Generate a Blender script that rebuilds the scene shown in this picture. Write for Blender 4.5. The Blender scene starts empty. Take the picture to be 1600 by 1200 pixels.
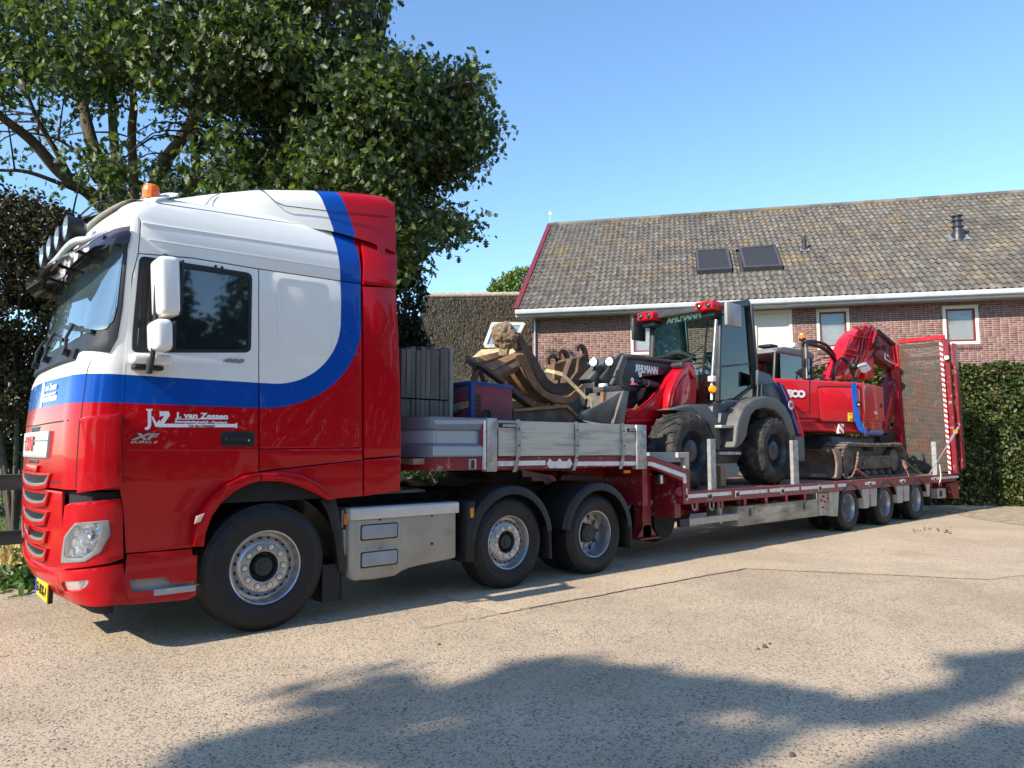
import bpy, bmesh, math, random
import numpy as np
from mathutils import Vector, Matrix, noise as mnoise
R = math.radians
rnd = random.Random(7)
scn = bpy.context.scene
COL = scn.collection

# ---------------------------------------------------------------- camera
F_PX, YAW, PITCH = 1125.7, 0.85315, 0.08908
CAM = Vector((-2.4434, -5.8632, 1.4879))
cy_, sy_, cp_, sp_ = math.cos(YAW), math.sin(YAW), math.cos(PITCH), math.sin(PITCH)
FW = Vector((cy_*cp_, sy_*cp_, sp_)); RT = Vector((sy_, -cy_, 0)); UP = RT.cross(FW)
cd = bpy.data.cameras.new('camera'); cam = bpy.data.objects.new('camera', cd); COL.objects.link(cam)
cd.sensor_width = 36; cd.lens = F_PX*36/1600; cd.clip_start = .05; cd.clip_end = 2000
cam.matrix_world = Matrix(((RT.x, UP.x, -FW.x, CAM.x), (RT.y, UP.y, -FW.y, CAM.y), (RT.z, UP.z, -FW.z, CAM.z), (0, 0, 0, 1)))
scn.camera = cam

# ---------------------------------------------------------------- light
SUN_EL, SUN_AZ = R(35), R(180-0.9)          # direction towards the sun, azimuth from +X
SUN = Vector((math.cos(SUN_EL)*math.cos(SUN_AZ), math.cos(SUN_EL)*math.sin(SUN_AZ), math.sin(SUN_EL)))
w = bpy.data.worlds.new('World'); scn.world = w; w.use_nodes = True
nt = w.node_tree; bg = nt.nodes['Background']
sky = nt.nodes.new('ShaderNodeTexSky'); sky.sky_type = 'NISHITA'; sky.sun_disc = False
sky.sun_elevation = SUN_EL; sky.sun_rotation = math.pi/2 - SUN_AZ
sky.air_density = 1.0; sky.dust_density = .1; sky.ozone_density = 3.0
tn = nt.nodes.new('ShaderNodeMix'); tn.data_type = 'RGBA'; tn.blend_type = 'MULTIPLY'; tn.inputs[0].default_value = 1; tn.inputs[7].default_value = (.89, .99, 1.03, 1); nt.links.new(sky.outputs[0], tn.inputs[6]); nt.links.new(tn.outputs[2], bg.inputs[0]); bg.inputs[1].default_value = .15
sl = bpy.data.lights.new('sun', 'SUN'); sl.energy = 4.1; sl.angle = R(.5); sl.color = (1, .92, .80)
so = bpy.data.objects.new('sun', sl); COL.objects.link(so); so.rotation_euler = SUN.to_track_quat('Z', 'Y').to_euler()
so.location = (-20, 0, 15)
vs = scn.view_settings; vs.view_transform = 'Standard'; vs.look = 'None'; vs.gamma = 1; vs.exposure = .98; vs.use_curve_mapping = False
scn.render.engine = 'CYCLES'

# ---------------------------------------------------------------- photo measurements -> points in the place
def ray(u, v): return FW + RT*((u-800)/F_PX) - UP*((v-600)/F_PX)
def S(u, v, y=0.0):                          # point of a plane parallel to the truck's side
    d = ray(u, v); return CAM + d*((y-CAM.y)/d.y)
def G(u, v, z=0.0):                          # point at a height
    d = ray(u, v); return CAM + d*((z-CAM.z)/d.z)
def X(u, v, x): d = ray(u, v); return CAM + d*((x-CAM.x)/d.x)
def D(u, v, t): return CAM + ray(u, v)*t     # point at a depth
def PL(u, v, p, n): d = ray(u, v); return CAM + d*((Vector(p)-CAM).dot(n)/d.dot(n))
def proj(P):
    d = Vector(P)-CAM; z = d.dot(FW); return 800+F_PX*d.dot(RT)/z, 600-F_PX*d.dot(UP)/z

# ---------------------------------------------------------------- materials
MATS = {}
def C4(c): return (c[0], c[1], c[2], 1)
def pm(name, col, rough=.5, metal=0, var=.12, scale=6, bump=0, bscale=60, coat=0, dirt=None, damt=.5, dscale=3, spec=.5, trans=0, ior=1.45, stretch=None, dsharp=.12, col2=None, detail=5, alpha=1):
    if name in MATS: return MATS[name]
    m = bpy.data.materials.new(name); m.use_nodes = True; N = m.node_tree.nodes; L = m.node_tree.links
    b = N['Principled BSDF']; b.inputs['Roughness'].default_value = rough; b.inputs['Metallic'].default_value = metal
    b.inputs['Coat Weight'].default_value = coat; b.inputs['Coat Roughness'].default_value = .04
    b.inputs['Specular IOR Level'].default_value = spec; b.inputs['Transmission Weight'].default_value = trans; b.inputs['IOR'].default_value = ior
    b.inputs['Alpha'].default_value = alpha
    tc = N.new('ShaderNodeTexCoord'); mp = N.new('ShaderNodeMapping'); L.new(tc.outputs['Object'], mp.inputs[0])
    if stretch: mp.inputs['Scale'].default_value = stretch
    nz = N.new('ShaderNodeTexNoise'); nz.inputs['Scale'].default_value = scale; nz.inputs['Detail'].default_value = detail; L.new(mp.outputs[0], nz.inputs[0])
    mx = N.new('ShaderNodeMix'); mx.data_type = 'RGBA'
    c2 = col2 or tuple(min(1, c*(1+var)) for c in col)
    mx.inputs[6].default_value = C4([c*(1-var) for c in col]); mx.inputs[7].default_value = C4(c2)
    cr = N.new('ShaderNodeMapRange'); cr.inputs[1].default_value = .3; cr.inputs[2].default_value = .7
    L.new(nz.outputs[0], cr.inputs[0]); L.new(cr.outputs[0], mx.inputs[0]); out = mx.outputs[2]
    if dirt:
        n2 = N.new('ShaderNodeTexNoise'); n2.inputs['Scale'].default_value = dscale; n2.inputs['Detail'].default_value = 8; n2.inputs['Roughness'].default_value = .65
        L.new(mp.outputs[0], n2.inputs[0]); r2 = N.new('ShaderNodeMapRange'); r2.inputs[1].default_value = 1-damt-dsharp; r2.inputs[2].default_value = 1-damt+dsharp
        L.new(n2.outputs[0], r2.inputs[0]); m2 = N.new('ShaderNodeMix'); m2.data_type = 'RGBA'; L.new(r2.outputs[0], m2.inputs[0]); L.new(out, m2.inputs[6]); m2.inputs[7].default_value = C4(dirt)
        out = m2.outputs[2]
        mr = N.new('ShaderNodeMix'); mr.data_type = 'FLOAT'; L.new(r2.outputs[0], mr.inputs[0]); mr.inputs[2].default_value = rough; mr.inputs[3].default_value = .85; L.new(mr.outputs[0], b.inputs['Roughness'])
    L.new(out, b.inputs['Base Color'])
    if bump:
        n3 = N.new('ShaderNodeTexNoise'); n3.inputs['Scale'].default_value = bscale; n3.inputs['Detail'].default_value = 4; L.new(mp.outputs[0], n3.inputs[0])
        bp = N.new('ShaderNodeBump'); bp.inputs['Strength'].default_value = 1; bp.inputs['Distance'].default_value = bump; L.new(n3.outputs[0], bp.inputs['Height']); L.new(bp.outputs[0], b.inputs['Normal'])
    MATS[name] = m; return m

# ---------------------------------------------------------------- objects
ORG = {}
def tag(o, label=None, cat=None, group=None, kind=None):
    if label: o['label'] = label
    if cat: o['category'] = cat
    if group: o['group'] = group
    if kind: o['kind'] = kind
    return o
def thing(name, loc, label, cat, group=None):
    o = bpy.data.objects.new(name, None); COL.objects.link(o); o.location = loc; o.empty_display_size = .2
    ORG[o.name] = Vector(loc); return tag(o, label, cat, group)
def link(name, me, mat, parent=None, org=None):
    """me is in world coordinates; it is stored relative to its parent's (or its own) origin."""
    o = bpy.data.objects.new(name, me); COL.objects.link(o)
    if mat is not None:
        for m in (mat if isinstance(mat, (list, tuple)) else [mat]): me.materials.append(m)
    if parent is not None:
        o.parent = parent; O = ORG[parent.name]
        me.transform(Matrix.Translation(-O)); ORG[o.name] = O
    else:
        O = Vector(org) if org is not None else Vector((0, 0, 0)); me.transform(Matrix.Translation(-O)); o.location = O; ORG[o.name] = O
    return o
def inst(name, me, parent, M, mat=None):
    """shares mesh data; M is the world matrix"""
    o = bpy.data.objects.new(name, me); COL.objects.link(o)
    o.parent = parent; o.matrix_local = Matrix.Translation(-ORG[parent.name]) @ M if parent is not None else M
    return o
def copy_tree(o, parent=None, off=None):
    c = o.copy(); COL.objects.link(c)
    if parent is not None: c.parent = parent
    if off is not None: c.location = o.location + Vector(off)
    for ch in o.children: copy_tree(ch, c)
    ORG[c.name] = ORG.get(o.name, Vector())+ (Vector(off) if off is not None else Vector())
    return c

class MB:
    def __init__(s): s.bm = bmesh.new(); s.T = Matrix()
    def _v(s, p): return s.bm.verts.new(s.T @ Vector(p))
    def face(s, pts, mi=0):
        f = s.bm.faces.new([s._v(p) for p in pts]); f.material_index = mi; return f
    def poly(s, verts, faces, mi=0):
        vs_ = [s._v(p) for p in verts]
        for f in faces:
            try: q = s.bm.faces.new([vs_[i] for i in f]); q.material_index = mi
            except ValueError: pass
        return s
    def box(s, c, d, M=None, mi=0, taper=1):
        c = Vector(c); v = []
        for z in (-.5, .5):
            k = taper if z > 0 else 1
            for x, y in ((-.5, -.5), (.5, -.5), (.5, .5), (-.5, .5)):
                p = Vector((x*d[0]*k, y*d[1]*k, z*d[2])); v.append(c + (M @ p if M else p))
        return s.poly(v, [(3, 2, 1, 0), (4, 5, 6, 7), (0, 1, 5, 4), (1, 2, 6, 5), (2, 3, 7, 6), (3, 0, 4, 7)], mi)
    def bx(s, x0, x1, y0, y1, z0, z1, mi=0): return s.box(((x0+x1)/2, (y0+y1)/2, (z0+z1)/2), (abs(x1-x0), abs(y1-y0), abs(z1-z0)), None, mi)
    def beam(s, a, b, w_, h, up=(0, 0, 1), mi=0, taper=1):
        a, b = Vector(a), Vector(b); z = (b-a); l = z.length; z.normalize(); up = Vector(up)
        x = up.cross(z)
        if x.length < 1e-4: x = Vector((1, 0, 0)).cross(z)
        x.normalize(); y = z.cross(x); M = Matrix((x, y, z)).transposed()
        return s.box((a+b)/2, (w_, h, l), M, mi, taper)
    def prism(s, pts, dv, mi=0):
        """pts: closed 3-D outline; dv: extrusion vector"""
        dv = Vector(dv); n = len(pts); a = [Vector(p) for p in pts]; v = a+[p+dv for p in a]
        return s.poly(v, [tuple(range(n)), tuple(range(2*n-1, n-1, -1))]+[(i, i+n, (i+1) % n+n, (i+1) % n) for i in range(n)], mi)
    def cyl(s, a, b, r0, r1=None, n=16, caps=True, mi=0):
        r1 = r0 if r1 is None else r1; a, b = Vector(a), Vector(b); z = (b-a).normalized()
        x = z.orthogonal().normalized(); y = z.cross(x); v = []
        for p, r in ((a, r0), (b, r1)):
            for i in range(n):
                t = 2*math.pi*i/n; v.append(p+(x*math.cos(t)+y*math.sin(t))*r)
        f = [(i, (i+1) % n, n+(i+1) % n, n+i) for i in range(n)]
        if caps: f += [tuple(range(n-1, -1, -1)), tuple(range(n, 2*n))]
        return s.poly(v, f, mi)
    def tube(s, pts, r, n=8, mi=0, caps=True):
        pts = [Vector(p) for p in pts]; v = []; m = len(pts); prev = None
        rr = r if isinstance(r, (list, tuple)) else [r]*m
        for i, p in enumerate(pts):
            t = (pts[min(i+1, m-1)]-pts[max(i-1, 0)]).normalized()
            x = (prev - t*prev.dot(t)) if prev is not None else t.orthogonal()
            if x.length < 1e-5: x = t.orthogonal()
            x.normalize(); prev = x; y = t.cross(x)
            for k in range(n):
                a = 2*math.pi*k/n; v.append(p+(x*math.cos(a)+y*math.sin(a))*rr[i])
        f = [(i*n+k, i*n+(k+1) % n, (i+1)*n+(k+1) % n, (i+1)*n+k) for i in range(m-1) for k in range(n)]
        if caps: f += [tuple(range(n-1, -1, -1)), tuple(range((m-1)*n, m*n))]
        return s.poly(v, f, mi)
    def lathe(s, prof, o, ax, n=32, mi=0, closed=False):
        """prof: (radius, along-axis) pairs"""
        o, ax = Vector(o), Vector(ax).normalized(); x = ax.orthogonal().normalized(); y = ax.cross(x); v = []
        for r, h in prof:
            for i in range(n):
                t = 2*math.pi*i/n; v.append(o+ax*h+(x*math.cos(t)+y*math.sin(t))*r)
        m = len(prof); rg = range(m if closed else m-1)
        return s.poly(v, [(i*n+k, i*n+(k+1) % n, ((i+1) % m)*n+(k+1) % n, ((i+1) % m)*n+k) for i in rg for k in range(n)], mi)
    def grid(s, fn, nu, nv, mi=0, flip=False):
        v = [fn(i/nu, j/nv) for i in range(nu+1) for j in range(nv+1)]
        f = []
        for i in range(nu):
            for j in range(nv):
                q = (i*(nv+1)+j, (i+1)*(nv+1)+j, (i+1)*(nv+1)+j+1, i*(nv+1)+j+1)
                f.append(q[::-1] if flip else q)
        return s.poly(v, f, mi)
    def bevel(s, w_=.01, seg=2, ang=35):
        bmesh.ops.remove_doubles(s.bm, verts=s.bm.verts, dist=1e-5)
        es = [e for e in s.bm.edges if len(e.link_faces) == 2 and e.calc_face_angle(0) > R(ang)]
        if es: bmesh.ops.bevel(s.bm, geom=es, offset=w_, segments=seg, profile=.5, affect='EDGES', clamp_overlap=True)
        return s
    def build(s, name, mat, parent=None, smooth=35, org=None, recalc=True, weld=True):
        bm = s.bm
        if weld: bmesh.ops.remove_doubles(bm, verts=bm.verts, dist=1e-5)
        if recalc: bmesh.ops.recalc_face_normals(bm, faces=bm.faces)
        me = bpy.data.meshes.new(name); bm.to_mesh(me); bm.free()
        if smooth:
            me.polygons.foreach_set('use_smooth', [True]*len(me.polygons)); me.set_sharp_from_angle(angle=R(smooth))
        return link(name, me, mat, parent, org)
def rawmesh(name, V, Fc, mat, parent=None, org=None, smooth=False, mi=None, nper=None):
    V = np.asarray(V, np.float32); me = bpy.data.meshes.new(name)
    if isinstance(Fc, np.ndarray):
        n, k = Fc.shape; me.vertices.add(len(V)); me.vertices.foreach_set('co', V.ravel()); me.loops.add(n*k); me.loops.foreach_set('vertex_index', Fc.astype(np.int32).ravel())
        me.polygons.add(n); me.polygons.foreach_set('loop_start', np.arange(0, n*k, k, dtype=np.int32)); me.update(calc_edges=True)
    else: me.from_pydata([tuple(map(float, v)) for v in V], [], Fc); me.update()
    if mi is not None: me.polygons.foreach_set('material_index', np.asarray(mi, np.int32))
    if smooth: me.polygons.foreach_set('use_smooth', [True]*len(me.polygons))
    return link(name, me, mat, parent, org)
def text(name, body, o, ux, uy, h, mat, parent, d=.002, wid=None, shear=0, bold=0, sp=1.0):
    """letters as thin geometry; o = lower left corner, ux/uy = unit directions in the plane, h = cap height, wid = total width"""
    cu = bpy.data.curves.new(name, 'FONT'); cu.body = body; cu.size = 1; cu.extrude = .01; cu.shear = shear; cu.offset = bold; cu.resolution_u = 3; cu.space_character = sp
    ob = bpy.data.objects.new('tmp', cu); COL.objects.link(ob); bpy.context.view_layer.update()
    me = bpy.data.meshes.new_from_object(ob.evaluated_get(bpy.context.evaluated_depsgraph_get())); bpy.data.objects.remove(ob); bpy.data.curves.remove(cu)
    co = np.empty(len(me.vertices)*3, np.float32); me.vertices.foreach_get('co', co); co = co.reshape(-1, 3)
    x0, x1, y1 = co[:, 0].min(), co[:, 0].max(), .70
    sy = h/y1; sx = (wid/(x1-x0)) if wid else sy
    ux, uy = Vector(ux).normalized(), Vector(uy).normalized(); n = ux.cross(uy)
    for v in me.vertices:
        c = v.co; v.co = Vector(o)+ux*((c.x-x0)*sx)+uy*(c.y*sy)+n*(d if c.z > 0 else -.001)
    me.materials.clear()
    return link(name, me, mat, parent)
# ================================================================ SETTING
def concrete(name, c1, c2, pebble=.5, agg=1.0):
    m = bpy.data.materials.new(name); m.use_nodes = True; N = m.node_tree.nodes; L = m.node_tree.links; b = N['Principled BSDF']
    b.inputs['Roughness'].default_value = .85; b.inputs['Specular IOR Level'].default_value = .3
    g = N.new('ShaderNodeTexCoord')
    def noise(sc, det=6, ro=.6):
        n = N.new('ShaderNodeTexNoise'); n.inputs['Scale'].default_value = sc; n.inputs['Detail'].default_value = det; n.inputs['Roughness'].default_value = ro; L.new(g.outputs['Object'], n.inputs[0]); return n
    def mix(f, a, b_):
        x = N.new('ShaderNodeMix'); x.data_type = 'RGBA'
        for s_, v in ((0, f), (6, a), (7, b_)):
            if hasattr(v, 'links'): L.new(v, x.inputs[s_])
            else: x.inputs[s_].default_value = v if s_ == 0 else C4(v)
        return x.outputs[2]
    def ramp(v, a, b_, lo=0, hi=1):
        x = N.new('ShaderNodeMapRange'); x.inputs[1].default_value = a; x.inputs[2].default_value = b_; x.inputs[3].default_value = lo; x.inputs[4].default_value = hi; L.new(v, x.inputs[0]); return x.outputs[0]
    base = mix(ramp(noise(.7).outputs[0], .35, .65), c1, c2)
    base = mix(ramp(noise(2.4, 10, .75).outputs[0], .56, .72, 0, .45), base, [c*.62 for c in c1])
    base = mix(ramp(noise(.35, 8, .7).outputs[0], .52, .66, 0, .5), base, (.54, .42, .28))
    base = mix(ramp(noise(1.3, 9, .72).outputs[0], .60, .70, 0, .35), base, [c*.38 for c in c1])
    hs = None
    for sc, th, amt in ((48, .33, 1.0), (88, .36, .95)):
        vo = N.new('ShaderNodeTexVoronoi'); vo.inputs['Scale'].default_value = sc; vo.inputs['Randomness'].default_value = 1; L.new(g.outputs['Object'], vo.inputs[0])
        peb = ramp(vo.outputs['Distance'], th+.10, th+.02, 0, amt)
        sel = N.new('ShaderNodeSeparateColor'); L.new(vo.outputs['Color'], sel.inputs[0])
        cr = N.new('ShaderNodeValToRGB'); e = cr.color_ramp.elements
        e[0].position = 0; e[0].color = C4((.05, .045, .04)); e[1].position = 1; e[1].color = C4((.58, .50, .39))
        for p_, c_ in ((.22, (.12, .105, .09)), (.42, (.21, .18, .145)), (.6, (.44, .36, .26)), (.8, (.25, .17, .11))):
            q = e.new(p_); q.color = C4(c_)
        L.new(sel.outputs[0], cr.inputs[0])
        keep = ramp(sel.outputs[1], 1-pebble, 1-pebble+.02)
        mu = N.new('ShaderNodeMath'); mu.operation = 'MULTIPLY'; L.new(peb, mu.inputs[0]); L.new(keep, mu.inputs[1])
        m3 = N.new('ShaderNodeMath'); m3.operation = 'MULTIPLY'; L.new(mu.outputs[0], m3.inputs[0]); L.new(ramp(noise(3.2, 3).outputs[0], .3, .6, .5, 1), m3.inputs[1])
        base = mix(m3.outputs[0], base, cr.outputs[0])
        if hs is None: hs = m3.outputs[0]
    L.new(base, b.inputs['Base Color'])
    bp = N.new('ShaderNodeBump'); bp.inputs['Distance'].default_value = .006*agg; bp.inputs['Strength'].default_value = .8; L.new(hs, bp.inputs['Height'])
    b2 = N.new('ShaderNodeBump'); b2.inputs['Distance'].default_value = .012; b2.inputs['Strength'].default_value = .5; L.new(noise(45, 6, .7).outputs[0], b2.inputs['Height']); L.new(bp.outputs[0], b2.inputs['Normal'])
    L.new(b2.outputs[0], b.inputs['Normal']); return m
M_conc = concrete('concrete_aggregate', (.40, .30, .20), (.52, .40, .275), .88)
M_conc2 = concrete('concrete_smooth', (.43, .325, .22), (.53, .405, .275), .55, .5)
M_soil = pm('soil', (.20, .16, .10), .95, var=.4, scale=4, bump=.02, bscale=30)
M_sand = pm('sand', (.42, .33, .22), .95, var=.25, scale=3, bump=.03, bscale=25, dirt=(.2, .15, .1), damt=.45, dscale=6)
M_grassb = pm('grass_base', (.09, .12, .035), .95, var=.4, scale=5, bump=.03, bscale=40)

def sheet(name, pts, z, mat, sub=0):
    m = MB(); m.face([(p[0], p[1], z) for p in pts])
    if sub: bmesh.ops.subdivide_edges(m.bm, edges=m.bm.edges, cuts=sub, use_grid_fill=True)
    o = m.build(name, mat, smooth=0); return tag(o, kind='structure')
sheet('ground', [(-700, -700), (900, -700), (900, 900), (-700, 900)], -.012, M_grassb)
YA = [(-40, -30), (60, -30), (60, -12), G(1760, 800)[:2], G(1600, 803)[:2], G(1545, 800)[:2], (12, 4.2), (3, 4.0), (-.6, 3.6), (-1.9, 3.55), (-6, 3.5), (-40, 3.2)]
sheet('concrete_yard', YA, 0, M_conc)
g0, g1, g2 = G(826, 951), G(1165, 889), G(1545, 906)
def jag(a, b, w_, n=60, amp=.012, seed=1):
    q = random.Random(seed); a, b = Vector(a), Vector(b); d = (b-a).normalized(); nn = Vector((-d.y, d.x, 0)); L_, R_ = [], []
    off = 0
    for i in range(n+1):
        off = off*.7 + q.uniform(-amp, amp); p = a.lerp(b, i/n) + nn*off; k = w_*q.uniform(.35, 1.1)
        L_.append(p+nn*k); R_.append(p-nn*k)
    return L_, R_
sl_ = [(g0.x-.35, g0.y), g1[:2], g2[:2], (30, -9), (30, 3.9), (12, 4.0), (2.2, 3.9)]
sheet('concrete_slab', sl_, .004, M_conc2)
mj = MB()
for a, b, ww, sd in ((g0, g1, .014, 1), (g1, g2, .006, 2), (g0, g0-Vector((1.2, -.02, 0)), .006, 3)):
    l_, r_ = jag(a, b, ww, seed=sd)
    for i in range(len(l_)-1): mj.face([(l_[i].x, l_[i].y, .008), (l_[i+1].x, l_[i+1].y, .008), (r_[i+1].x, r_[i+1].y, .008), (r_[i].x, r_[i].y, .008)])
tag(mj.build('slab_joint', pm('joint_dark', (.14, .115, .085), .95, var=.4, scale=20), smooth=0, recalc=False), kind='structure')
sheet('sand_verge', [G(1440, 790)[:2], G(1478, 801)[:2], G(1530, 812)[:2], G(1600, 822)[:2], G(1700, 822)[:2], (30, -9), (32, 2), (16, 9)], .010, M_sand)
# grass and bed beyond the fence
sheet('grass_verge', [(-40, 3.62), (-1.9, 3.65), (3, 4.1), (12, 4.3), (16, 8), (12, 16), (-40, 16)], .006, M_grassb)

# ---------------------------------------------------------------- foliage
def leafmat(name, cols, rough=.42, trans=.35):
    m = bpy.data.materials.new(name); m.use_nodes = True; N = m.node_tree.nodes; L = m.node_tree.links; b = N['Principled BSDF']; out = N['Material Output']
    ge = N.new('ShaderNodeNewGeometry'); oi = N.new('ShaderNodeObjectInfo'); ad = N.new('ShaderNodeMath'); ad.operation = 'ADD'; L.new(ge.outputs['Random Per Island'], ad.inputs[0]); L.new(oi.outputs['Random'], ad.inputs[1])
    fr = N.new('ShaderNodeMath'); fr.operation = 'FRACT'; L.new(ad.outputs[0], fr.inputs[0])
    cr = N.new('ShaderNodeValToRGB'); e = cr.color_ramp.elements; n = len(cols)
    e[0].color = C4(cols[0]); e[1].color = C4(cols[-1])
    for i in range(1, n-1): q = e.new(i/(n-1)); q.color = C4(cols[i])
    L.new(fr.outputs[0], cr.inputs[0]); L.new(cr.outputs[0], b.inputs['Base Color']); b.inputs['Roughness'].default_value = rough; b.inputs['Specular IOR Level'].default_value = .5
    t = N.new('ShaderNodeBsdfTranslucent'); ms = N.new('ShaderNodeMixShader'); ms.inputs[0].default_value = trans
    g = N.new('ShaderNodeMix'); g.data_type = 'RGBA'; g.blend_type = 'MULTIPLY'; g.inputs[0].default_value = 1; L.new(cr.outputs[0], g.inputs[6]); g.inputs[7].default_value = (1.6, 1.9, .6, 1); L.new(g.outputs[2], t.inputs[0])
    L.new(b.outputs[0], ms.inputs[1]); L.new(t.outputs[0], ms.inputs[2]); L.new(ms.outputs[0], out.inputs[0]); return m
OAK = [(0, 0), (.10, .12), (.06, .2), (.36, .34), (.14, .42), (.46, .62), (.16, .66), (.28, .86), (0, 1)]
def leaf_template(kind):
    if kind == 'oak':
        h = [(x, y, x*.35) for x, y in OAK]; return np.array(h+[(-x, y, x*.35) for x, y, z in h], float), len(OAK)
    if kind == 'oval':
        h = [(0, 0, 0), (.26, .28, .08), (.24, .66, .07), (0, 1, -.08)]; return np.array(h+[(-x, y, z) for x, y, z in h], float), 4
    if kind == 'blade':
        return np.array([(-.05, 0, 0), (.05, 0, 0), (.02, .6, .05), (0, 1, .22)], float), 4
def leaves(name, P, size, kind, mat, parent, seed=1, droop=.5, svar=.35, out=None, kindtag=True, up=.0):
    q = np.random.RandomState(seed); n = len(P); P = np.asarray(P, float)
    T, k = leaf_template(kind); T = T.copy(); T[:, 1] -= 0
    d = q.normal(size=(n, 3)); d[:, 2] -= droop*2; d[:, 2] += up*2; d /= np.linalg.norm(d, axis=1)[:, None]          # leaf direction
    nn = q.normal(size=(n, 3)); nn[:, 2] += 1.2; nn -= (nn*d).sum(1)[:, None]*d; nn /= np.linalg.norm(nn, axis=1)[:, None]
    x = np.cross(d, nn); s = size*(1+svar*q.uniform(-1, 1, n))
    V = P[:, None, :] + s[:, None, None]*(T[None, :, 0:1]*x[:, None] + T[None, :, 1:2]*d[:, None] + T[None, :, 2:3]*nn[:, None])
    V = V.reshape(-1, 3); m = len(T)
    if kind == 'blade': F_ = (np.arange(n)[:, None]*m+np.arange(4)[None])
    else:
        a = np.arange(n)[:, None]*m
        F_ = np.concatenate([a+np.arange(k)[None], a+np.r_[k, np.arange(2*k-1, k, -1)][None]], 0)
        # weld midrib: second half uses the first half's base and tip
        F_[n:, 0] = a[:, 0]; F_[n:, 1] = a[:, 0]+k-1
        if kind == 'oak' or kind == 'oval':
            F_[n:] = np.concatenate([a, a+k-1, a+np.arange(2*k-2, k, -1)[None]], 1)
    o = rawmesh(name, V, F_, mat, parent)
    if kindtag: o['kind'] = 'stuff'
    return o
def inpoly(x, y, P):
    r = False; n = len(P)
    for i in range(n):
        x1, y1 = P[i]; x2, y2 = P[(i+1) % n]
        if (y1 > y) != (y2 > y) and x < (x2-x1)*(y-y1)/(y2-y1)+x1: r = not r
    return r
M_bark = pm('bark', (.105, .085, .062), .95, var=.4, scale=8, bump=.02, bscale=30, stretch=(1, 1, .3))
M_twig = pm('bark_twig', (.085, .07, .05), .9, var=.3)
# oak behind the cab
oak = thing('oak_tree', (D(215, 700, 14.2).x, D(215, 700, 14.2).y, 0), 'big spreading oak tree rising behind the truck cab', 'tree')
def Dp(u, v, t): return D(u, v, t)
limbs = [
 ([(232, 900, 14), (228, 700, 14), (222, 560, 14), (214, 450, 14), (205, 380, 14)], .34, .26),
 ([(205, 380, 14), (150, 310, 13.6), (95, 270, 13.2), (50, 220, 12.8), (0, 180, 12.4), (-60, 120, 12)], .17, .05),
 ([(205, 385, 14), (165, 290, 14), (140, 210, 14), (122, 130, 14.2), (100, 40, 14.4), (80, -60, 14.6)], .17, .06),
 ([(122, 300, 13.8), (90, 240, 13.4), (60, 190, 13.2), (40, 140, 13)], .07, .03),
 ([(208, 380, 14), (185, 270, 14.6), (176, 190, 15), (172, 90, 15.2), (160, -40, 15.6)], .13, .05),
 ([(215, 370, 14), (206, 220, 13.6), (208, 150, 13.4), (180, 60, 13.2), (185, -20, 13)], .1, .04),
 ([(212, 400, 14), (250, 270, 13.4), (285, 215, 13), (310, 170, 12.7), (330, 130, 12.5), (345, 40, 12.2)], .15, .05),
 ([(225, 420, 14), (300, 290, 14.4), (304, 235, 14.6), (306, 160, 15), (320, 60, 15.4)], .12, .05),
 ([(225, 430, 14), (330, 330, 13.6), (430, 270, 13), (520, 240, 12.6), (610, 225, 12.2), (690, 200, 12)], .17, .04),
 ([(225, 440, 14), (380, 330, 14.4), (500, 200, 14.8), (570, 130, 15), (600, 60, 15)], .16, .04),
 ([(420, 275, 13.1), (470, 180, 12.6), (500, 90, 12.3), (520, -10, 12)], .09, .03),
 ([(520, 240, 12.6), (600, 300, 12.3), (660, 340, 12.2), (700, 330, 12.1)], .06, .02),
 ([(600, 225, 12.2), (660, 160, 12), (700, 135, 11.9), (735, 128, 11.8)], .05, .015),
 ([(150, 310, 13.6), (90, 285, 12.8), (40, 268, 12.4), (0, 266, 12.2), (-40, 262, 12)], .05, .02),
 ([(150, 285, 13.8), (110, 230, 13), (60, 210, 12.7), (0, 205, 12.4)], .035, .012),
 ([(190, 330, 13.8), (120, 350, 12.8), (70, 400, 12.4), (30, 410, 12.2), (-10, 320, 12)], .05, .015),
]
mt = MB(); limbpts = []
def smoothpath(P, n=5):
    out = []; m = len(P)
    for i in range(m-1):
        p0, p1, p2, p3 = P[max(i-1, 0)], P[i], P[i+1], P[min(i+2, m-1)]
        for k in range(n):
            t = k/n; out.append(.5*((2*p1)+(p2-p0)*t+(2*p0-5*p1+4*p2-p3)*t*t+(3*p1-p0-3*p2+p3)*t**3))
    out.append(P[-1]); return out
for i, (pts, r0, r1) in enumerate(limbs):
    P = smoothpath([Dp(*p) for p in pts]); 
    if i == 0: P[0].z = -.1
    m = len(P); mt2 = MB() if i == 0 else mt
    rr = [r0+(r1-r0)*(k/(m-1))**.8 for k in range(m)]
    mt2.tube(P, rr, 9)
    if i == 0: mt2.build('trunk', M_bark, oak, 60)
    else: limbpts += [(p, r) for p, r in zip(P, rr)]
MASK = [(-140, -120), (640, -120), (595, 0), (598, 40), (570, 70), (600, 100), (650, 98), (690, 120), (735, 108), (762, 150), (745, 185), (780, 205), (752, 245), (735, 255), (745, 320), (735, 350), (690, 382), (660, 372), (640, 420), (600, 430), (420, 400), (250, 380), (160, 360), (60, 330), (-140, 330)]
GAPS = [(30, 235, 75, 60), (85, 300, 40, 28), (165, 205, 22, 38), (190, 180, 14, 30), (300, 250, 14, 26), (268, 222, 20, 26), (325, 205, 14, 14), (120, 175, 18, 14), (60, 140, 12, 10), (20, 318, 60, 30), (265, 100, 10, 12), (10, 170, 30, 14), (590, 20, 10, 20), (700, 290, 18, 10), (240, 300, 16, 20)]
clusters = []; tries = 0
q_ = random.Random(11)
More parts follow.
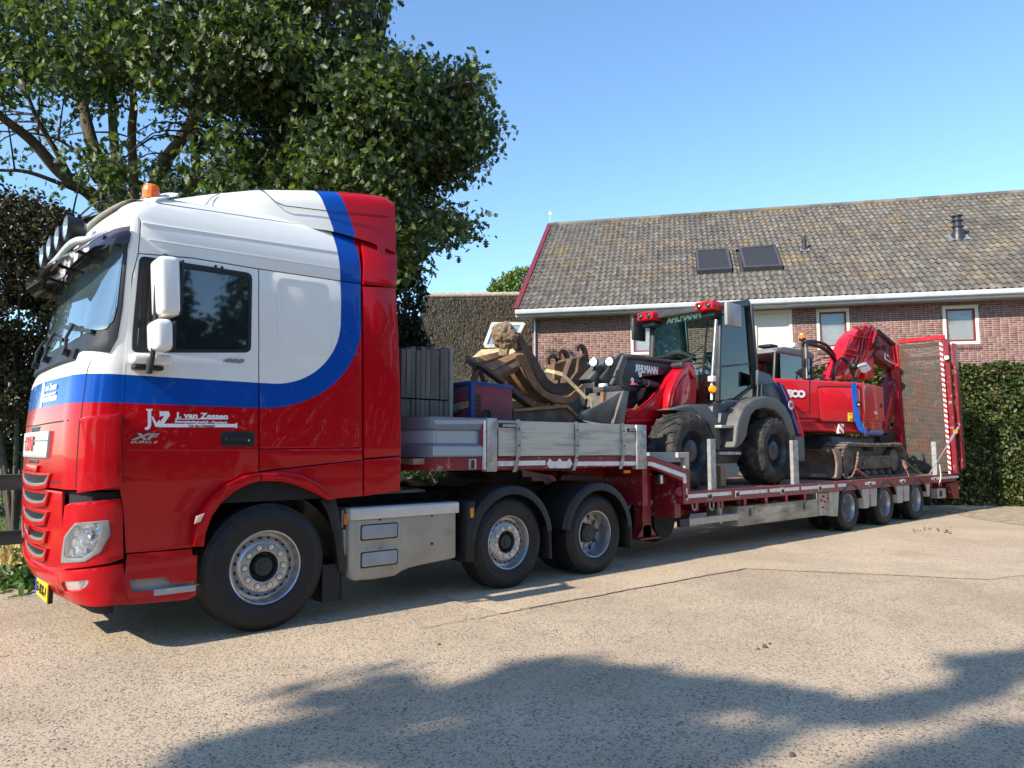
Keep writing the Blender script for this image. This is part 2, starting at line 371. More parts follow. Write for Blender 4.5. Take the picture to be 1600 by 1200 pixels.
while len(clusters) < 3000 and tries < 60000:
    tries += 1
    u = q_.uniform(-140, 790); v = q_.uniform(-120, 430)
    if not inpoly(u+q_.gauss(0, 5), v+q_.gauss(0, 5), MASK): continue
    g = min(((u-a)/c)**2+((v-b)/d)**2 for a, b, c, d in GAPS)
    if g < 1 and q_.random() < .93: continue
    if u < 340 and v > 150 and q_.random() < .68: continue     # thinner at the left, below
    if u < 380 and mnoise.noise(Vector((u/34, v/34, 2))) < (.04 if u < 250 else -.08): continue
    edge = max(0, (u-560)/230)
    t = 14 + q_.uniform(-3.4, 3.2)*(1-.72*edge) - 1.6*edge
    P = Dp(u, v, t)
    if P.y < 3.2 and P.x > -2 and P.z < 8: continue
    if mnoise.noise(P*.8) < -.06: continue
    if u > 762 or (u > 735 and v < 130): continue
    if min((P-p_).length for p_, r_ in limbpts[::3]) > 2.6: continue
    clusters.append(P)
LP = np.array([p for p, r in limbpts]); pos = []
nq = np.random.RandomState(5); mt_tw = MB(); cl_dir = []
for i, c in enumerate(clusters):
    d2 = ((LP-np.array(c))**2).sum(1); j = int(np.argmin(d2)); L0 = Vector(LP[j])
    if i % 2 == 0 or c.x > 3.2:
        mid = L0.lerp(c, .5)+Vector((0, 0, .12*(c-L0).length)); mt_tw.tube(smoothpath([L0, mid, c], 3), [.022, .019, .016, .013, .011, .009, .006], 4, caps=False)
    k = nq.randint(24, 40); out = (c-L0).normalized()
    pp = np.array(c)+np.clip(nq.normal(size=(k, 3)), -1.7, 1.7)*np.array([.23, .23, .16])
    pos.append(pp)
mt_tw.build('twigs', M_twig, oak, 60)['kind'] = 'stuff'
mt.build('limbs', M_bark, oak, 60)
pos = np.concatenate(pos)
M_oak = leafmat('oak_leaf', [(.018, .034, .012), (.030, .052, .016), (.046, .076, .020), (.095, .13, .032), (.17, .19, .06)], .5, .32)
# the nearest leaves are parts, the rest one mass
cam_d = ((pos-np.array(CAM))**2).sum(1); uvs = np.array([proj(p) for p in pos]); vis = (uvs[:, 0] > 0) & (uvs[:, 0] < 800) & (uvs[:, 1] > 0) & (uvs[:, 1] < 420)
order = np.argsort(np.where(vis, cam_d, 1e9)); near = order[:260]; rest = np.setdiff1d(np.arange(len(pos)), near)
leaves('crown', pos[rest], .12, 'oak', M_oak, oak, 3, .55)
lf0 = None
T_, k_ = leaf_template('oak'); lme = bpy.data.meshes.new('leaf'); lme.from_pydata([tuple(v*.125) for v in T_], [], [list(range(k_)), [0, k_-1]+list(range(2*k_-2, k_, -1))]); lme.materials.append(M_oak)
for i in near:
    p = Vector(pos[i]); e_ = (rnd.uniform(1.8, 3.2), rnd.uniform(-.6, .6), rnd.uniform(0, 6.28))
    inst('leaf', lme, oak, Matrix.Translation(p) @ Matrix.Rotation(e_[2], 4, 'Z') @ Matrix.Rotation(e_[1], 4, 'Y') @ Matrix.Rotation(e_[0], 4, 'X'))

def blob_tree(name, base, label, cat, cols, cents, nl, size, kind='oval', seed=1, trunk=.12, droop=.2, th=-.15, rough=.4, ns=1.2):
    t = thing(name, (base[0], base[1], 0), label, cat)
    q = np.random.RandomState(seed); P = []
    W_ = np.array([a*b*c for (_, (a, b, c)) in cents]); W_ = W_**(2/3); W_ = W_/W_.sum()
    while len(P) < nl:
        i = q.choice(len(cents), p=W_); c, r = cents[i]
        d = q.normal(size=3); d /= np.linalg.norm(d); rad = q.uniform(.55, 1.02)**.6
        p = np.array(c)+d*np.array(r)*rad
        if mnoise.noise(Vector(p)*ns) < th: continue
        P.append(p)
    leaves('crown', np.array(P), size, kind, leafmat(name+'_leaf', cols, rough, .25), t, seed, droop)
    m = MB(); b = Vector((base[0], base[1], -.1))
    for c, r in cents:
        c = Vector(c); m.tube(smoothpath([b, b.lerp(c, .5)+Vector((0, 0, .3)), c], 4), [trunk*(1-.09*k) for k in range(9)], 7)
    m.build('trunk', M_bark, t, 60); return t
c0 = D(35, 500, 11.5)
blob_tree('copper_beech', (D(30, 700, 12).x, D(30, 700, 12).y), 'copper beech with small dark reddish leaves left of the cab', 'tree',
 [(.02, .022, .01), (.035, .022, .016), (.055, .03, .022), (.05, .065, .02), (.10, .085, .045)],
 [(D(30, 440, 12), (1.5, 1.2, 1.5)), (D(-60, 420, 12.3), (1.4, 1.2, 1.8)), (D(60, 550, 12.6), (1.2, 1.2, 1.2)), (D(-20, 580, 12), (1.4, 1.0, 1.0)), (D(85, 400, 13), (.9, .9, .9))], 46000, .075, seed=3, th=-.28, trunk=.05)
blob_tree('holly_tree', (D(640, 700, 20).x, D(640, 700, 20).y), 'narrow near-black evergreen beside the rear edge of the cab', 'tree',
 [(.008, .014, .008), (.014, .022, .012), (.02, .03, .016)], [(D(622, 470, 20), (.75, .9, 1.6)), (D(600, 400, 20.3), (.9, .9, 1.1)), (D(640, 560, 20.3), (.5, .9, 1.0)), (D(632, 420, 20), (.45, .5, .55))], 9000, .13, seed=4, rough=.35)
blob_tree('field_maple', (D(800, 700, 48).x, D(800, 700, 48).y), 'distant light green treetop above the thatched ridge', 'tree',
 [(.07, .11, .02), (.12, .17, .035), (.18, .23, .05)], [(D(800, 455, 48), (1.5, 1.5, 1.3)), (D(822, 447, 48.3), (1.5, 1.4, 1.3)), (D(780, 462, 48), (.9, .9, .9))], 5200, .22, seed=5)
blob_tree('garden_shrub', (D(700, 700, 19).x, D(700, 700, 19).y), 'low green shrubs seen through the gap under the gooseneck', 'shrub',
 [(.03, .06, .015), (.06, .10, .02), (.12, .17, .04)], [(D(690, 745, 19), (1.6, 1, .7)), (D(860, 745, 19), (1.6, 1, .7)), (D(640, 745, 18), (1.2, 1, .7)), (D(770, 750, 19.5), (1.2, 1, .6))], 6000, .12, seed=6)
blob_tree('garden_bush', (D(10, 700, 25).x, D(10, 700, 25).y), 'wide dark green bush behind the lavender bed at the left edge', 'bush', [(.02, .035, .012), (.035, .06, .018), (.06, .09, .03)], [(D(-20, 650, 25), (3.5, 2, 1.9)), (D(60, 655, 26), (3, 2, 1.8))], 14000, .2, seed=77, th=-.5)
# tree behind the camera that shades the foreground
SHM = [[(150, 1215), (330, 1165), (470, 1128), (560, 1112), (660, 1100), (730, 1075), (800, 1045), (880, 1030), (960, 1045), (1060, 1056), (1160, 1070), (1260, 1088), (1360, 1096), (1440, 1088), (1520, 1062), (1620, 1035), (1700, 1030), (1700, 1075), (1600, 1096), (1480, 1108), (1400, 1120), (1300, 1120), (1200, 1112), (1120, 1104), (1060, 1100), (1110, 1125), (1200, 1140), (1200, 1165), (1100, 1185), (1180, 1230), (150, 1230)],
 [(330, 1116), (420, 1092), (520, 1062), (590, 1048), (650, 1060), (668, 1082), (620, 1096), (500, 1105), (400, 1118)], [(1530, 1150), (1620, 1120), (1700, 1120), (1700, 1240), (1300, 1240), (1400, 1190)], [(1480, 1035), (1600, 1020), (1700, 1018), (1700, 1050), (1560, 1052)]]
tb = thing('lime_tree', (-22, -4.5, 0), 'tall tree outside the picture whose leafy shadow falls across the foreground', 'tree')
P = []; q = random.Random(3); 
while len(P) < 7600:
    u, v = q.uniform(100, 1700), q.uniform(1018, 1240)
    if not any(inpoly(u+q.gauss(0, 6), v+q.gauss(0, 3), m_) for m_ in SHM): continue
    g = G(u, v)
    area = (v-700)**-3*4.8e7
    if q.random() > area: continue
    if mnoise.noise(Vector((g.x*2.1, g.y*2.1, 0)))+.8*mnoise.noise(Vector((g.x*5.5, g.y*5.5, 4))) < -.05: continue
    P.append(g+SUN*q.uniform(15, 23))
leaves('crown', np.array(P), .16, 'oval', M_oak, tb, 8, .2)
m = MB(); b = Vector((-22, -4.5, -.1))
for c in ((-15, -5.5, 10.5), (-17, -3.6, 11), (-17.5, -6, 11)): m.tube(smoothpath([b, Vector((-21.5, -4.4, 4)), b.lerp(Vector(c), .5)+Vector((0, 0, 3)), Vector(c)], 4), [.3-.021*k for k in range(13)], 8)
m.build('trunk', M_bark, tb, 60)

# ---------------------------------------------------------------- barn
BA = R(126.1); BW = Vector((math.cos(BA), math.sin(BA), 0)); BN = Vector((math.cos(BA+math.pi/2), math.sin(BA+math.pi/2), 0))   # along (leftwards), towards the camera
BP = D(1200, 479, 23.0)                                   # on the wall plane
def wallp(u, v, off=0): return PL(u, v, BP+BN*off, BN)
EAVE = .62; ge = PL(808, 489, BP+BN*EAVE, BN); gz = ge.z
A_gut = ge; B_gut = ge - BW*24
barn = thing('brick_barn', (wallp(1200, 700).x, wallp(1200, 700).y, 0), 'long brick barn with grey pantile roof and white gutter behind the trailer', 'building')
RISE, RUN = 4.95, 6.57*1.02
wl0 = PL(832, 500, BP, BN); s_left = (wl0-BP).dot(BW)
def BWp(s, z, off=0): return Vector((BP.x, BP.y, 0))+BW*s+BN*off+Vector((0, 0, z))
def ws(u, v): p = wallp(u, v); return (p-BP).dot(BW), p.z
M_mortar = pm('mortar', (.44, .37, .30), .95, var=.15, scale=8)
M_brick = bpy.data.materials.new('brick'); M_brick.use_nodes = True
def islandcols(m, cols, rough, bump=0, extra=None):
    N = m.node_tree.nodes; L = m.node_tree.links; b = N['Principled BSDF']; ge_ = N.new('ShaderNodeNewGeometry'); oi = N.new('ShaderNodeObjectInfo'); ad = N.new('ShaderNodeMath'); ad.operation = 'ADD'
    L.new(ge_.outputs['Random Per Island'], ad.inputs[0]); L.new(oi.outputs['Random'], ad.inputs[1]); fr = N.new('ShaderNodeMath'); fr.operation = 'FRACT'; L.new(ad.outputs[0], fr.inputs[0])
    cr = N.new('ShaderNodeValToRGB'); e = cr.color_ramp.elements; n = len(cols); e[0].color = C4(cols[0]); e[1].color = C4(cols[-1])
    for i in range(1, n-1): e.new(i/(n-1)).color = C4(cols[i])
    L.new(fr.outputs[0], cr.inputs[0]); out = cr.outputs[0]
    tc = N.new('ShaderNodeTexCoord')
    for sc, lo, hi, colr, mxv in (extra or []):
        n_ = N.new('ShaderNodeTexNoise'); n_.inputs['Scale'].default_value = sc; n_.inputs['Detail'].default_value = 7; n_.inputs['Roughness'].default_value = .7; L.new(tc.outputs['Object'], n_.inputs[0])
        r = N.new('ShaderNodeMapRange'); r.inputs[1].default_value = lo; r.inputs[2].default_value = hi; r.inputs[4].default_value = mxv; L.new(n_.outputs[0], r.inputs[0])
        mx = N.new('ShaderNodeMix'); mx.data_type = 'RGBA'; L.new(r.outputs[0], mx.inputs[0]); L.new(out, mx.inputs[6]); mx.inputs[7].default_value = C4(colr); out = mx.outputs[2]
    L.new(out, b.inputs['Base Color']); b.inputs['Roughness'].default_value = rough
    return m
islandcols(M_brick, [(.14, .062, .055), (.22, .095, .08), (.18, .08, .078), (.27, .13, .105), (.12, .058, .06)], .9)
wins = [((985, 489), (1036, 553)), ((1275, 484), (1329, 545)), ((1472, 479), (1531, 537))]
holes = []
for (u0, v0), (u1, v1) in wins:
    a, zt = ws(u0, v0); b, zb = ws(u1, v1); holes.append((min(a, b), max(a, b), zb, zt))
da, dzt = ws(1176, 486); db, _ = ws(1237, 486); holes.append((min(da, db), max(da, db), 0, dzt))
# backing wall with openings
WR = -10.0; zs = sorted({0, gz+.38}|{h[2] for h in holes}|{h[3] for h in holes}); ss = sorted({WR, s_left}|{h[0] for h in holes}|{h[1] for h in holes})
m = MB()
for i in range(len(ss)-1):
    for j in range(len(zs)-1):
        cs, cz = (ss[i]+ss[i+1])/2, (zs[j]+zs[j+1])/2
        if any(h[0] < cs < h[1] and h[2] < cz < h[3] for h in holes): continue
        m.face([BWp(ss[i], zs[j]), BWp(ss[i+1], zs[j]), BWp(ss[i+1], zs[j+1]), BWp(ss[i], zs[j+1])])
for h in holes:      # reveals
    c = [(h[0], h[2]), (h[1], h[2]), (h[1], h[3]), (h[0], h[3])]
    for k in range(4):
        (a, b), (c_, d) = c[k], c[(k+1) % 4]; m.face([BWp(a, b), BWp(c_, d), BWp(c_, d, -.12), BWp(a, b, -.12)])
# gable walls and back
dep = 2*RUN-EAVE*2
for sx in (s_left, WR):
    zt = gz+.38; m.face([BWp(sx, 0), BWp(sx, 0, -dep), BWp(sx, zt, -dep), BWp(sx, gz+RISE-.40, -dep/2), BWp(sx, zt)])
m.face([BWp(s_left, 0, -dep), BWp(WR, 0, -dep), BWp(WR, gz, -dep), BWp(s_left, gz, -dep)])
m.build('wall', M_mortar, barn, 0)
BV, BF = [], []; q = random.Random(9)
nrow0 = int(2.6/.0625); 
def addbrick(s0, s1, z0, z1, pr):
    b = len(BV)
    for off in (0.0, pr):
        e_ = 0 if off == 0 else .003
        BV.extend([BWp(s0+e_, z0+e_, off+.0005), BWp(s1-e_, z0+e_, off+.0005), BWp(s1-e_, z1-e_, off+.0005), BWp(s0+e_, z1-e_, off+.0005)])
    BF.extend([(b+4, b+5, b+6, b+7), (b, b+1, b+5, b+4), (b+1, b+2, b+6, b+5), (b+2, b+3, b+7, b+6), (b+3, b, b+4, b+7)])
for r in range(int(2.2/.0625), int((gz+.3)/.0625)):
    z0 = r*.0625; s = WR+(.11 if r % 2 else 0)
    while s < s_left-.02:
        L_ = .21 if q.random() > .06 else .1; s1 = min(s+L_, s_left)
        if not any(h[0]-.002 < s1 and s < h[1]+.002 and h[2] < z0+.055 and z0 < h[3] for h in holes): addbrick(s, s1, z0, z0+.05, q.uniform(.004, .009))
        else:
            for h in holes:
                if h[2] < z0+.055 and z0 < h[3]:
                    if s < h[0]-.03 < s1: addbrick(s, h[0]-.004, z0, z0+.05, .006)
                    if s < h[1]+.03 < s1: addbrick(h[1]+.004, s1, z0, z0+.05, .006)
        s = s1+.0125
o = rawmesh('bricks', [tuple(v) for v in BV], np.array(BF), M_brick, barn); o['kind'] = 'stuff'
M_cream = pm('cream_paint', (.74, .69, .55), .5, var=.04); M_maroon = pm('maroon_paint', (.17, .022, .03), .45, var=.1); M_white = pm('white_gutter', (.60, .62, .63), .45, var=.05, dirt=(.4, .4, .38), damt=.35)
M_winglass = pm('window_glass', (.10, .13, .15), .04, spec=1.0, var=.05, ior=1.9)
M_blind = pm('blind', (.62, .62, .60), .8, var=.04)
for h in holes[:3]:
    a, b, z0, z1 = h; fm = MB(); t_ = .085
    for (s0, s1, y0, y1) in ((a, b, z1-t_, z1), (a, b, z0, z0+t_), (a, a+t_, z0+t_, z1-t_), (b-t_, b, z0+t_, z1-t_)):
        fm.prism([BWp(s0, y0, .012), BWp(s1, y0, .012), BWp(s1, y1, .012), BWp(s0, y1, .012)], -BN*.1)
    win = fm.build('window', M_cream, barn, 0)
    sm = MB(); a2, b2, z2, z3 = a+t_, b-t_, z0+t_, z1-t_; k_ = .05
    for (s0, s1, y0, y1) in ((a2, b2, z3-k_, z3), (a2, b2, z2, z2+k_), (a2, a2+k_, z2+k_, z3-k_), (b2-k_, b2, z2+k_, z3-k_)):
        sm.prism([BWp(s0, y0, -.01), BWp(s1, y0, -.01), BWp(s1, y1, -.01), BWp(s0, y1, -.01)], -BN*.06)
    sm.build('sash', M_maroon, win, 0)
    gm = MB(); gm.prism([BWp(a2+k_, z2+k_, -.045), BWp(b2-k_, z2+k_, -.045), BWp(b2-k_, z3-k_, -.045), BWp(a2+k_, z3-k_, -.045)], -BN*.006); gm.build('pane', pm('window_pane', (.8, .85, .85), .02, trans=.85, ior=1.5, var=0), win, 0)
    bm_ = MB(); n_ = 26
    for i in range(n_):
        zz = z2+(z3-z2)*(i+.5)/n_; bm_.box(BWp((a2+b2)/2, zz, -.14), ((b2-a2), .004, (z3-z2)/n_*.95), Matrix.Rotation(BA, 3, 'Z') @ Matrix.Rotation(R(18), 3, 'X'))
    bm_.build('blind', M_blind, win, 0, recalc=False)
    sl2 = MB()
    nb = int((b-a+.1)/.065)
    BV, BF = [], []
    for i in range(nb): addbrick(a-.05+i*.065, a-.05+i*.065+.055, z0-.17, z0-.01, .016)
    oo = rawmesh('sill_bricks', [tuple(v) for v in BV], np.array(BF), M_brick, win); oo['kind'] = 'stuff'
a, b, z0, z1 = holes[3]
m = MB(); m.prism([BWp(a+.1, z0, -.05), BWp(b-.1, z0, -.05), BWp(b-.1, z1-.1, -.05), BWp(a+.1, z1-.1, -.05)], -BN*.05); dr = m.build('door', M_cream, barn, 0)
m = MB()
for i in range(9):
    zz = z1-.12-(i+1)*.5; m.prism([BWp(a+.12, zz, -.045), BWp(b-.12, zz, -.045), BWp(b-.12, zz+.485, -.045), BWp(a+.12, zz+.485, -.045)], -BN*.01)
m.bevel(.006, 1).build('door_panel', M_cream, dr, 30)
m = MB(); m.prism([BWp(a, z0, .015), BWp(a+.1, z0, .015), BWp(a+.1, z1-.1, .015), BWp(a, z1-.1, .015)], -BN*.12); m.prism([BWp(b-.1, z0, .015), BWp(b, z0, .015), BWp(b, z1-.1, .015), BWp(b-.1, z1-.1, .015)], -BN*.12); m.prism([BWp(a, z1-.1, .017), BWp(b, z1-.1, .017), BWp(b, z1, .017), BWp(a, z1, .017)], -BN*.12)
m.build('door_frame', M_cream, dr, 0)
# roof
UPR = (Vector((0, 0, RISE))-BN*RUN); SL = UPR.length; UPR.normalize(); RN = UPR.cross(BW).normalized()
if RN.z < 0: RN = -RN
NCOL, TW = 118, .203; NROW = int(SL/.335); TE = SL/NROW
R0 = A_gut+Vector((0, 0, .10))+BN*(-.02)
def RP(s, t, h=0): return R0 - BW*s + UPR*t + RN*h
m = MB(); m.prism([RP(0, -.0, -.02), RP(24.2, 0, -.02), RP(24.2, SL, -.02), RP(0, SL, -.02)], -RN*.12)
b_up = Vector((0, 0, RISE))+BN*RUN
top0, top1 = RP(0, SL, -.02), RP(24.2, SL, -.02); m.face([top0, top1, top1-b_up, top0-b_up])
m.build('roof', pm('roof_underlay', (.05, .045, .04), .9), barn, 0)
prof = [(0, .012), (.035, .045), (.075, .058), (.115, .035), (.15, .008), (.18, .004), (.215, .018)]
tv = []; tf = []
n_ = len(prof)
for (t, lift) in ((-.02, .030), (.39, -.002)):
    for x, h in prof: tv.append((x, t, h+lift))
for x, h in prof: tv.append((x, -.02, h+.030-.018))
for i in range(n_-1): tf += [(i, i+1, n_+i+1, n_+i), (2*n_+i, 2*n_+i+1, i+1, i)]
M_tile = bpy.data.materials.new('pantile'); M_tile.use_nodes = True
islandcols(M_tile, [(.072, .062, .052), (.13, .113, .095), (.098, .087, .075), (.185, .165, .135), (.060, .052, .046)], .85, extra=[(14, .50, .68, (.19, .17, .13), .6), (1.1, .50, .66, (.27, .165, .05), .45), (24, .61, .70, (.40, .25, .06), .8), (34, .65, .75, (.42, .40, .35), .8), (.45, .48, .62, (.045, .040, .036), .5)])
Mbase = Matrix((-BW, UPR, RN)).transposed().to_4x4()
tme = bpy.data.meshes.new('roof_tile'); tme.from_pydata(tv, [], tf); tme.materials.append(M_tile); tme.polygons.foreach_set('use_smooth', [True]*len(tf)); tme.set_sharp_from_angle(angle=R(40))
sky_rects = []
for c in (((1087, 391), (1141, 390), (1141, 422), (1088, 423)), ((1159, 387), (1215, 385), (1217, 417), (1160, 419))):
    pp = [PL(u, v, R0+RN*.08, RN) for u, v in c]; s_ = [(-(p-R0).dot(BW)) for p in pp]; t_ = [(p-R0).dot(UPR) for p in pp]; sky_rects.append((min(s_)+.03, max(s_)-.07, (t_[2]+t_[3])/2-.06, (t_[0]+t_[1])/2-.06))
cand = []; q = random.Random(2)
for r in range(NROW):
    for c in range(NCOL):
        s, t = .03+c*TW, r*TE
        if any(a-.03 < s+.1 < b+.03 and z0-.1 < t+.16 < z1+.05 for a, b, z0, z1 in sky_rects): continue
        P = RP(s, t); uv = proj(P); on = 800 < uv[0] < 1610 and uv[1] > 290
        cand.append(((P-CAM).length if on else 1e6, s, t))
cand.sort(); TV, TF = [], []
tva = np.array(tv)
for i, (d, s, t) in enumerate(cand):
    Mt = Matrix.Translation(RP(s+q.gauss(0, .002), t+q.gauss(0, .006), q.gauss(0, .0025))) @ Mbase @ Matrix.Rotation(q.gauss(0, .010), 4, 'Z') @ Matrix.Rotation(q.gauss(0, .008), 4, 'X')
    if i < 300: inst('roof_tile', tme, barn, Mt)
    else:
        A = np.array(Mt); b = i-300; TV.append(tva @ A[:3, :3].T + A[:3, 3]); TF += [tuple(k+b*len(tv) for k in f) for f in tf]
o = rawmesh('roof_tiles', np.concatenate(TV), np.array(TF), M_tile, barn, smooth=True); o['kind'] = 'stuff'; o.data.set_sharp_from_angle(angle=R(40))
m = MB(); 
for i in range(62):
    a, b = RP(i*.39, SL, .02), RP(i*.39+.41, SL, .02); m.cyl(a+Vector((0, 0, .0)), b+Vector((0, 0, .012)), .13, .115, 10)
ot = m.build('ridge_tiles', M_tile, barn, 50); ot['kind'] = 'stuff'
# gutter, bargeboard
m = MB(); pr = [(0, .10), (.13, .10), (.15, .085), (.13, -.03), (.10, -.06), (.03, -.06), (0, -.04), (0, -.13), (-.05, -.13), (-.05, .10)]
m.prism([A_gut+BW*.06+BN*(x-.06)+Vector((0, 0, z)) for x, z in pr], -BW*24.5); m.bevel(.004, 1).build('gutter', M_white, barn, 30)
m = MB(); m.prism([A_gut+Vector((0, 0, -.11))-BN*.14, A_gut+Vector((0, 0, -.11))-BN*(EAVE+.02), A_gut+Vector((0, 0, -.07))-BN*(EAVE+.02), A_gut+Vector((0, 0, -.07))-BN*.14], -BW*24); m.build('soffit', M_white, barn, 0)
m = MB(); m.prism([RP(-.06, -.05, .1), RP(-.06, SL+.08, .1), RP(-.06, SL+.0, -.14), RP(-.06, -.05, -.14)], BW*.05); m.prism([RP(-.12, -.05, .105), RP(.045, -.05, .105), RP(.045, SL+.08, .105), RP(-.12, SL+.08, .105)], -RN*.03)
m.build('bargeboard', M_maroon, barn, 0)
m = MB(); m.cyl(BWp(s_left-.1, 0, .07), BWp(s_left-.1, gz-.1, .07), .035, n=12); m.build('downpipe', pm('zinc', (.42, .45, .47), .4, .6, var=.15), barn)
m = MB(); pv = RP(.0, SL, .1); m.cyl(pv, pv+Vector((0, 0, .62)), .012, .006, 8); m.beam(pv+Vector((0, 0, .42))-BW*.06, pv+Vector((0, 0, .5))+BW*.05, .008, .1); m.beam(pv+Vector((0, 0, .25))-BW*.05, pv+Vector((0, 0, .25))+BW*.05, .008, .012); m.build('weathervane', M_white, barn)
M_blackm = pm('black_metal', (.025, .027, .03), .4, var=.2); M_lead = pm('lead', (.26, .27, .28), .5, .3, var=.2, scale=20)
for (a, b, z0, z1) in sky_rects:
    m = MB(); k_ = .085
    for (s0, s1, t0, t1) in ((a, b, z1-k_, z1), (a, b, z0, z0+k_), (a, a+k_, z0+k_, z1-k_), (b-k_, b, z0+k_, z1-k_)):
        m.prism([RP(s0, t0, .15), RP(s1, t0, .15), RP(s1, t1, .15), RP(s0, t1, .15)], -RN*.2)
    sk = m.bevel(.008, 1).build('skylight', pm('skylight_frame', (.10, .10, .105), .4, .4), barn, 30)
    m = MB(); m.prism([RP(a+k_, z0+k_, .125), RP(b-k_, z0+k_, .125), RP(b-k_, z1-k_, .125), RP(a+k_, z1-k_, .125)], -RN*.02); m.build('pane', pm('skylight_screen', (.028, .028, .03), .6, var=.1), sk, 0)
def pipe(u, v, h, r, kind):
    p = PL(u, v, R0+RN*.05, RN); m = MB()
    if kind: prof_ = [(r*1.5, -.25), (r*1.45, .05), (r, .25), (r*.98, .26), (r*.98, .38), (r*1.25, .40), (r*1.25, .43), (r*.85, .44), (r*.85, .62), (r*1.2, .63), (r*1.2, .67), (r*.8, .68), (r*.8, .80), (r*1.15, .82), (r*1.15, .86), (0, .88)]
    else: prof_ = [(r, -.2), (r, .32), (r*1.2, .33), (r*1.2, .38), (r*.8, .39), (r*.8, .5), (0, .51)]
    m.lathe([(a, b*h/.88 if kind else b*h/.51) for a, b in prof_], p, (0, 0, 1), 20); c = m.build('chimney_pipe', M_blackm, barn)
    m = MB(); w_ = r*2.0
    m.grid(lambda i, j: p-BW*((i-.5)*2*w_)+UPR*((j-.55)*2*w_*.8)+RN*(.03+.035*math.sin(i*19)*.5), 8, 4); m.build('flashing', M_lead, c, 60)
pipe(1497, 371, .88*.88, .15, 1); pipe(1257, 391, .5, .075, 0)

# ---------------------------------------------------------------- thatched house
M_thatch = pm('thatch', (.055, .044, .032), .98, var=.45, scale=9, bump=.05, bscale=35, dirt=(.10, .08, .05), damt=.42, dscale=5, stretch=(1, 1, .35))
th = thing('thatched_house', (D(740, 700, 30).x, D(740, 700, 30).y, 0), 'old house with dark thatched roof left of the barn', 'house')
tA, tB = D(664, 464, 32), D(905, 461, 32); tC, tD_ = D(612, 655, 27.5), D(905, 655, 27.5)
tA2 = tA+FW*3
m = MB()
def thf(i, j):
    a = tA.lerp(tB, i); b = tC.lerp(tD_, i); p = a.lerp(b, j); p = p+Vector((0, 0, -.25*math.sin(j*math.pi))); return p+Vector((0, 0, .07*mnoise.noise(p*1.3)))
m.grid(thf, 40, 24)
m.face([tA, tC, tC+Vector((FW.x, FW.y, 0))*8, ]); m.face([tA, tC+Vector((FW.x, FW.y, 0))*8, tA+Vector((FW.x, FW.y, 0))*.1])
m.build('roof', M_thatch, th, 60, recalc=False)
q = np.random.RandomState(4); n = 26000; I, J = q.uniform(0, 1, n), q.uniform(0, 1, n); P = np.array([thf(i, j) for i, j in zip(I, J)])
dn = np.array((tC-tA).normalized()); V = []; wv = np.array((tB-tA).normalized())
L_ = q.uniform(.12, .32, n)[:, None]; jit = q.normal(0, .22, (n, 3)); d = dn+jit; d /= np.linalg.norm(d, axis=1)[:, None]; nr = np.array([0, -.5, .8]); 
a = P+np.array([0, 0, .0]); b = a+d*L_+np.array(-FW)*.06+np.array([0, 0, .045]); V = np.stack([a-wv*.012, a+wv*.012, b+wv*.006, b-wv*.006], 1).reshape(-1, 3)
Mth2 = bpy.data.materials.new('thatch_straw'); Mth2.use_nodes = True; islandcols(Mth2, [(.032, .027, .02), (.06, .05, .034), (.095, .078, .05), (.15, .125, .08)], .95)
rawmesh('thatch_straw', V, np.arange(4*n).reshape(n, 4), Mth2, th)['kind'] = 'stuff'
m = MB(); 
for i in range(30):
    a = tA.lerp(tB, i/30)+Vector((0, 0, .05)); b = tA.lerp(tB, (i+1.04)/30)+Vector((0, 0, .07)); m.cyl(a, b, .13, .12, 8)
m.build('ridge_tiles', pm('ridge_light', (.36, .30, .23), .9, var=.35, scale=10), th, 50)['kind'] = 'stuff'
m = MB(); wd = tC-Vector((FW.x, FW.y, 0))*-.8; m.prism([Vector((tC.x, tC.y, 0))+FW*1, Vector((tD_.x, tD_.y, 0))+FW*1, tD_+FW*1+Vector((0, 0, -.2)), tC+FW*1+Vector((0, 0, -.2))], Vector((FW.x, FW.y, 0))*.3); m.build('wall', M_maroon if 0 else pm('dark_brick', (.13, .06, .045), .9), th, 0)
# roof window in the thatch
k4 = [D(770, 506, 29.2), D(818, 506, 29.2), D(800, 539, 28.6), D(757, 541, 28.6)]
mm = MB(); 
for i in range(4): mm.beam(k4[i], k4[(i+1) % 4], .13, .16, FW)
rw = mm.build('roof_window', pm('pale_frame', (.55, .56, .50), .6), th, 0)
mm = MB(); mm.prism(k4, Vector(FW)*.05); mm.build('pane', pm('roof_pane', (.18, .25, .36), .05, spec=1, ior=1.8), rw, 0)
mm = MB(); mm.prism([D(752, 546, 28.5), D(800, 543, 28.5), D(812, 556, 28.3), D(738, 558, 28.3)], Vector(FW)*.06); mm.build('apron', pm('tan_apron', (.42, .34, .2), .8, var=.3), rw, 0)
# lean-to
lt = thing('lean_to', (D(640, 700, 22).x, D(640, 700, 22).y, 0), 'tarred timber lean-to with a thin post right behind the cab', 'shed')
mm = MB(); mm.tube([D(560, 514, 22), D(640, 511, 22), D(652, 505, 22)], .11, 8); mm.tube([D(560, 502, 22.3), D(660, 500, 22.3)], .12, 8); mm.build('roof_beam', pm('tarred_wood', (.035, .028, .022), .8, var=.5, bump=.02, bscale=20), lt)
mm = MB(); pa = D(634, 520, 22); mm.bx(pa.x-.05, pa.x+.05, pa.y-.05, pa.y+.05, 0, pa.z); mm.build('post', pm('grey_post', (.22, .21, .19), .8), lt, 0)

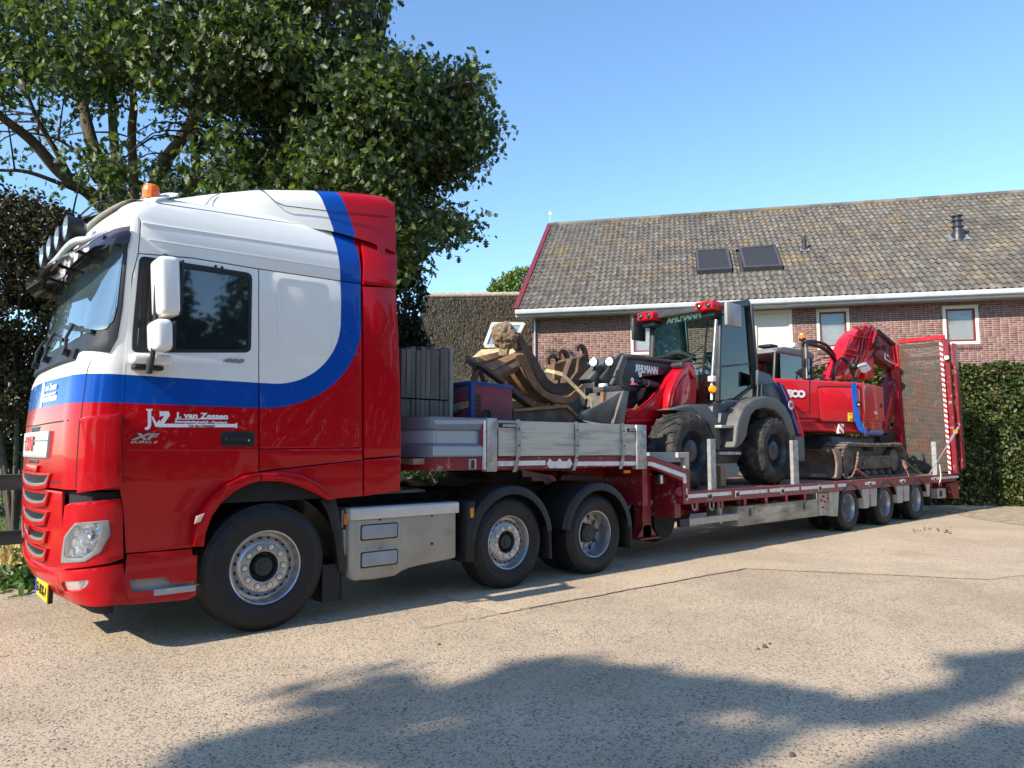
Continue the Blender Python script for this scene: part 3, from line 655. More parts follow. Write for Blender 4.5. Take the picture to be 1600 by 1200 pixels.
# ---------------------------------------------------------------- hedge
HB = G(1600, 792.5); HBm = Vector((HB.x, HB.y, 0))
hd = thing('beech_hedge', (HBm.x, HBm.y, 0), 'tall clipped beech hedge in front of the barn behind the ramps', 'hedge')
Hh = 3.72; n = 46000; q = np.random.RandomState(21); P = []
def hp(s, z, o): return np.array(HBm)+np.array(BW)*s+np.array(BN)*o+np.array([0, 0, z])
while len(P) < n:
    s, z = q.uniform(-5, 6.5), q.uniform(0, Hh); face = q.random_sample() < .86
    o = -abs(q.normal(0, .10)) if face else -q.uniform(0, .9)
    if not face: z = Hh-abs(q.normal(0, .06))
    bulge = .16*mnoise.noise(Vector((s*1.1, z*1.1, 3)))+.08*mnoise.noise(Vector((s*3, z*3, 7)))
    if mnoise.noise(Vector((s*2.1, z*2.6, 0))) < -.28 and q.random_sample() < .8: continue
    P.append(hp(s, z+(.08*mnoise.noise(Vector((s*2, 0, 0))) if not face or z > Hh-.2 else 0), o+bulge-.1))
leaves('foliage', np.array(P), .10, 'oval', leafmat('beech_leaf', [(.018, .036, .009), (.040, .068, .016), (.068, .10, .023), (.13, .155, .04), (.11, .07, .032)], .5, .3), hd, 22, .35)
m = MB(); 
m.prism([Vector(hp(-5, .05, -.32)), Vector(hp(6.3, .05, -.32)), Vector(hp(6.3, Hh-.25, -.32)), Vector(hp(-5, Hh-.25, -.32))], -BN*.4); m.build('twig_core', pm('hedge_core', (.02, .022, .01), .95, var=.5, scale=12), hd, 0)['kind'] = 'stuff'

# ---------------------------------------------------------------- fence, bed, weeds at the left
M_fw = pm('weathered_rail', (.10, .085, .07), .9, var=.4, scale=6, bump=.01, bscale=40, stretch=(.2, 1, 1))
fn = thing('rail_fence', (-3, 3.75, 0), 'low dark timber rail fence left of the truck nose', 'fence')
FY = 3.75
def frail(v0, v1, y, nm='rail'):
    a = S(20, v0, y); b = S(20, v1, y); m = MB(); m.bx(-7, 1.2, y, y+.05, b.z, a.z); return m.bevel(.006, 1).build(nm, M_fw, fn, 30)
frail(741, 766, FY); frail(829, 851, FY+.03); frail(899, 928, FY-.12, 'kick_board')
for xx in (-5.6, -3.7, .2):
    m = MB(); m.cyl((xx, FY+.12, -.1), (xx, FY+.12, 1.0), .05, n=10); m.build('post', pm('pale_post', (.30, .24, .17), .85, var=.25), fn)
m = MB(); pz = G(31, 796); m.cyl((pz.x, pz.y, 0), (pz.x, pz.y, .46), .17, .165, 18); tag(m.build('log_stump', pm('stump', (.42, .33, .22), .85, var=.2), None, org=(pz.x, pz.y, 0)), 'short pale sawn log standing on the grass behind the fence left of the truck nose', 'log')
q = np.random.RandomState(31)
def scatter(n, x0, x1, y0, y1, z=0): return np.stack([q.uniform(x0, x1, n), q.uniform(y0, y1, n), np.full(n, z)], 1)
gm_ = leafmat('grass_blade', [(.05, .09, .02), (.08, .13, .03), (.12, .16, .04), (.2, .19, .08)], .6, .3)
tag(leaves('grass', scatter(42000, -7, 2.5, 6.0, 13, 0), .13, 'blade', gm_, None, 33, 0, up=1.2), 'short mown grass beyond the fence', 'grass')
straw = scatter(9000, -5, 1.0, 3.9, 6.2, .03); straw[:, 2] += q.uniform(0, .06, 9000)
so_ = leaves('straw', straw, .22, 'blade', leafmat('straw_blade', [(.35, .24, .08), (.5, .36, .14), (.62, .48, .2)], .7, .1), None, 34, 0); tag(so_, 'yellow straw mulch between fence and grass', 'straw')
fl = scatter(12000, -7, 3, 12.4, 14.6, 0); fl[:, 2] += q.uniform(.0, 1.35, 12000)*(.6+.4*np.sin(fl[:, 0]*2.2))
fo = leaves('lavender_bed', fl, .12, 'oval', leafmat('bed_leaf', [(.06, .08, .04), (.13, .16, .09), (.2, .22, .15), (.22, .2, .22)], .7, .2), None, 35, -.4); tag(fo, 'grey-green lavender bed beyond the grass', 'flower bed')
wp = G(85, 925); n = 420; P = np.stack([q.normal(wp.x+.0, .28, n), q.normal(wp.y+.55, .25, n), abs(q.normal(0, .12, n))], 1)
wd_ = leaves('weeds', P, .12, 'oval', leafmat('weed_leaf', [(.03, .07, .02), (.07, .13, .03), (.12, .2, .06)], .5, .25), None, 36, -.3); tag(wd_, 'weeds growing behind the truck number plate', 'weeds')
# dirt crumbs and dead leaves on the concrete
M_clod = pm('dirt_clod', (.10, .075, .05), .95, var=.4)
for i, (u, v, s_) in enumerate(((1195, 1012, .018), (1203, 1007, .012), (1185, 1015, .011), (1238, 1182, .014), (686, 1008, .012))):
    p = G(u, v); m = MB(); bmesh.ops.create_icosphere(m.bm, subdivisions=2, radius=s_, matrix=Matrix.Translation(p+Vector((0, 0, s_*.45))))
    for v_ in m.bm.verts: v_.co += (v_.co-p)*.35*mnoise.noise(v_.co*60+Vector((i, 0, 0)))
    tag(m.build('dirt_clod', M_clod, None, 60, org=(p.x, p.y, 0)), ['middle and largest of three dark dirt crumbs lying close together on the yard', 'right one of three dark dirt crumbs lying close together', 'left one of three dark dirt crumbs lying close together', 'lone dark crumb in the foreground tree shadow at the bottom', 'tiny lone dark crumb on the sunny concrete below the steered axle'][i], 'dirt clod', 'dirt crumbs on the yard')
leaves_p = [G(rnd.uniform(1430, 1490), rnd.uniform(824, 834), .012) for _ in range(26)]
ll = leaves('fallen_leaves', np.array([tuple(p) for p in leaves_p]), .06, 'oval', leafmat('dead_leaf', [(.10, .05, .025), (.2, .1, .04)], .8, .1), None, 38, 0); tag(ll, 'patch of brown fallen leaves behind the last trailer wheel', 'leaves')

for k, (x, y, h) in enumerate(((-16, -23, 9), (-6, -25, 11), (3, -24, 10), (12, -25, 12), (21, -24, 10), (30, -22, 11), (-24, -14, 10))):  # unseen trees added so the paintwork mirrors dark foliage instead of bright sky
    cs = [(Vector((x, y, h*.62)), (3.9, 3.3, h*.40)), (Vector((x+2.5, y+.5, h*.36)), (3.2, 2.6, h*.30)), (Vector((x-2.5, y-.5, h*.34)), (3.2, 2.6, h*.30))]
    ww = ['tall leafy tree across the yard, far behind the camera to the left', 'second leafy tree across the yard behind the camera', 'broad leafy tree straight behind the camera', 'tallest leafy tree across the yard, behind the camera', 'leafy tree across the yard behind the camera to the right', 'last leafy tree of the row across the yard on the right', 'leafy tree beside the lime tree outside the picture'][k]
    t_ = blob_tree('yard_tree', (x, y), ww, 'tree', [(.02, .04, .012), (.04, .07, .02), (.06, .10, .03)], cs, 8000, .42, seed=50+k, th=-.5, trunk=.3, rough=.95); t_['group'] = 'trees across the yard'
# ================================================================ VEHICLE HELPERS
M_rubber = pm('tyre_rubber', (.0085, .0085, .0095), .62, var=.25, scale=8, dirt=(.032, .028, .023), damt=.33, dscale=7)
M_rubber_d = pm('dusty_tyre', (.018, .017, .016), .8, var=.3, scale=9, dirt=(.085, .073, .06), damt=.42, dscale=5)
M_rim = pm('rim_silver', (.42, .43, .45), .30, .85, var=.10, dirt=(.16, .14, .12), damt=.34, dscale=9)
M_hub = pm('hub_dark', (.03, .031, .034), .55, var=.3)
M_black = pm('black_plastic', (.011, .012, .0145), .5, var=.2, dirt=(.035, .03, .025), damt=.3, dscale=6)
M_dark = pm('chassis_dark', (.014, .014, .015), .7, var=.4, dirt=(.05, .042, .033), damt=.42, dscale=5)
M_chrome = pm('bolt_steel', (.72, .73, .74), .25, .9, var=.1)
M_galv = pm('galvanised', (.36, .36, .35), .5, .45, var=.2, scale=14, dirt=(.20, .18, .15), damt=.38, dscale=8)
M_gray = pm('grey_plastic', (.34, .34, .33), .45, var=.06)
M_amber = pm('amber_lens', (.9, .28, .02), .15, var=.1, trans=.25)
M_amberbright = pm('orange_beacon', (.95, .17, .01), .18, var=.25, scale=30)
M_redlens = pm('red_lens', (.5, .01, .01), .2)
M_letw = pm('white_vinyl', (.80, .82, .84), .4, var=.02)
WM = {}
def mesh_of(mb, name, mat, smooth=35, bev=None):
    if bev: mb.bevel(*bev)
    bmesh.ops.remove_doubles(mb.bm, verts=mb.bm.verts, dist=1e-5); bmesh.ops.recalc_face_normals(mb.bm, faces=mb.bm.faces)
    me = bpy.data.meshes.new(name); mb.bm.to_mesh(me); mb.bm.free(); me.polygons.foreach_set('use_smooth', [True]*len(me.polygons)); me.set_sharp_from_angle(angle=R(smooth)); me.materials.append(mat); return me
AX = (0, -1, 0)     # outward
def wheel_meshes(kind):
    """unit: tyre radius .5, outer side wall at y = 0, body towards +y"""
    if kind in WM: return WM[kind]
    Wd = .37 if kind == 'front' else .31 if kind == 'mid' else .30
    r = .5; rr = .291
    m = MB(); pr = [(rr, -.03), (rr+.008, -.006), (rr+.02, .004), (rr+.06, .012), (r-.11, .012), (r-.10, .016), (r-.06, .008), (r-.045, .0), (r-.028, -.012), (r-.012, -.03)]
    ng = 4; x = -.035; seg = (Wd-.07)/ng
    for g in range(ng):
        pr += [(r, x-.002), (r+.001, x-seg+.012), (r-.012, x-seg+.010), (r-.012, x-seg+.002)]; x -= seg
    pr += [(r-.012, -Wd+.03), (r-.05, -Wd), (rr+.02, -Wd+.01), (rr, -Wd+.03)]
    m.lathe(pr, (0, 0, 0), AX, 72); tyre = mesh_of(m, 'wheel', M_rubber, 28)
    # raised side wall marks
    m = MB(); rim = [(rr+.004, -.030), (rr+.006, -.012), (rr-.002, -.004), (rr-.012, -.010), (rr-.016, -.03), (rr-.024, -.05)]
    if kind != 'rear':
        rim += [(.262, -.085), (.240, -.085), (.205, -.055), (.195, -.048), (.190, -.046), (.125, -.046), (.120, -.050), (.118, -.085), (.10, -.12)]
    else:
        rim += [(.262, -.10), (.250, -.16), (.244, -.178), (.225, -.182), (.190, -.172), (.185, -.20), (.14, -.20), (.118, -.205)]
    m.lathe(rim, (0, 0, 0), AX, 56); m.lathe([(rr, -.03), (rr, -Wd+.02), (.2, -Wd+.02)], (0, 0, 0), AX, 40); rimm = mesh_of(m, 'rim', M_rim, 30)
    # hub
    m = MB()
    if kind != 'rear': m.lathe([(.119, -.075), (.105, -.11), (.10, -.13), (.082, -.13), (.075, -.06), (.068, -.05), (.04, -.048), (.037, -.038), (0, -.036)], (0, 0, 0), AX, 32)
    else: m.lathe([(.12, -.205), (.118, -.12), (.105, -.105), (.10, -.1), (.07, -.1), (.06, -.088), (0, -.086)], (0, 0, 0), AX, 32)
    hub = mesh_of(m, 'hub', M_hub); m = MB(); m.cyl((0, .02, 0), (0, -.003, 0), .0275, n=16); WM['seat'] = mesh_of(m, 'nut_seat', M_hub, 30)
    # vent openings
    m = MB(); nv = 20 if kind != 'rear' else 10
    for i in range(nv):
        a = 2*math.pi*(i+.5)/nv; c, s = math.cos(a), math.sin(a)
        if kind != 'rear':
            cc = Vector((.2245*c, .0705, .2245*s)); M_ = Matrix.Rotation(-a, 3, 'Y') @ Matrix.Rotation(R(-40), 3, 'Z')
            m.box(cc+Vector((0, .0045, 0)), (.026, .014, .028), M_)
        else:
            cc = Vector((.2075*c, .1765, .2075*s)); m.cyl(cc+Vector((0, .02, 0)), cc+Vector((0, -.003, 0)), .024, n=14)
    vent = mesh_of(m, 'vent_hole', pm('vent_dark', (.008, .008, .009), .9), 30, (.008, 2) if kind != 'rear' else None)
    m = MB(); m.cyl((0, .02, 0), (0, -.0, 0), .0225, n=16); m.cyl((0, 0, 0), (0, -.016, 0), .0165, n=6); m.cyl((0, -.016, 0), (0, -.024, 0), .011, .009, n=10); nut = mesh_of(m, 'wheel_nut', M_chrome, 30)
    WM[kind] = (tyre, rimm, hub, vent, nut, kind); return WM[kind]
def make_wheel(parent, c, r, kind, far=False, nuts=True, steer=0, tyre_mat=None):
    tyre, rimm, hub, vent, nut, k = wheel_meshes(kind); sc = r/.5
    Mw = Matrix.Translation(Vector(c)) @ Matrix.Rotation(math.pi if far else 0, 4, 'Z') @ Matrix.Rotation(steer, 4, 'Z') @ Matrix.Rotation(rnd.uniform(0, 6), 4, 'Y') @ Matrix.Scale(sc, 4)
    o = inst('wheel', tyre, parent, Mw); ORG[o.name] = Vector((0, 0, 0))
    def sub(n, me, M=Matrix()):
        s = bpy.data.objects.new(n, me); COL.objects.link(s); s.parent = o; s.matrix_local = M; return s
    if far: sub('rim', rimm); return o
    sub('rim', rimm); sub('hub', hub); sub('vent_holes', vent)
    if nuts:
        rad, dep_ = (.158, .047) if kind != 'rear' else (.162, .20)
        for i in range(10):
            a = 2*math.pi*i/10; sub('nut_seat', WM['seat'], Matrix.Translation((rad*math.cos(a), dep_, rad*math.sin(a)))); sub('wheel_nut', nut, Matrix.Translation((rad*math.cos(a), dep_-.004, rad*math.sin(a))))
    return o

# ================================================================ TRUCK
truck = thing('truck', (0, 0, 0), 'red white and blue three-axle tractor unit with sleeper cab and orange roof beacon', 'truck')
def livery():
    m = bpy.data.materials.new('livery_paint'); m.use_nodes = True; N = m.node_tree.nodes; L = m.node_tree.links; b = N['Principled BSDF']
    tc = N.new('ShaderNodeTexCoord'); tc.object = truck; sp = N.new('ShaderNodeSeparateXYZ'); L.new(tc.outputs['Object'], sp.inputs[0]); x, z = sp.outputs[0], sp.outputs[2]
    def ma(op, a, c=None, d=None):
        n = N.new('ShaderNodeMath'); n.operation = op
        for i, v in enumerate((a, c, d)):
            if v is None: continue
            if hasattr(v, 'links'): L.new(v, n.inputs[i])
            else: n.inputs[i].default_value = v
        return n.outputs[0]
    lean = ma('ADD', ma('MULTIPLY', ma('MAXIMUM', ma('SUBTRACT', z, 2.8), 0), .06), ma('MULTIPLY', ma('MAXIMUM', ma('SUBTRACT', z, 3.5), 0), .30))
    xx = ma('ADD', x, lean)
    def region(cx, a, cz, bb):
        p = ma('DIVIDE', ma('MAXIMUM', ma('SUBTRACT', xx, cx), 0), a); q = ma('DIVIDE', ma('MAXIMUM', ma('SUBTRACT', cz, z), 0), bb)
        return ma('LESS_THAN', ma('ADD', ma('MULTIPLY', p, p), ma('MULTIPLY', q, q)), 1)
    wh = region(0, .62, 2.62, .59); nr = region(-.1, .93, 2.62, .80)
    def mix(f, a, c):
        n = N.new('ShaderNodeMix'); n.data_type = 'RGBA'; L.new(f, n.inputs[0])
        for s_, v in ((6, a), (7, c)):
            if hasattr(v, 'links'): L.new(v, n.inputs[s_])
            else: n.inputs[s_].default_value = C4(v)
        return n.outputs[2]
    c = mix(nr, (.42, .0012, .007), (.002, .060, .34)); c = mix(wh, c, (.78, .77, .72))
    nz = N.new('ShaderNodeTexNoise'); nz.inputs['Scale'].default_value = 2.5; nz.inputs['Detail'].default_value = 8; L.new(tc.outputs['Object'], nz.inputs[0])
    mr = N.new('ShaderNodeMapRange'); mr.inputs[3].default_value = .16; mr.inputs[4].default_value = .34; L.new(nz.outputs[0], mr.inputs[0]); L.new(mr.outputs[0], b.inputs['Roughness'])
    # thin road dust low down on the bodywork
    low = ma('MULTIPLY', ma('MAXIMUM', ma('SUBTRACT', 1.15, z), 0), .10); dn = N.new('ShaderNodeTexNoise'); dn.inputs['Scale'].default_value = 9; dn.inputs['Detail'].default_value = 8; L.new(tc.outputs['Object'], dn.inputs[0])
    dm = ma('MULTIPLY', low, ma('MULTIPLY', dn.outputs[0], 1.4)); c2 = mix(dm, c, (.34, .28, .2))
    L.new(c2, b.inputs['Base Color']); b.inputs['Coat Weight'].default_value = .42; b.inputs['Specular IOR Level'].default_value = .15; b.inputs['Coat Roughness'].default_value = .02
    n2 = N.new('ShaderNodeTexNoise'); n2.inputs['Scale'].default_value = 1.6; L.new(tc.outputs['Object'], n2.inputs[0]); bp = N.new('ShaderNodeBump'); bp.inputs['Distance'].default_value = .0006; bp.inputs['Strength'].default_value = .5; L.new(n2.outputs[0], bp.inputs['Height']); L.new(bp.outputs[0], b.inputs['Normal']); L.new(bp.outputs[0], b.inputs['Coat Normal'])
    return m
M_liv = livery()
M_redp = pm('red_paint', (.42, .0012, .007), .35, var=.05, coat=.42, spec=.15)
M_whitep = pm('white_paint', (.78, .77, .72), .3, var=.03, coat=.8)
ZF = [.2, .3, .5, .9, 1.3, 1.7, 2.05, 2.2, 2.67, 3.05, 3.25, 3.38, 3.46, 3.52]
XFt = [-1.36, -1.41, -1.45, -1.47, -1.48, -1.47, -1.45, -1.41, -1.32, -1.25, -1.21, -1.13, -1.03, -.88]
XS0 = -1.10
def ty(z): return .22*max(0, (z-3.08)/.5)**2
def Cs(s, z):
    t = ty(z); xf = float(np.interp(z, ZF, XFt)); yn = t; mir = False
    if s >= XS0: return Vector((s, t, z))
    if s < -2.5: s = -5.0-s; mir = True
    if s >= XS0: P = Vector((s, t, z))
    else:
        b = .38; xs = max(XS0, min(XS0, xf+.12)) if xf < -1.22 else max(XS0, xf+.14); xs = XS0 if xs < XS0 else xs
        if s > -1.65:
            k = (XS0-s)/.55; a = k*math.pi/2; e = 2/2.35
            P = Vector((xs+(xf-xs)*abs(math.sin(a))**e, t+b*(1-abs(math.cos(a))**e), z))
        else:
            k = (-1.65-s)/.85; y = t+b+(1.25-t-b)*k; P = Vector((xf-.05*(1-(1-k)**2), y, z))
    if mir: P.y = 2.5-P.y
    return P
for _k in range(6):
    for _z, _u in ((.3, 60), (.5, 40), (.9, 36), (1.3, 36), (1.7, 41), (2.05, 49), (2.2, 60), (2.67, 80), (3.05, 95)):
        _i = ZF.index(_z); _m = min(proj(Cs(_s, _z))[0] for _s in np.arange(-3.9, -1.6, .05)); XFt[_i] += (_u-_m)/1126*8.2*.8
ZF_ok = [round(v, 3) for v in XFt]; print('front profile', ZF_ok)
def Cn(s, z):
    h = .004; a = Cs(s+h, z)-Cs(s-h, z); b = Cs(s, z+h)-Cs(s, z-h); n = a.cross(b); n.normalize()
    return n if n.dot(Cs(s, z)-Vector((-.2, 1.25, z))) > 0 else -n
_g = [(s, z) for s in np.arange(-4.2, 1.35, .05) for z in np.arange(.2, 3.56, .05)]
_gp = np.array([proj(Cs(s, z)) for s, z in _g])
_vis = np.array([Cn(s, z).dot(CAM-Cs(s, z)) > 0 for s, z in _g])
def CI(u, v, off=0):
    d = ((_gp-np.array((u, v)))**2).sum(1)+(~_vis)*1e6; s, z = _g[int(np.argmin(d))]
    f = lambda s, z: proj(Cs(s, z)+Cn(s, z)*off)
    for _ in range(12):
        a = f(s, z); h = .003; bs = f(s+h, z); bz = f(s, z+h)
        J = np.array([[(bs[0]-a[0])/h, (bz[0]-a[0])/h], [(bs[1]-a[1])/h, (bz[1]-a[1])/h]])
        try: dl = np.linalg.solve(J, [u-a[0], v-a[1]])
        except Exception: break
        dl = np.clip(dl, -.08, .08); s += dl[0]; z += dl[1]
    return float(s), float(z)
def surf(name, outer, mat, parent, holes=(), off=0.0, thick=.02, px=True, step=.06, zstep=.12, bev=.004, fn=None, map_=None, smooth=30):
    """a panel lying on the cab's skin; outlines in photo pixels (px) or in (s, z)"""
    cv = (lambda P: [CI(*p) for p in P]) if px else (lambda P: P)
    bm = bmesh.new(); es = []
    loops = [cv(outer)]+[cv(h) for h in holes]
    for Lp in loops:
        vs_ = [bm.verts.new((s, z, 0)) for s, z in Lp]
        es += [bm.edges.new((vs_[i], vs_[(i+1) % len(vs_)])) for i in range(len(vs_))]
    bmesh.ops.triangle_fill(bm, edges=es, use_beauty=True, use_dissolve=False)
    s0, s1 = min(p[0] for p in loops[0]), max(p[0] for p in loops[0]); z0, z1 = min(p[1] for p in loops[0]), max(p[1] for p in loops[0])
    for x in np.arange(math.ceil(s0/step)*step, min(s1, XS0+.001), step): bmesh.ops.bisect_plane(bm, geom=bm.verts[:]+bm.edges[:]+bm.faces[:], plane_co=(x, 0, 0), plane_no=(1, 0, 0), dist=1e-5)
    for z in np.arange(math.ceil(z0/zstep)*zstep, z1, zstep): bmesh.ops.bisect_plane(bm, geom=bm.verts[:]+bm.edges[:]+bm.faces[:], plane_co=(0, z, 0), plane_no=(0, 1, 0), dist=1e-5)
    fs = bm.faces[:]; inner = {v: (v.co.x, v.co.y) for v in bm.verts}
    r = bmesh.ops.extrude_face_region(bm, geom=fs); nv = [g for g in r['geom'] if isinstance(g, bmesh.types.BMVert)]
    ext = fn or (lambda s, z: 0)
    for v in bm.verts:
        s, z = v.co.x, v.co.y; top = v in set_ if False else None
    nvs = set(nv)
    for v in bm.verts:
        s, z = v.co.x, v.co.y; P, n = Cs(s, z), Cn(s, z); v.co = P+n*(off+ext(s, z) if v in nvs else off-thick)
    bmesh.ops.recalc_face_normals(bm, faces=bm.faces)
    if bev:
        ed = [e for e in bm.edges if len(e.link_faces) == 2 and e.calc_face_angle(0) > R(55) and all(v in nvs for v in e.verts)]
        bmesh.ops.bevel(bm, geom=ed, offset=bev, segments=2, profile=.5, affect='EDGES', clamp_overlap=True)
    me = bpy.data.meshes.new(name); bm.to_mesh(me); bm.free(); me.polygons.foreach_set('use_smooth', [True]*len(me.polygons)); me.set_sharp_from_angle(angle=R(smooth))
    return link(name, me, mat, parent)
def rr_poly(x0, x1, z0, z1, r, n=4):
    P = []
    for cx, cz, a0 in ((x1-r, z1-r, 0), (x0+r, z1-r, 90), (x0+r, z0+r, 180), (x1-r, z0+r, 270)):
        for i in range(n+1): a = R(a0+90*i/n); P.append((cx+r*math.cos(a), cz+r*math.sin(a)))
    return P
def rnd_px(P, r, n=4):
    """round the corners of a polygon"""
    out = []; m = len(P)
    for i in range(m):
        a, b, c = Vector(P[i-1]), Vector(P[i]), Vector(P[(i+1) % m]); l1, l2 = (a-b), (c-b); k = min(r, l1.length*.45, l2.length*.45); p, q = b+l1.normalized()*k, b+l2.normalized()*k
        for j in range(n+1): t = j/n; out.append(tuple(p*(1-t)**2+b*2*t*(1-t)+q*t*t))
    return out
# dark inner shell behind the panel gaps
m = MB(); m.bx(-1.2, -.62, .06, .2, .40, 1.1); m.bx(-1.2, -.62, 2.3, 2.44, .40, 1.1); m.bx(-1.08, 1.0, .05, 2.45, 1.05, 3.12); m.build('cab_core', pm('seam_dark', (.012, .012, .013), .8), truck, 0)
# front bodywork: one curved skin from near pillar round to the far pillar
m = MB()
def fr(i, j):
    s = XS0-.004-(2.8-.008)*i; z = 1.19+(3.515-1.19)*j; return Cs(s, z)
m.grid(fr, 72, 34); m.build('cab_front', M_liv, truck, 40)
m = MB(); m.grid(lambda i, j: Cs(XS0-.004-(2.8-.008)*i, .3+(1.17-.3)*j)-Cn(XS0-.004-(2.8-.008)*i, .3+.87*j)*.05, 60, 8); m.build('front_core', pm('seam_dark', (1, 1, 1)), truck, 40)
# side panels
door_o = [(191, 590), (199, 500), (208, 430), (217, 397), (300, 404), (403.5, 421), (403.5, 600), (403.5, 737), (385, 741), (360, 752), (340, 768), (322, 790), (309, 815), (299, 855), (250, 860), (197, 864), (193, 800), (188, 765), (188.5, 700)]
win_h = rnd_px([(220, 402), (392, 429), (390, 549), (208, 549), (209, 520)], 9)
door = surf('door', door_o, M_liv, truck, [win_h], zstep=.25)
surf('window_seal', rnd_px([(218, 399.5), (394, 427), (392, 551), (206, 551), (207, 520)], 10), M_black, door, [rnd_px([(227, 411), (389, 434), (387, 546), (214, 546), (215, 520)], 8)], off=.004, thick=.01, bev=.002)
M_cabglass = pm('cab_glass', (.012, .018, .022), .03, spec=.9, ior=1.65, var=.3, scale=1.5, coat=.3)
surf('window', rnd_px([(225, 409), (391, 432), (389, 548), (212, 548), (213, 520)], 8), M_cabglass, door, off=-.004, thick=.004, bev=0)
surf('quarter_post', [(226, 412), (236, 412), (226, 546), (215, 546)], M_black, door, off=.002, thick=.005, bev=.001)
surf('sleeper_panel', [(405.5, 421), (544, 441.5), (563.5, 444), (565.5, 560), (566, 699), (405.5, 701)], M_liv, truck, zstep=.25)
surf('locker_lid', rnd_px([(435, 435), (511, 446), (514, 552), (437, 548)], 10), M_liv, truck, off=.004, thick=.004, bev=.003)
surf('locker_rim', rnd_px([(433, 433), (513, 444), (516, 555), (435, 551)], 11), M_liv, truck, [rnd_px([(437, 438), (509, 448), (512, 550), (439, 546)], 9)], off=.006, thick=.006, bev=.003)
surf('side_panel', [(405.5, 702.5), (566, 700.5), (566, 718), (490, 726), (440, 732), (405.5, 736)], M_liv, truck)
surf('side_panel', [(217, 395), (221, 345), (226, 318), (250, 318.5), (315, 328), (401, 341), (487, 354), (526, 362), (558, 368), (562, 400), (564, 442.5), (545, 440), (403, 419), (300, 402)], M_liv, truck, step=.1, zstep=.05)
# character lines pressed into the upper panel
for (a, b) in (((222, 346.5), (527, 393)), ((232, 373), (529, 419))):
    surf('crease_line', [a, b, (b[0], b[1]+2.6), (a[0], a[1]+2.2)], M_liv, truck, off=.006, thick=.006, bev=.002, step=.2, zstep=.3)
pz = [CI(*p) for p in [(190, 592), (198, 500), (207, 430), (216, 397), (220, 345), (225, 318)]]
surf('pillar_panel', [(a_-.004, z_) for a_, z_ in pz]+[(-1.108, pz[-1][1]), (-1.108, pz[0][1])], M_liv, truck, px=False, off=-.001, thick=.02, bev=.0015, zstep=.06)
fy = lambda s, z: .0
def fair(px): 
    return px
# rear side fairing: four panels with gaps, slightly proud of the cab
surf('side_fairing', [(566.5, 448), (617, 450.5), (621, 520), (624, 600), (625.5, 711), (568.5, 716), (568, 560)], M_liv, truck, off=.012, thick=.04, zstep=.3, bev=.012)
surf('side_fairing', [(568.5, 718.5), (625.5, 713.5), (624.5, 767), (568.5, 775)], M_liv, truck, off=.012, thick=.04, bev=.010)
surf('side_fairing', [(559.5, 369), (612, 374), (617, 448), (566, 444.5)], M_liv, truck, off=.012, thick=.04, bev=.01, zstep=.08)
# wheel arch trim and the panel behind the wheel
surf('arch_panel', [(405.5, 738.5), (440, 734), (490, 728), (566, 719.5), (566.5, 775), (521, 779), (500, 768), (470, 757), (440, 751), (405.5, 750)], M_liv, truck, off=.004)
arch_o = [(299, 853), (303, 825), (313, 798), (330, 775), (352, 757), (380, 743), (403.5, 739)]
arch_i = [(403.5, 751), (385, 756), (362, 768), (343, 784), (328, 805), (318, 832), (315, 853)]
surf('wheel_arch', arch_o+arch_i, M_redp, truck, off=.05, thick=.06, bev=.012)
surf('wheel_arch', [(405.5, 739.5), (440, 737), (470, 742), (500, 758), (522, 780), (510, 781), (490, 770), (465, 759), (438, 752), (405.5, 751.5)], M_redp, truck, off=.04, thick=.05, bev=.012)
surf('side_marker', [(303, 806), (316, 801), (310, 814), (300, 818)], pm('pale_amber', (.75, .6, .45), .3), truck, off=.056, thick=.01)
# sill and step under the door
surf('step_panel', [(199, 866), (299, 858), (301, 868), (308, 867), (306, 930), (292, 937), (197, 945), (193, 905)], M_liv, truck, [[(201, 906), (262, 902), (266, 912), (305, 908), (304, 918), (206, 925)]], off=.004, bev=.008)
m = MB(); a, b = S(201, 905, .0), S(306, 916, .0); m.bx(a.x, b.x, .01, .16, b.z-.02, b.z+.0); m.bx(a.x-.02, b.x+.0, .045, .055, b.z-.03, a.z+.06); m.bx(b.x-.3, b.x, -.008, .02, b.z-.035, b.z+.012); m.bevel(.006, 2).build('step', M_gray, truck)
m = MB()
for i in range(9): m.bx(a.x+.04+i*.055, a.x+.065+i*.055, .03, .14, b.z, b.z+.006)
m.build('step_tread', M_galv, truck, 0)
m = MB(); a, b = S(198, 838, .0), S(299, 860, .0); m.bx(-1.08, b.x, .05, .3, b.z, a.z); m.build('step_recess', pm('seam_dark', (1, 1, 1)), truck, 0)
# front skirt, bumper, headlight
def far(P): return [(-5.0-s, z) for s, z in P][::-1]
def both(name, P, mat, parent, **k):
    q = [CI(*p) for p in P]; a = surf(name, q, mat, parent, px=False, **k); b = surf(name, far(q), mat, parent, px=False, **k); return a, b
def band(name, zlo, zhi, mat, s0=-1.115, s1=-3.885, **k):
    n = 24; P = [(s0+(s1-s0)*i/n, zhi) for i in range(n+1)]+[(s1+(s0-s1)*i/n, zlo) for i in range(n+1)]
    return surf(name, P[::-1], mat, truck, px=False, **k)
zb0, zb1 = .33, CI(190, 878)[1]
hl = [CI(*p) for p in rnd_px([(100, 868), (104, 838), (120, 817), (170, 812), (172, 835), (158, 862), (135, 877), (99, 879)], 3)]
hl2 = [(s, z) for s, z in hl]
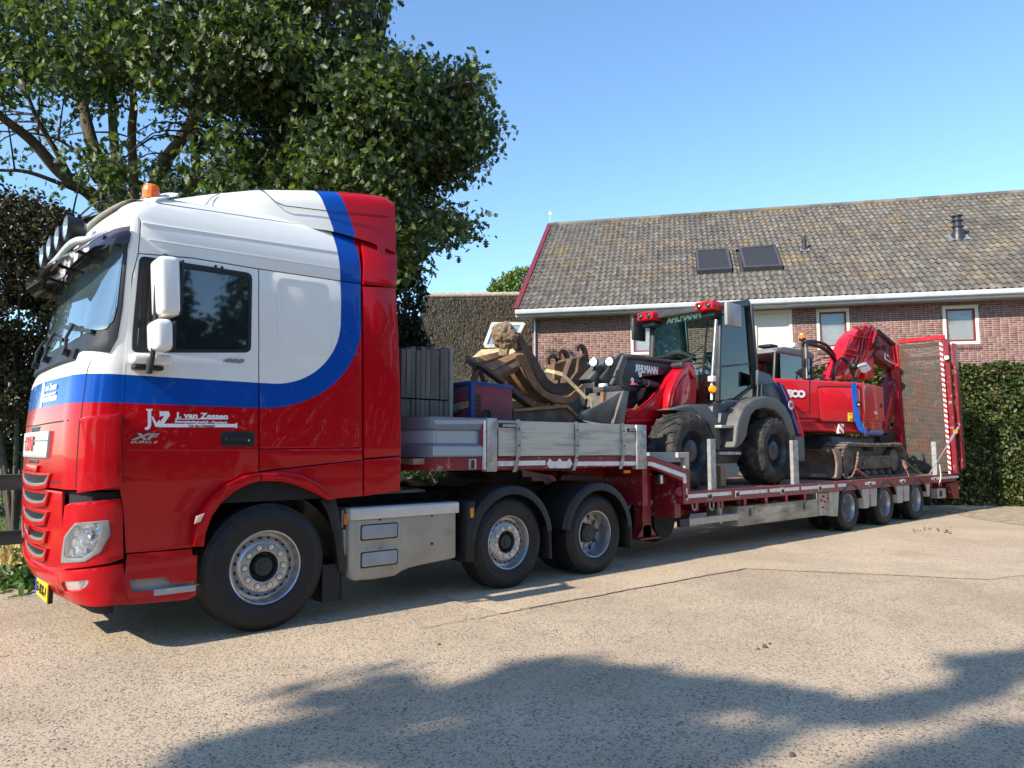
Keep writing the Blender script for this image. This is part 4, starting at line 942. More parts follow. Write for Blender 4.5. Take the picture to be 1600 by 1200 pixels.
# lower corner panels (headlight surround)
co = [CI(*p) for p in [(101, 888), (99, 840), (104, 790), (112, 786), (187, 779), (191, 800), (192, 872), (170, 880)]]
surf('corner_panel', co, M_redp, truck, holes=[hl], px=False, off=.012, bev=.008, thick=.05)
surf('corner_panel', far(co), M_redp, truck, holes=[far(hl)], px=False, off=.012, bev=.008, thick=.05)
def cen(P): c = np.mean(np.array(P), 0); return c
def scaleP(P, k, dx=0, dz=0): c = cen(P); return [(c[0]+(p[0]-c[0])*k+dx, c[1]+(p[1]-c[1])*k+dz) for p in P]
M_bezel = pm('satin_silver', (.27, .27, .27), .4, .4, var=.05); M_refl = pm('reflector_chrome', (.6, .61, .63), .14, 1, var=.25, scale=25, bump=.004, bscale=22)
M_lens = pm('clear_lens', (.9, .92, .93), .02, trans=.92, ior=1.3, var=0)
lens_o = [CI(*p) for p in rnd_px([(103.5, 871), (106, 842), (120, 821), (159, 815.5), (156, 838), (147, 860), (130, 872)], 3)]
for P, Q in ((hl, lens_o), (far(hl), far(lens_o))):
    h = surf('headlight', P, M_bezel, truck, holes=[Q], px=False, off=.018, thick=.02, bev=.005)
    surf('reflector', Q, M_refl, h, px=False, off=-.03, thick=.005, bev=0, step=.02, zstep=.02, fn=lambda s, z: .018*math.sin(s*60)*math.sin(z*45))
    surf('lens', Q, M_lens, h, px=False, off=.016, thick=.003, bev=.001)
    c = cen(Q)
    m = MB()
    for dx, dz, r_ in ((.05, .05, .045), (.0, -.06, .04), (-.06, .06, .035)):
        p, n = Cs(c[0]+dx, c[1]+dz), Vector((-1, -.25, 0)); m.lathe([(r_, -.005), (r_*.92, -.012), (r_*.4, -.05), (0, -.055)], p+Cn(c[0]+dx, c[1]+dz)*-.005, (-1, -.1 if dx else -.15, 0), 20)
    m.build('bulb_bowl', M_refl, h)
# bumper
fog = rnd_px([(101, 908), (142, 905), (138, 915), (128, 921), (101, 921)], 3)
bo = [CI(*p) for p in [(192, 881), (193, 905), (196, 943), (150, 946), (118, 938), (96, 925), (88, 918), (92, 888), (100, 890), (140, 888)]]
fg = [CI(*p) for p in fog]
for f_ in (False, True):
    B_, Fg = (far(bo), far(fg)) if f_ else (bo, fg)
    surf('bumper', B_, M_redp, truck, holes=[Fg], px=False, off=.02, thick=.06, bev=.012)
    fl_ = surf('fog_lamp', Fg, M_refl, truck, px=False, off=-.012, thick=.004, bev=0, step=.02, zstep=.02, fn=lambda s, z: .01*math.sin(s*90)); surf('lens', Fg, M_lens, fl_, px=False, off=.006, thick=.003, bev=.001)
sN = CI(100, 885)[0]; sNf = -5-sN
def zz(v, u=80): return CI(u, v)[1]
# centre stack: skin behind grilles
cst = [(sN-.01, zz(900)), (sN-.01, 1.17), (sNf+.01, 1.17), (sNf+.01, zz(900))]
surf('centre_panel', cst, M_redp, truck, px=False, off=-.004, thick=.02, bev=.004)
zc = zz(888); 
surf('bumper_centre', [(sN-.012, .46), (sN-.012, zz(893)), (sNf+.012, zz(893)), (sNf+.012, .46), (sNf-.12, .37), (sN+.12-.0, .37)][::-1], M_redp, truck, px=False, off=.02, thick=.05, bev=.012)
# grille openings: silver crescents with black slats
gr = [((55, 740), (102, 747), (93, 757), (55, 749)), ((57, 767), (101, 778), (93, 787), (58, 777)), ((57, 797), (97, 810), (91, 817), (58, 806)), ((57, 824), (93, 841), (88, 848), (58, 834)), ((59, 853), (90, 867), (87, 875), (61, 862))]
M_slat = pm('slat_black', (.012, .012, .013), .45)
for k, g in enumerate(gr):
    zt = (CI(*g[0])[1]+CI(*g[1])[1])/2; zl = (CI(*g[2])[1]+CI(*g[3])[1])/2; hw = .62-.035*k; h = zt-zl
    n = 12; c = -2.5
    def outl(hw, zt, zl, dip): 
        P = [(c-hw+2*hw*i/n, zt-dip*.3*(1-((2*i/n-1)**2))) for i in range(n+1)]; P += [(c+hw-.10-2*(hw-.10)*i/n, zl-dip*(1-((2*i/n-1)**2))) for i in range(n+1)]; return P
    O = outl(hw, zt, zl, .025); Sv = outl(hw+.03, zt+.004, zl-.014, .03)
    gg = surf('grille', Sv, M_bezel, truck, holes=[scaleP(O, .985)], px=False, off=.012, thick=.03, bev=.006, step=.08)
    lipo = outl(hw+.07, zt+.020, zl-.040, .035)
    surf('grille_surround', lipo, M_redp, gg, holes=[scaleP(Sv, 1.0)], px=False, off=.017, thick=.04, bev=.008, step=.08)
    surf('grille_back', O, M_slat, gg, px=False, off=.001, thick=.003, bev=0, step=.1)
    for j in range(3):
        zm = zl+h*(j+.5)/3; w_ = hw-.03-.03*(2-j); surf('slat', [(c-w_, zm-h*.11), (c+w_, zm-h*.11), (c+w_, zm+h*.11), (c-w_, zm+h*.11)], M_black, gg, px=False, off=.008, thick=.007, bev=.002, step=.1)
# small red emblem wedge on the fourth grille
g4 = CI(66, 836); surf('emblem', [(-2.5-.04, g4[1]+.045), (-2.5, g4[1]-.03), (-2.5+.04, g4[1]+.045)], M_redp, truck, px=False, off=.036, thick=.02, bev=.003)
# gap between upper and lower front, seams of the bonnet
def seam(P, w_=.006, off=.0015, name='seam', px=True, mat=None, zs_=.2):
    Q = [CI(*p) for p in P] if px else P; m = MB()
    for i in range(len(Q)-1):
        n = 8
        for k in range(n):
            a = [Q[i][j]+(Q[i+1][j]-Q[i][j])*k/n for j in (0, 1)]; b = [Q[i][j]+(Q[i+1][j]-Q[i][j])*(k+1)/n for j in (0, 1)]
            A_, B_ = Cs(*a)+Cn(*a)*off, Cs(*b)+Cn(*b)*off; t = (B_-A_).normalized(); d = t.cross(Cn(*a))*w_*.5; m.face([A_-d, B_-d, B_+d, A_+d])
    return m.build(name, mat or pm('seam_dark', (1, 1, 1)), truck, 0, recalc=False)
# raised air deflectors beside the bonnet
df = [CI(*p) for p in [(129, 655), (150, 650), (187, 646), (188, 760), (150, 766), (126, 770), (134, 740), (137, 690), (134, 665)]]
surf('air_deflector', df, M_redp, truck, px=False, off=.045, thick=.05, bev=.02); surf('air_deflector', far(df), M_redp, truck, px=False, off=.045, thick=.05, bev=.02)
# bonnet flap edges and handle slot
zU, zL_ = CI(120, 656)[1], 1.2
sE = CI(122, 690)[0]
seam([(sE, zU), (sE, 1.2)], px=False, w_=.008); seam([(-5-sE, zU), (-5-sE, 1.2)], px=False, w_=.008); seam([(sE, zU), (-2.5, zU-.02), (-5-sE, zU)], px=False, w_=.010)
seam([(sE+.02, 2.13), (sE+.01, zU)], px=False, w_=.006)
surf('hood_slot', [(-2.5-.24, zU-.03), (-2.5+.24, zU-.03), (-2.5+.16, zU-.075), (-2.5-.16, zU-.075)], M_slat, truck, px=False, off=.003, thick=.01)
z0_, z1_ = CI(85, 716)[1], CI(85, 673)[1]; hb = .60
bp_ = surf('badge_plate', [(-2.5-hb+.03, z0_), (-2.5+hb-.03, z0_), (-2.5+hb, z1_), (-2.5-hb, z1_)], pm('badge_plate_silver', (.50, .51, .51), .38, .3, var=.05), truck, px=False, off=.022, thick=.03, bev=.006, step=.1)
seam([(-2.5-hb, z1_-.075), (-2.5+hb, z1_-.075)], px=False, w_=.005, off=.0235)
seam([(sE, z0_-.17), (-2.5, z0_-.2), (-5-sE, z0_-.17)], px=False, w_=.012)
surf('hood_slot', [(-2.5-.26, z0_-.02), (-2.5+.26, z0_-.02), (-2.5+.24, z0_-.045), (-2.5-.24, z0_-.045)], M_slat, truck, px=False, off=.003, thick=.01)
surf('lip', [(-2.5-.30, z0_-.06), (-2.5+.30, z0_-.06), (-2.5+.28, z0_-.115), (-2.5-.28, z0_-.115)], M_redp, truck, px=False, off=.02, thick=.03, bev=.012)
def ftext(body, s0, z0, h, wid, mat, par, off, name='lettering', **k):
    s1 = s0-wid; a, b = Cs(s0, z0), Cs(s1, z0); n = Cn((s0+s1)/2, z0); ux = (b-a).normalized(); up = (Cs(s0, z0+.1)-Cs(s0, z0)).normalized(); up = (up-ux*up.dot(ux)).normalized()
    # reading direction runs from the far side to the near side when seen from the front
    return text(name, body, b+n*off, -ux, up, h, mat, par, wid=wid, **k)
ftext('DAF', -2.5+.17, z0_+.06, .11, .42, pm('badge_red', (.6, .01, .02), .3), bp_, .032, name='badge', d=.004, bold=.035)
# company lettering on the front band
zl0 = 1.86
t0 = CI(100, 622)[0]
ftext('J. van Zessen', -2.5+.62, zl0+.085, .055, .42, M_letw, truck, .006, bold=.01); ftext('Betonplaatlegbedrijf', -2.5+.62, zl0+.045, .022, .42, M_letw, truck, .006, bold=.01)
surf('pipe_logo', [(-2.5+.10, zl0), (-2.5+.63, zl0), (-2.5+.63, zl0+.035), (-2.5+.10, zl0+.035)], M_letw, truck, px=False, off=.003, thick=.003, bev=0); surf('pipe_logo', [(-2.5+.11, zl0-.04), (-2.5+.18, zl0-.04), (-2.5+.18, zl0+.17), (-2.5+.11, zl0+.17)], M_letw, truck, px=False, off=.004, thick=.003, bev=0)
# windscreen
ws_o = [CI(*p) for p in [(199, 398), (192, 480), (184, 528), (171, 551), (139, 571)]]; ws_o = [(s, z) for s, z in ws_o]
zt_ = 3.1; near_s = ws_o[0][0]; zbot = 2.17
P = [(near_s-.02, zt_)]+ws_o[:-1]+[(-1.55, zbot+.04), (-1.9, zbot), (-2.5, zbot-.01)]
Pm = P+[(-5-s, z) for s, z in P[:-1][::-1]]
M_wsglass = pm('windscreen_glass', (.05, .08, .085), .02, spec=1, ior=2.0, var=.35, scale=1.2, coat=.5)
wsf = surf('windscreen_frame', Pm, M_black, truck, px=False, off=.008, thick=.01, bev=.003)
gl = [(near_s-.07, zt_-.05)]+[(s-.055, z+.0) for s, z in ws_o[:-1]]+[(-1.6, zbot+.17), (-1.9, zbot+.14), (-2.5, zbot+.13)]
gl[4] = (gl[4][0], max(gl[4][1], zbot+.19)); gl[3] = (gl[3][0], max(gl[3][1], zbot+.26))
surf('windscreen', gl+[(-5-s, z) for s, z in gl[:-1][::-1]], M_wsglass, wsf, px=False, off=.012, thick=.003, bev=.001)
# wipers on their cowl
m = MB()
for k, s in enumerate((-1.75, -2.35, -2.95)):
    a, b = Cs(s, zbot+.03)+Cn(s, zbot)*.06, Cs(s-.05, zbot+.27)+Cn(s, 2.4)*.04; m.tube([a, a.lerp(b, .5)+Cn(s, 2.3)*.02, b], .012, 6)
    c, d = Cs(s+.33, zbot+.17)+Cn(s+.3, 2.3)*.03, Cs(s-.42, zbot+.30)+Cn(s-.4, 2.3)*.03; m.beam(c, d, .02, .03); m.beam(c.lerp(d, .25), c.lerp(d, .75)+Vector((0, 0, .03)), .012, .02)
    m.cyl(a-Cn(s, 2.2)*.05, a+Cn(s, 2.2)*.02, .03, n=12)
m.build('wiper', M_black, truck)
surf('cowl', [(-1.62, zbot-.02), (-1.62, zbot+.06), (-2.5, zbot+.04), (-3.38, zbot+.06), (-3.38, zbot-.02), (-2.5, zbot-.035)], M_black, truck, px=False, off=.03, thick=.03, bev=.01)
# sun visor
M_visor = pm('smoked_visor', (.030, .022, .035), .08, alpha=.95, var=.1, coat=.5)
n = 40
def vis_(i, j):
    s = -1.19-2.62*i; e = math.sin(math.pi*min(1, max(0, i)))**.42; q = Cs(s, 3.17-.02*e); o = .03+(.30*e)*j; z = -.02-.16*e*j-.06*e*j*j-.13*(1-e)*j
    nn = Cn(s, 3.0); nn.z = 0; nn.normalize(); return q+nn*o+Vector((0, 0, z))
m = MB(); m.grid(vis_, n, 8); bmesh.ops.solidify(m.bm, geom=m.bm.faces[:], thickness=.006); m.build('sun_visor', M_visor, truck, 50)
for s in (-1.36, -1.9, -2.5, -3.1, -3.64):
    m = MB(); nn = Cn(s, 3.0); a = Cs(s, 3.02)+nn*.01; m.beam(a, a+nn*.12+Vector((0, 0, .01)), .015, .025)
    m.build('visor_bracket', M_black, truck)
# visor screws and bracket at the pillar
# roof
m = MB()
def rf(i, j):
    x = -1.06+2.24*i; zt = 3.405+.077*(x+.91)+.012; t = ty(zt)+.006; y = t+(2.5-2*t)*j; e = min(1, min(j, 1-j)/.06); f = min(1, .15+i*8)
    return Vector((x-.16*math.sin(math.pi*j)**.5*(1-i)**6, y, zt-.01+.08*e**.55*f+.02*math.sin(math.pi*j)*f))
m.grid(rf, 40, 60); m.build('roof', M_whitep, truck, 50)
# high roof spoiler
zx = [-.98, -.75, -.42, -.04, .3, .57, .91, 1.12, 1.22]; zzv = [3.52, 3.60, 3.70, 3.80, 3.86, 3.905, 3.95, 3.975, 3.955]; yv = [.62, .46, .34, .22, .15, .10, .06, .05, .05]; bz = [3.36, 3.40, 3.44, 3.46, 3.47, 3.48, 3.44, 3.40, 3.38]
m = MB()
def spo(i, j):
    x = -.98+2.2*i; zt = float(np.interp(x, zx, zzv)); y0 = float(np.interp(x, zx, yv)); b0 = float(np.interp(x, zx, bz)); W_ = 2.5-2*y0; r = min(.17, (zt-b0)*.8, W_*.4)
    P = [(0, b0), (0.005, b0+(zt-r-b0)*.33), (.012, b0+(zt-r-b0)*.66), (.022, zt-r)]
    for k in range(1, 7): a = k/6*math.pi/2; P.append((.022+r*(1-math.cos(a)), zt-r+r*math.sin(a)))
    half = P+[(W_*.28, zt+.012), (W_*.5, zt+.02)]; n_ = len(half); k = round(j*(2*n_-2)); 
    if k < n_: yy, z = half[k]; return Vector((x, y0+yy, z))
    yy, z = half[2*n_-2-k]; return Vector((x, 2.5-y0-yy, z))
m.grid(spo, 22, 22); 
m.build('roof_spoiler', M_liv, truck, 40)
m = MB(); back = [spo(1, j/22) for j in range(23)]; m.face(back); m.build('spoiler_back', M_redp, truck, 0)
# grooves in the spoiler
for P in ([(401, 294), (412, 299), (430, 316), (445, 322), (520, 331), (560, 334), (609, 339)], [(342, 303), (330, 309), (322, 319), (317, 325)]):
    m = MB(); Q = []
    for u, v in P:
        best = min(((S(u, v, y)) for y in np.arange(0, .6, .01)), key=lambda p: abs(p.y-(float(np.interp(p.x, zx, yv))+(.0 if p.z < float(np.interp(p.x, zx, zzv))-.17 else .17-math.sqrt(max(0, .0289-(p.z-float(np.interp(p.x, zx, zzv))+.17)**2))))))
        Q.append(best-Vector((0, .006, -.0)))
    for i in range(len(Q)-1): m.beam(Q[i], Q[i+1], .007, .005, (0, -1, 0))
    m.build('spoiler_groove', pm('seam_dark', (1, 1, 1)), truck, 0)
# back wall and far side
m = MB(); m.bx(1.02, 1.10, .05, 2.45, 1.1, 3.45); m.build('cab_back', M_liv, truck, 0)
m = MB(); m.prism([(-1.1, 2.475, .9), (.9, 2.475, .9), (.9, 2.475, 3.3), (-1.1, 2.475, 3.3)], (0, .025, 0)); m.prism([(.92, 2.475, 1.0), (1.26, 2.475, 1.0), (1.26, 2.475, 3.44), (.92, 2.475, 3.44)], (0, .025, 0)); m.build('side_panel', M_liv, truck, 0)
m = MB(); m.grid(lambda i, j: Cs(-3.9-2.1*i, 3.3+.2*j), 10, 5); m.build('side_panel', M_liv, truck, 40)
m = MB(); m.prism([(-1.0, 2.502, 2.2), (-.15, 2.502, 2.2), (-.15, 2.502, 2.95), (-.98, 2.502, 3.05)], (0, .004, 0)); m.build('window', M_cabglass, truck, 0)
# door furniture
surf('door_pull', rnd_px([(345, 674), (398, 674), (398, 698), (345, 698)], 5), M_black, truck, off=.006, thick=.02, bev=.004)
surf('door_pull_recess', rnd_px([(349, 677), (394, 677), (394, 695), (349, 695)], 4), M_slat, truck, off=.008, thick=.003, bev=0)
surf('door_handle', rnd_px([(351, 683), (390, 683), (393, 687), (390, 691), (351, 690)], 2), M_black, door, off=.028, thick=.018, bev=.005)
m = MB(); p = S(388.5, 688, -.03); m.cyl(p, p-Vector((0, .004, 0)), .009, n=12); m.build('key_lock', M_chrome, truck)
surf('crease_line', [(196, 701.5), (403, 701.5), (403, 705), (196, 705)], M_liv, door, off=.006, thick=.006, bev=.003)
for u, v in ((337, 416), (347, 418)):
    p = S(u, v, -.004); m = MB(); m.cyl(p, p-Vector((0, .004, 0)), .011, n=10); m.build('rubber_plug', M_black, door)
# lettering on the door
def stext(body, u, v, h_px, w_px, mat, par, name='lettering', off=.003, **k):
    a, b = S(u, v, -off), S(u+w_px, v, -off); hh = (S(u, v-h_px, 0)-S(u, v, 0)).z
    return text(name, body, Vector((a.x, -off, a.z)), (1, 0, 0), (0, 0, 1), hh, mat, par, wid=b.x-a.x, **k)
stext('J. van Zessen', 274, 652.5, 8.5, 82, M_letw, door, bold=.035)
stext('Betonplaatlegbedrijf - Meerkerk', 273.5, 660.3, 4, 82, M_letw, door, bold=.03)
surf('underline', [(274, 654), (356, 654), (356, 655.3), (274, 655.3)], M_letw, door, off=.003, thick=.002, bev=0)
surf('pipe_logo', [(247, 662), (368, 662.5), (368, 661), (370.5, 661), (370.5, 669), (368, 669), (368, 667.6), (247, 667.5)], M_letw, door, off=.003, thick=.002, bev=0)
stext('Tel. 06-17445857', 294, 667, 3.4, 42, pm('dark_ink', (.02, .02, .03), .5), door, off=.0045, bold=.01)
surf('logo', [(228.5, 639), (238, 639), (238, 641.5), (236, 642), (236, 664), (234, 670), (229, 672), (226.5, 671), (226.5, 668), (229, 668), (231, 665), (231, 642), (228.5, 641.5)][::-1], M_letw, door, off=.004, thick=.002, bev=0)
surf('logo', [(236, 651), (239, 651), (244.5, 661), (248, 656), (250, 657), (246.5, 667), (242.5, 667)][::-1], M_letw, door, off=.0045, thick=.002, bev=0)
surf('logo', [(249.5, 641.5), (251, 643), (263, 642.5), (265.5, 648.5), (256, 662), (262, 662), (262, 667), (246, 667), (246, 664.5), (256.5, 650), (251, 650), (249.3, 652)][::-1], M_letw, door, off=.005, thick=.002, bev=0)
M_bad = pm('badge_silver', (.6, .62, .64), .25, .8, var=.05)
stext('XF', 204, 686.5, 9.5, 45, M_bad, door, name='badge', off=.007, d=.004, shear=.35, bold=.05); stext('EURO 6', 203, 692.5, 4, 43, M_bad, door, name='badge', off=.006, d=.003, shear=.3, bold=.03)
stext('460', 348, 565, 6, 34, pm('badge_grey', (.25, .26, .28), .35, .5), door, name='badge', off=.006, d=.003, shear=.4, bold=.05)
# mirrors
def rbox(name, c, d, mat, parent, Mr=None, r=.04, seg=4, taper=1):
    m = MB(); m.box(c, d, Mr, taper=taper); m.bevel(r, seg); return m.build(name, mat, parent, 50)
YM = -.22
mir = None
for (u0, u1, v0, v1, dx) in ((233.5, 284, 408, 493, .0), (228, 272, 503, 548, 0)):
    a, b = S(u0, v1, YM), S(u1, v0, YM); c = (a+b)/2; w_ = b.x-a.x-.05; 
    o = rbox('mirror', c, (w_, .25, b.z-a.z), M_whitep, truck, Matrix.Rotation(R(-4), 3, 'Y'), .045, 5)
    m = MB(); m.box(c+Vector((w_*.5+.002, 0, 0)), (.02, .235, (b.z-a.z)*.93)); m.bevel(.008, 2).build('mirror_back', M_black, o)
m = MB(); p = [S(261, 401, -.05), S(262, 402, YM), S(246, 412, YM), S(243, 500, YM), S(240, 545, YM), S(237, 565, YM+.02), S(233, 582, -.16)]
m.tube(p, .018, 8); m.tube([S(261, 403, -.0), S(258, 401, YM)], .022, 8); m.tube([S(233, 583, -.16), S(236, 560, -.15)], .024, 8); m.build('mirror_arm', M_black, truck)
a, b = S(203, 573, -.06), S(268, 556, -.06); rbox('mirror_foot', ((a.x+b.x)/2, -.05, (a.z+b.z)/2+.01), (b.x-a.x, .14, b.z-a.z-.02), M_whitep, truck, r=.03)
rbox('mirror_foot', ((a.x+b.x)/2-.02, -.05, a.z), (b.x-a.x-.08, .11, .03), M_black, truck, r=.01)
# near/far ramp mirror
# roof lamps
m = MB(); yl = [.70, 1.08, 1.46, 1.84]; bx0 = -1.40; zbar = 3.09
m.tube(smoothpath([Vector((-1.14, .36, 3.20)), Vector((bx0+.08, .36, zbar)), Vector((bx0, .55, zbar)), Vector((bx0, 1.25, zbar)), Vector((bx0, 1.95, zbar)), Vector((bx0+.08, 2.14, zbar)), Vector((-1.14, 2.14, 3.20))], 4), .032, 10)
bar = m.build('light_bar', pm('bar_silver', (.55, .55, .54), .35, .4), truck, 50)
for y in yl:
    c = Vector((bx0-.02, y, zbar+.15)); m = MB(); m.lathe([(0, -.13), (.045, -.125), (.08, -.10), (.098, -.04), (.103, 0), (.103, .018), (.098, .02)], c, (-1, 0, .0), 28); m.cyl(c+Vector((.05, 0, -.10)), c+Vector((.03, 0, -.18)), .012, n=8)
    L_ = m.build('spot_lamp', M_black, truck)
    m = MB(); m.lathe([(.097, .016), (.095, .0), (.08, -.04), (.03, -.065), (0, -.065)], c, (-1, 0, 0), 28); m.build('reflector', M_refl, L_)
    m = MB(); m.lathe([(.099, .016), (.07, .028), (.035, .033), (0, .034)], c, (-1, 0, 0), 28); m.build('lens', M_lens, L_)
def beacon(name, c, r, h, parent, seg=28):
    m = MB(); m.lathe([(0, -.02), (r*1.05, -.02), (r*1.1, .0), (r*1.0, .02)], c, (0, 0, 1), seg); o = m.build(name, M_black, parent)
    m = MB(); n = 56; pr = [(r*.98, .0), (r, .012), (r*.95, h*.55), (r*.9, h*.86), (r*.78, h*.96), (r*.4, h), (0, h)]
    m.lathe(pr, c, (0, 0, 1), n)
    for v in m.bm.verts:
        d = v.co-Vector(c); rr_ = math.hypot(d.x, d.y)
        if rr_ > r*.8: k = 1+.022*math.cos(math.atan2(d.y, d.x)*14); v.co.x = c[0]+d.x*k; v.co.y = c[1]+d.y*k
    m.build('amber_dome', M_amberbright, o, 60)
    m = MB(); m.cyl(Vector(c)+Vector((0, 0, .02)), Vector(c)+Vector((0, 0, h*.8)), r*.35, n=10); m.build('bulb', M_refl, o); return o
p = S(235.5, 315, .20); beacon('beacon', (p.x, p.y, p.z-.005), .066, .14, truck); beacon('beacon', (p.x-.1, 2.2, p.z-.03), .066, .14, truck)
m = MB(); p = S(270, 320, .3); q = p+Vector((.06, .1, .42)); m.tube([p, q], [.006, .003], 6); m.build('antenna', M_black, truck)
p = CI(188, 342); m = MB(); c, n_ = Cs(*p), Cn(*p); m.box(c+n_*.012, (.05, .09, .035), Matrix.Rotation(R(20), 3, 'Y')); m.bevel(.008, 2).build('roof_lamp', M_bezel, truck)
# number plate
py = S(62, 905, 0)
XP = Cs(-2.5, .5).x+.03
m = MB(); m.bx(XP-.015, XP, .78, 1.30, .30, .44); pl_ = m.bevel(.004, 1).build('number_plate', pm('plate_yellow', (.85, .60, .02), .4, var=.02), truck)
m = MB(); m.bx(XP-.017, XP-.014, 1.245, 1.30, .302, .438); m.build('plate_band', pm('plate_blue', (.01, .06, .4), .4), pl_, 0)
m = MB(); m.bx(XP, XP+.03, .78, 1.30, .29, .45); m.build('plate_holder', M_black, truck, 0)
text('lettering', '63-BDK-9', Vector((XP-.017, 1.235, .335)), (0, -1, 0), (0, 0, 1), .075, pm('plate_ink', (.02, .02, .02), .5), pl_, wid=.44, d=.002, bold=.02)
# ---- chassis
m = MB(); 
for y in (.78, 1.72): m.bx(-.9, 4.75, y-.04, y+.04, .78, 1.02)
for x in (-.4, 1.3, 2.1, 3.3, 4.7): m.bx(x-.05, x+.05, .8, 1.7, .82, .98)
m.bx(-1.0, 1.0, .5, 2.0, .95, 1.2); m.build('chassis', M_dark, truck, 0)
m = MB(); 
for x in (0, 2.674, 4.04): m.cyl((x, .35, .5), (x, 2.15, .5), .08, n=12)
m.cyl((4.04, 1.1, .5), (4.04, 1.4, .5), .22, n=18); m.build('axle', M_dark, truck)
m = MB(); m.bx(1.30, 2.0, .65, 1.85, 1.02, 1.05)
for i in range(12): m.bx(1.34+i*.055, 1.36+i*.055, .7, 1.8, 1.05, 1.06)
m.build('catwalk', M_galv, truck, 0)
m = MB(); m.cyl((3.3, 1.25, 1.13), (3.3, 1.25, 1.2), .48, n=36); m.bx(2.9, 3.7, .8, 1.7, 1.02, 1.13); m.build('fifth_wheel', M_dark, truck)
m = MB(); m.grid(lambda i, j: Vector((.66*math.cos(R(175-160*i)), .05+.5*j, .53+.60*math.sin(R(175-160*i)))), 20, 3); m.build('wheel_liner', M_slat, truck, 60)
m = MB(); P = [S(525, 778, .06), S(533, 820, .06), S(540, 870, .06), S(540, 895, .06), S(530, 895, .06), S(524, 850, .06), S(512, 800, .06), S(500, 780, .06)]; m.prism(P, (0, .45, 0)); m.bevel(.01, 2).build('mudguard', M_black, truck)
m = MB(); a = S(503, 942, .08); b = S(533, 880, .08); m.bx(a.x+.0, b.x, .08, .45, a.z, b.z); m.bx(b.x-.01, b.x+.02, .08, .5, .15, .6); m.build('mud_flap', M_rubber, truck, 0)
# tank / battery box with two steps
def bp(u, v, y=.05): return S(u, v, y)
bx0 = bp(547, 850).x; bx1 = bp(713, 850).x; zt = bp(547, 810).z; 
out = [bp(546, 812), bp(713, 798), bp(713, 872), bp(655, 884), bp(640, 888), bp(628, 893), bp(618, 900), bp(590, 905), bp(555, 908), bp(546, 903)]
out = [(p.x, p.z) for p in out]; bm = MB()
bm.prism([(x, .05, z) for x, z in out], (0, .62, 0)); M_tank = pm('box_beige_grey', (.37, .325, .26), .5, var=.06, dirt=(.27, .235, .185), damt=.42, dscale=3)
box_ = bm.bevel(.022, 3).build('side_box', M_tank, truck, 40)
for (v0, v1, w0, w1) in ((819, 817, 846, 842), (862, 858, 889, 885)):
    q = [bp(563, v0+1, .04), bp(622, v1-1, .04), bp(622, w1, .04), bp(563, w0, .04)]; x0, x1 = q[0].x, q[1].x; z1, z0 = q[0].z, q[3].z
    m = MB(); O_, I_ = rr_poly(x0-.035, x1+.03, z0-.03, z1+.035, .03), rr_poly(x0, x1, z0, z1, .02)
    for i in range(len(O_)):
        j = (i+1) % len(O_); m.face([(O_[i][0], .048, O_[i][1]), (O_[j][0], .048, O_[j][1]), (I_[j][0], .036, I_[j][1]), (I_[i][0], .036, I_[i][1])]); m.face([(I_[i][0], .036, I_[i][1]), (I_[j][0], .036, I_[j][1]), (I_[j][0], .052, I_[j][1]), (I_[i][0], .052, I_[i][1])])
    m.build('step_rim', M_tank, box_, 60, weld=True)
    m = MB(); m.prism([(x, .046, z) for x, z in rr_poly(x0+.004, x1-.004, z0+.004, z1-.004, .018)], (0, .01, 0)); m.build('step_recess', M_slat, box_, 0)
    m = MB(); m.prism([(x, .034, z) for x, z in rr_poly(x0+.018, x1-.012, z0+.014, z1-.012, .018)], (0, .014, 0)); m.bevel(.004, 2).build('step_plate', pm('step_grey', (.30, .31, .31), .55, var=.1), box_)
m = MB(); a, b, c, d = bp(547, 812, .03), bp(713, 797, .03), bp(713, 781, .03), bp(547, 795, .03)
pr = [(.03, a.z-.01), (.03, d.z-.01), (.05, d.z+.004), (.66, d.z+.004), (.66, a.z-.01)]
m.prism([(bx0-.01, y, z) for y, z in pr], (bx1-bx0+.03, 0, 0)); m.bevel(.008, 2).build('box_cover', pm('cover_silver', (.55, .55, .54), .4, .35, var=.05), truck, 30)
m = MB(); m.bx(bx0+.02, bx1, .1, .64, d.z+.004, d.z+.012)
for i in range(26): m.bx(bx0+.04+i*.043, bx0+.05+i*.043, .12, .62, d.z+.012, d.z+.016)
m.build('cover_tread', M_black, truck, 0)
m = MB(); 
for x in (bx0+.3, bx1-.3): m.bx(x-.01, x+.01, .042, .05, a.z-.03, a.z-.015); m.cyl((x, .05, zt-.3), (x, .04, zt-.3), .012, n=10)
m.build('box_catch', M_dark, truck)
for (u, v, y) in ((539, 811, .10), (736, 801, .0)):
    p = S(u, v, y); m = MB(); m.bx(p.x-.012, p.x+.03, y-.01, y+.01, p.z-.05, p.z+.05); m.bevel(.005, 2).build('side_marker', M_amber, truck)
m = MB(); p = S(537, 850, .12); m.cyl(p-Vector((0, 0, .1)), p+Vector((0, 0, .13)), .03, n=12); m.cyl(p+Vector((-.02, 0, .15)), p+Vector((-.02, 0, .3)), .012, n=8); m.tube([p+Vector((.03, 0, -.25)), p+Vector((.04, 0, 0)), p+Vector((.0, .1, .2))], .014, 6); m.build('air_fitting', M_galv, truck)
m = MB(); 
for k in range(4): m.tube(smoothpath([Vector((1.15, .6+k*.12, 1.5)), Vector((1.5, .6+k*.1, 1.2)), Vector((1.9, .8+k*.1, 1.35)), Vector((2.0, .9+k*.1, 1.35))], 5), .014, 6)
m.build('air_hose', M_black, truck)
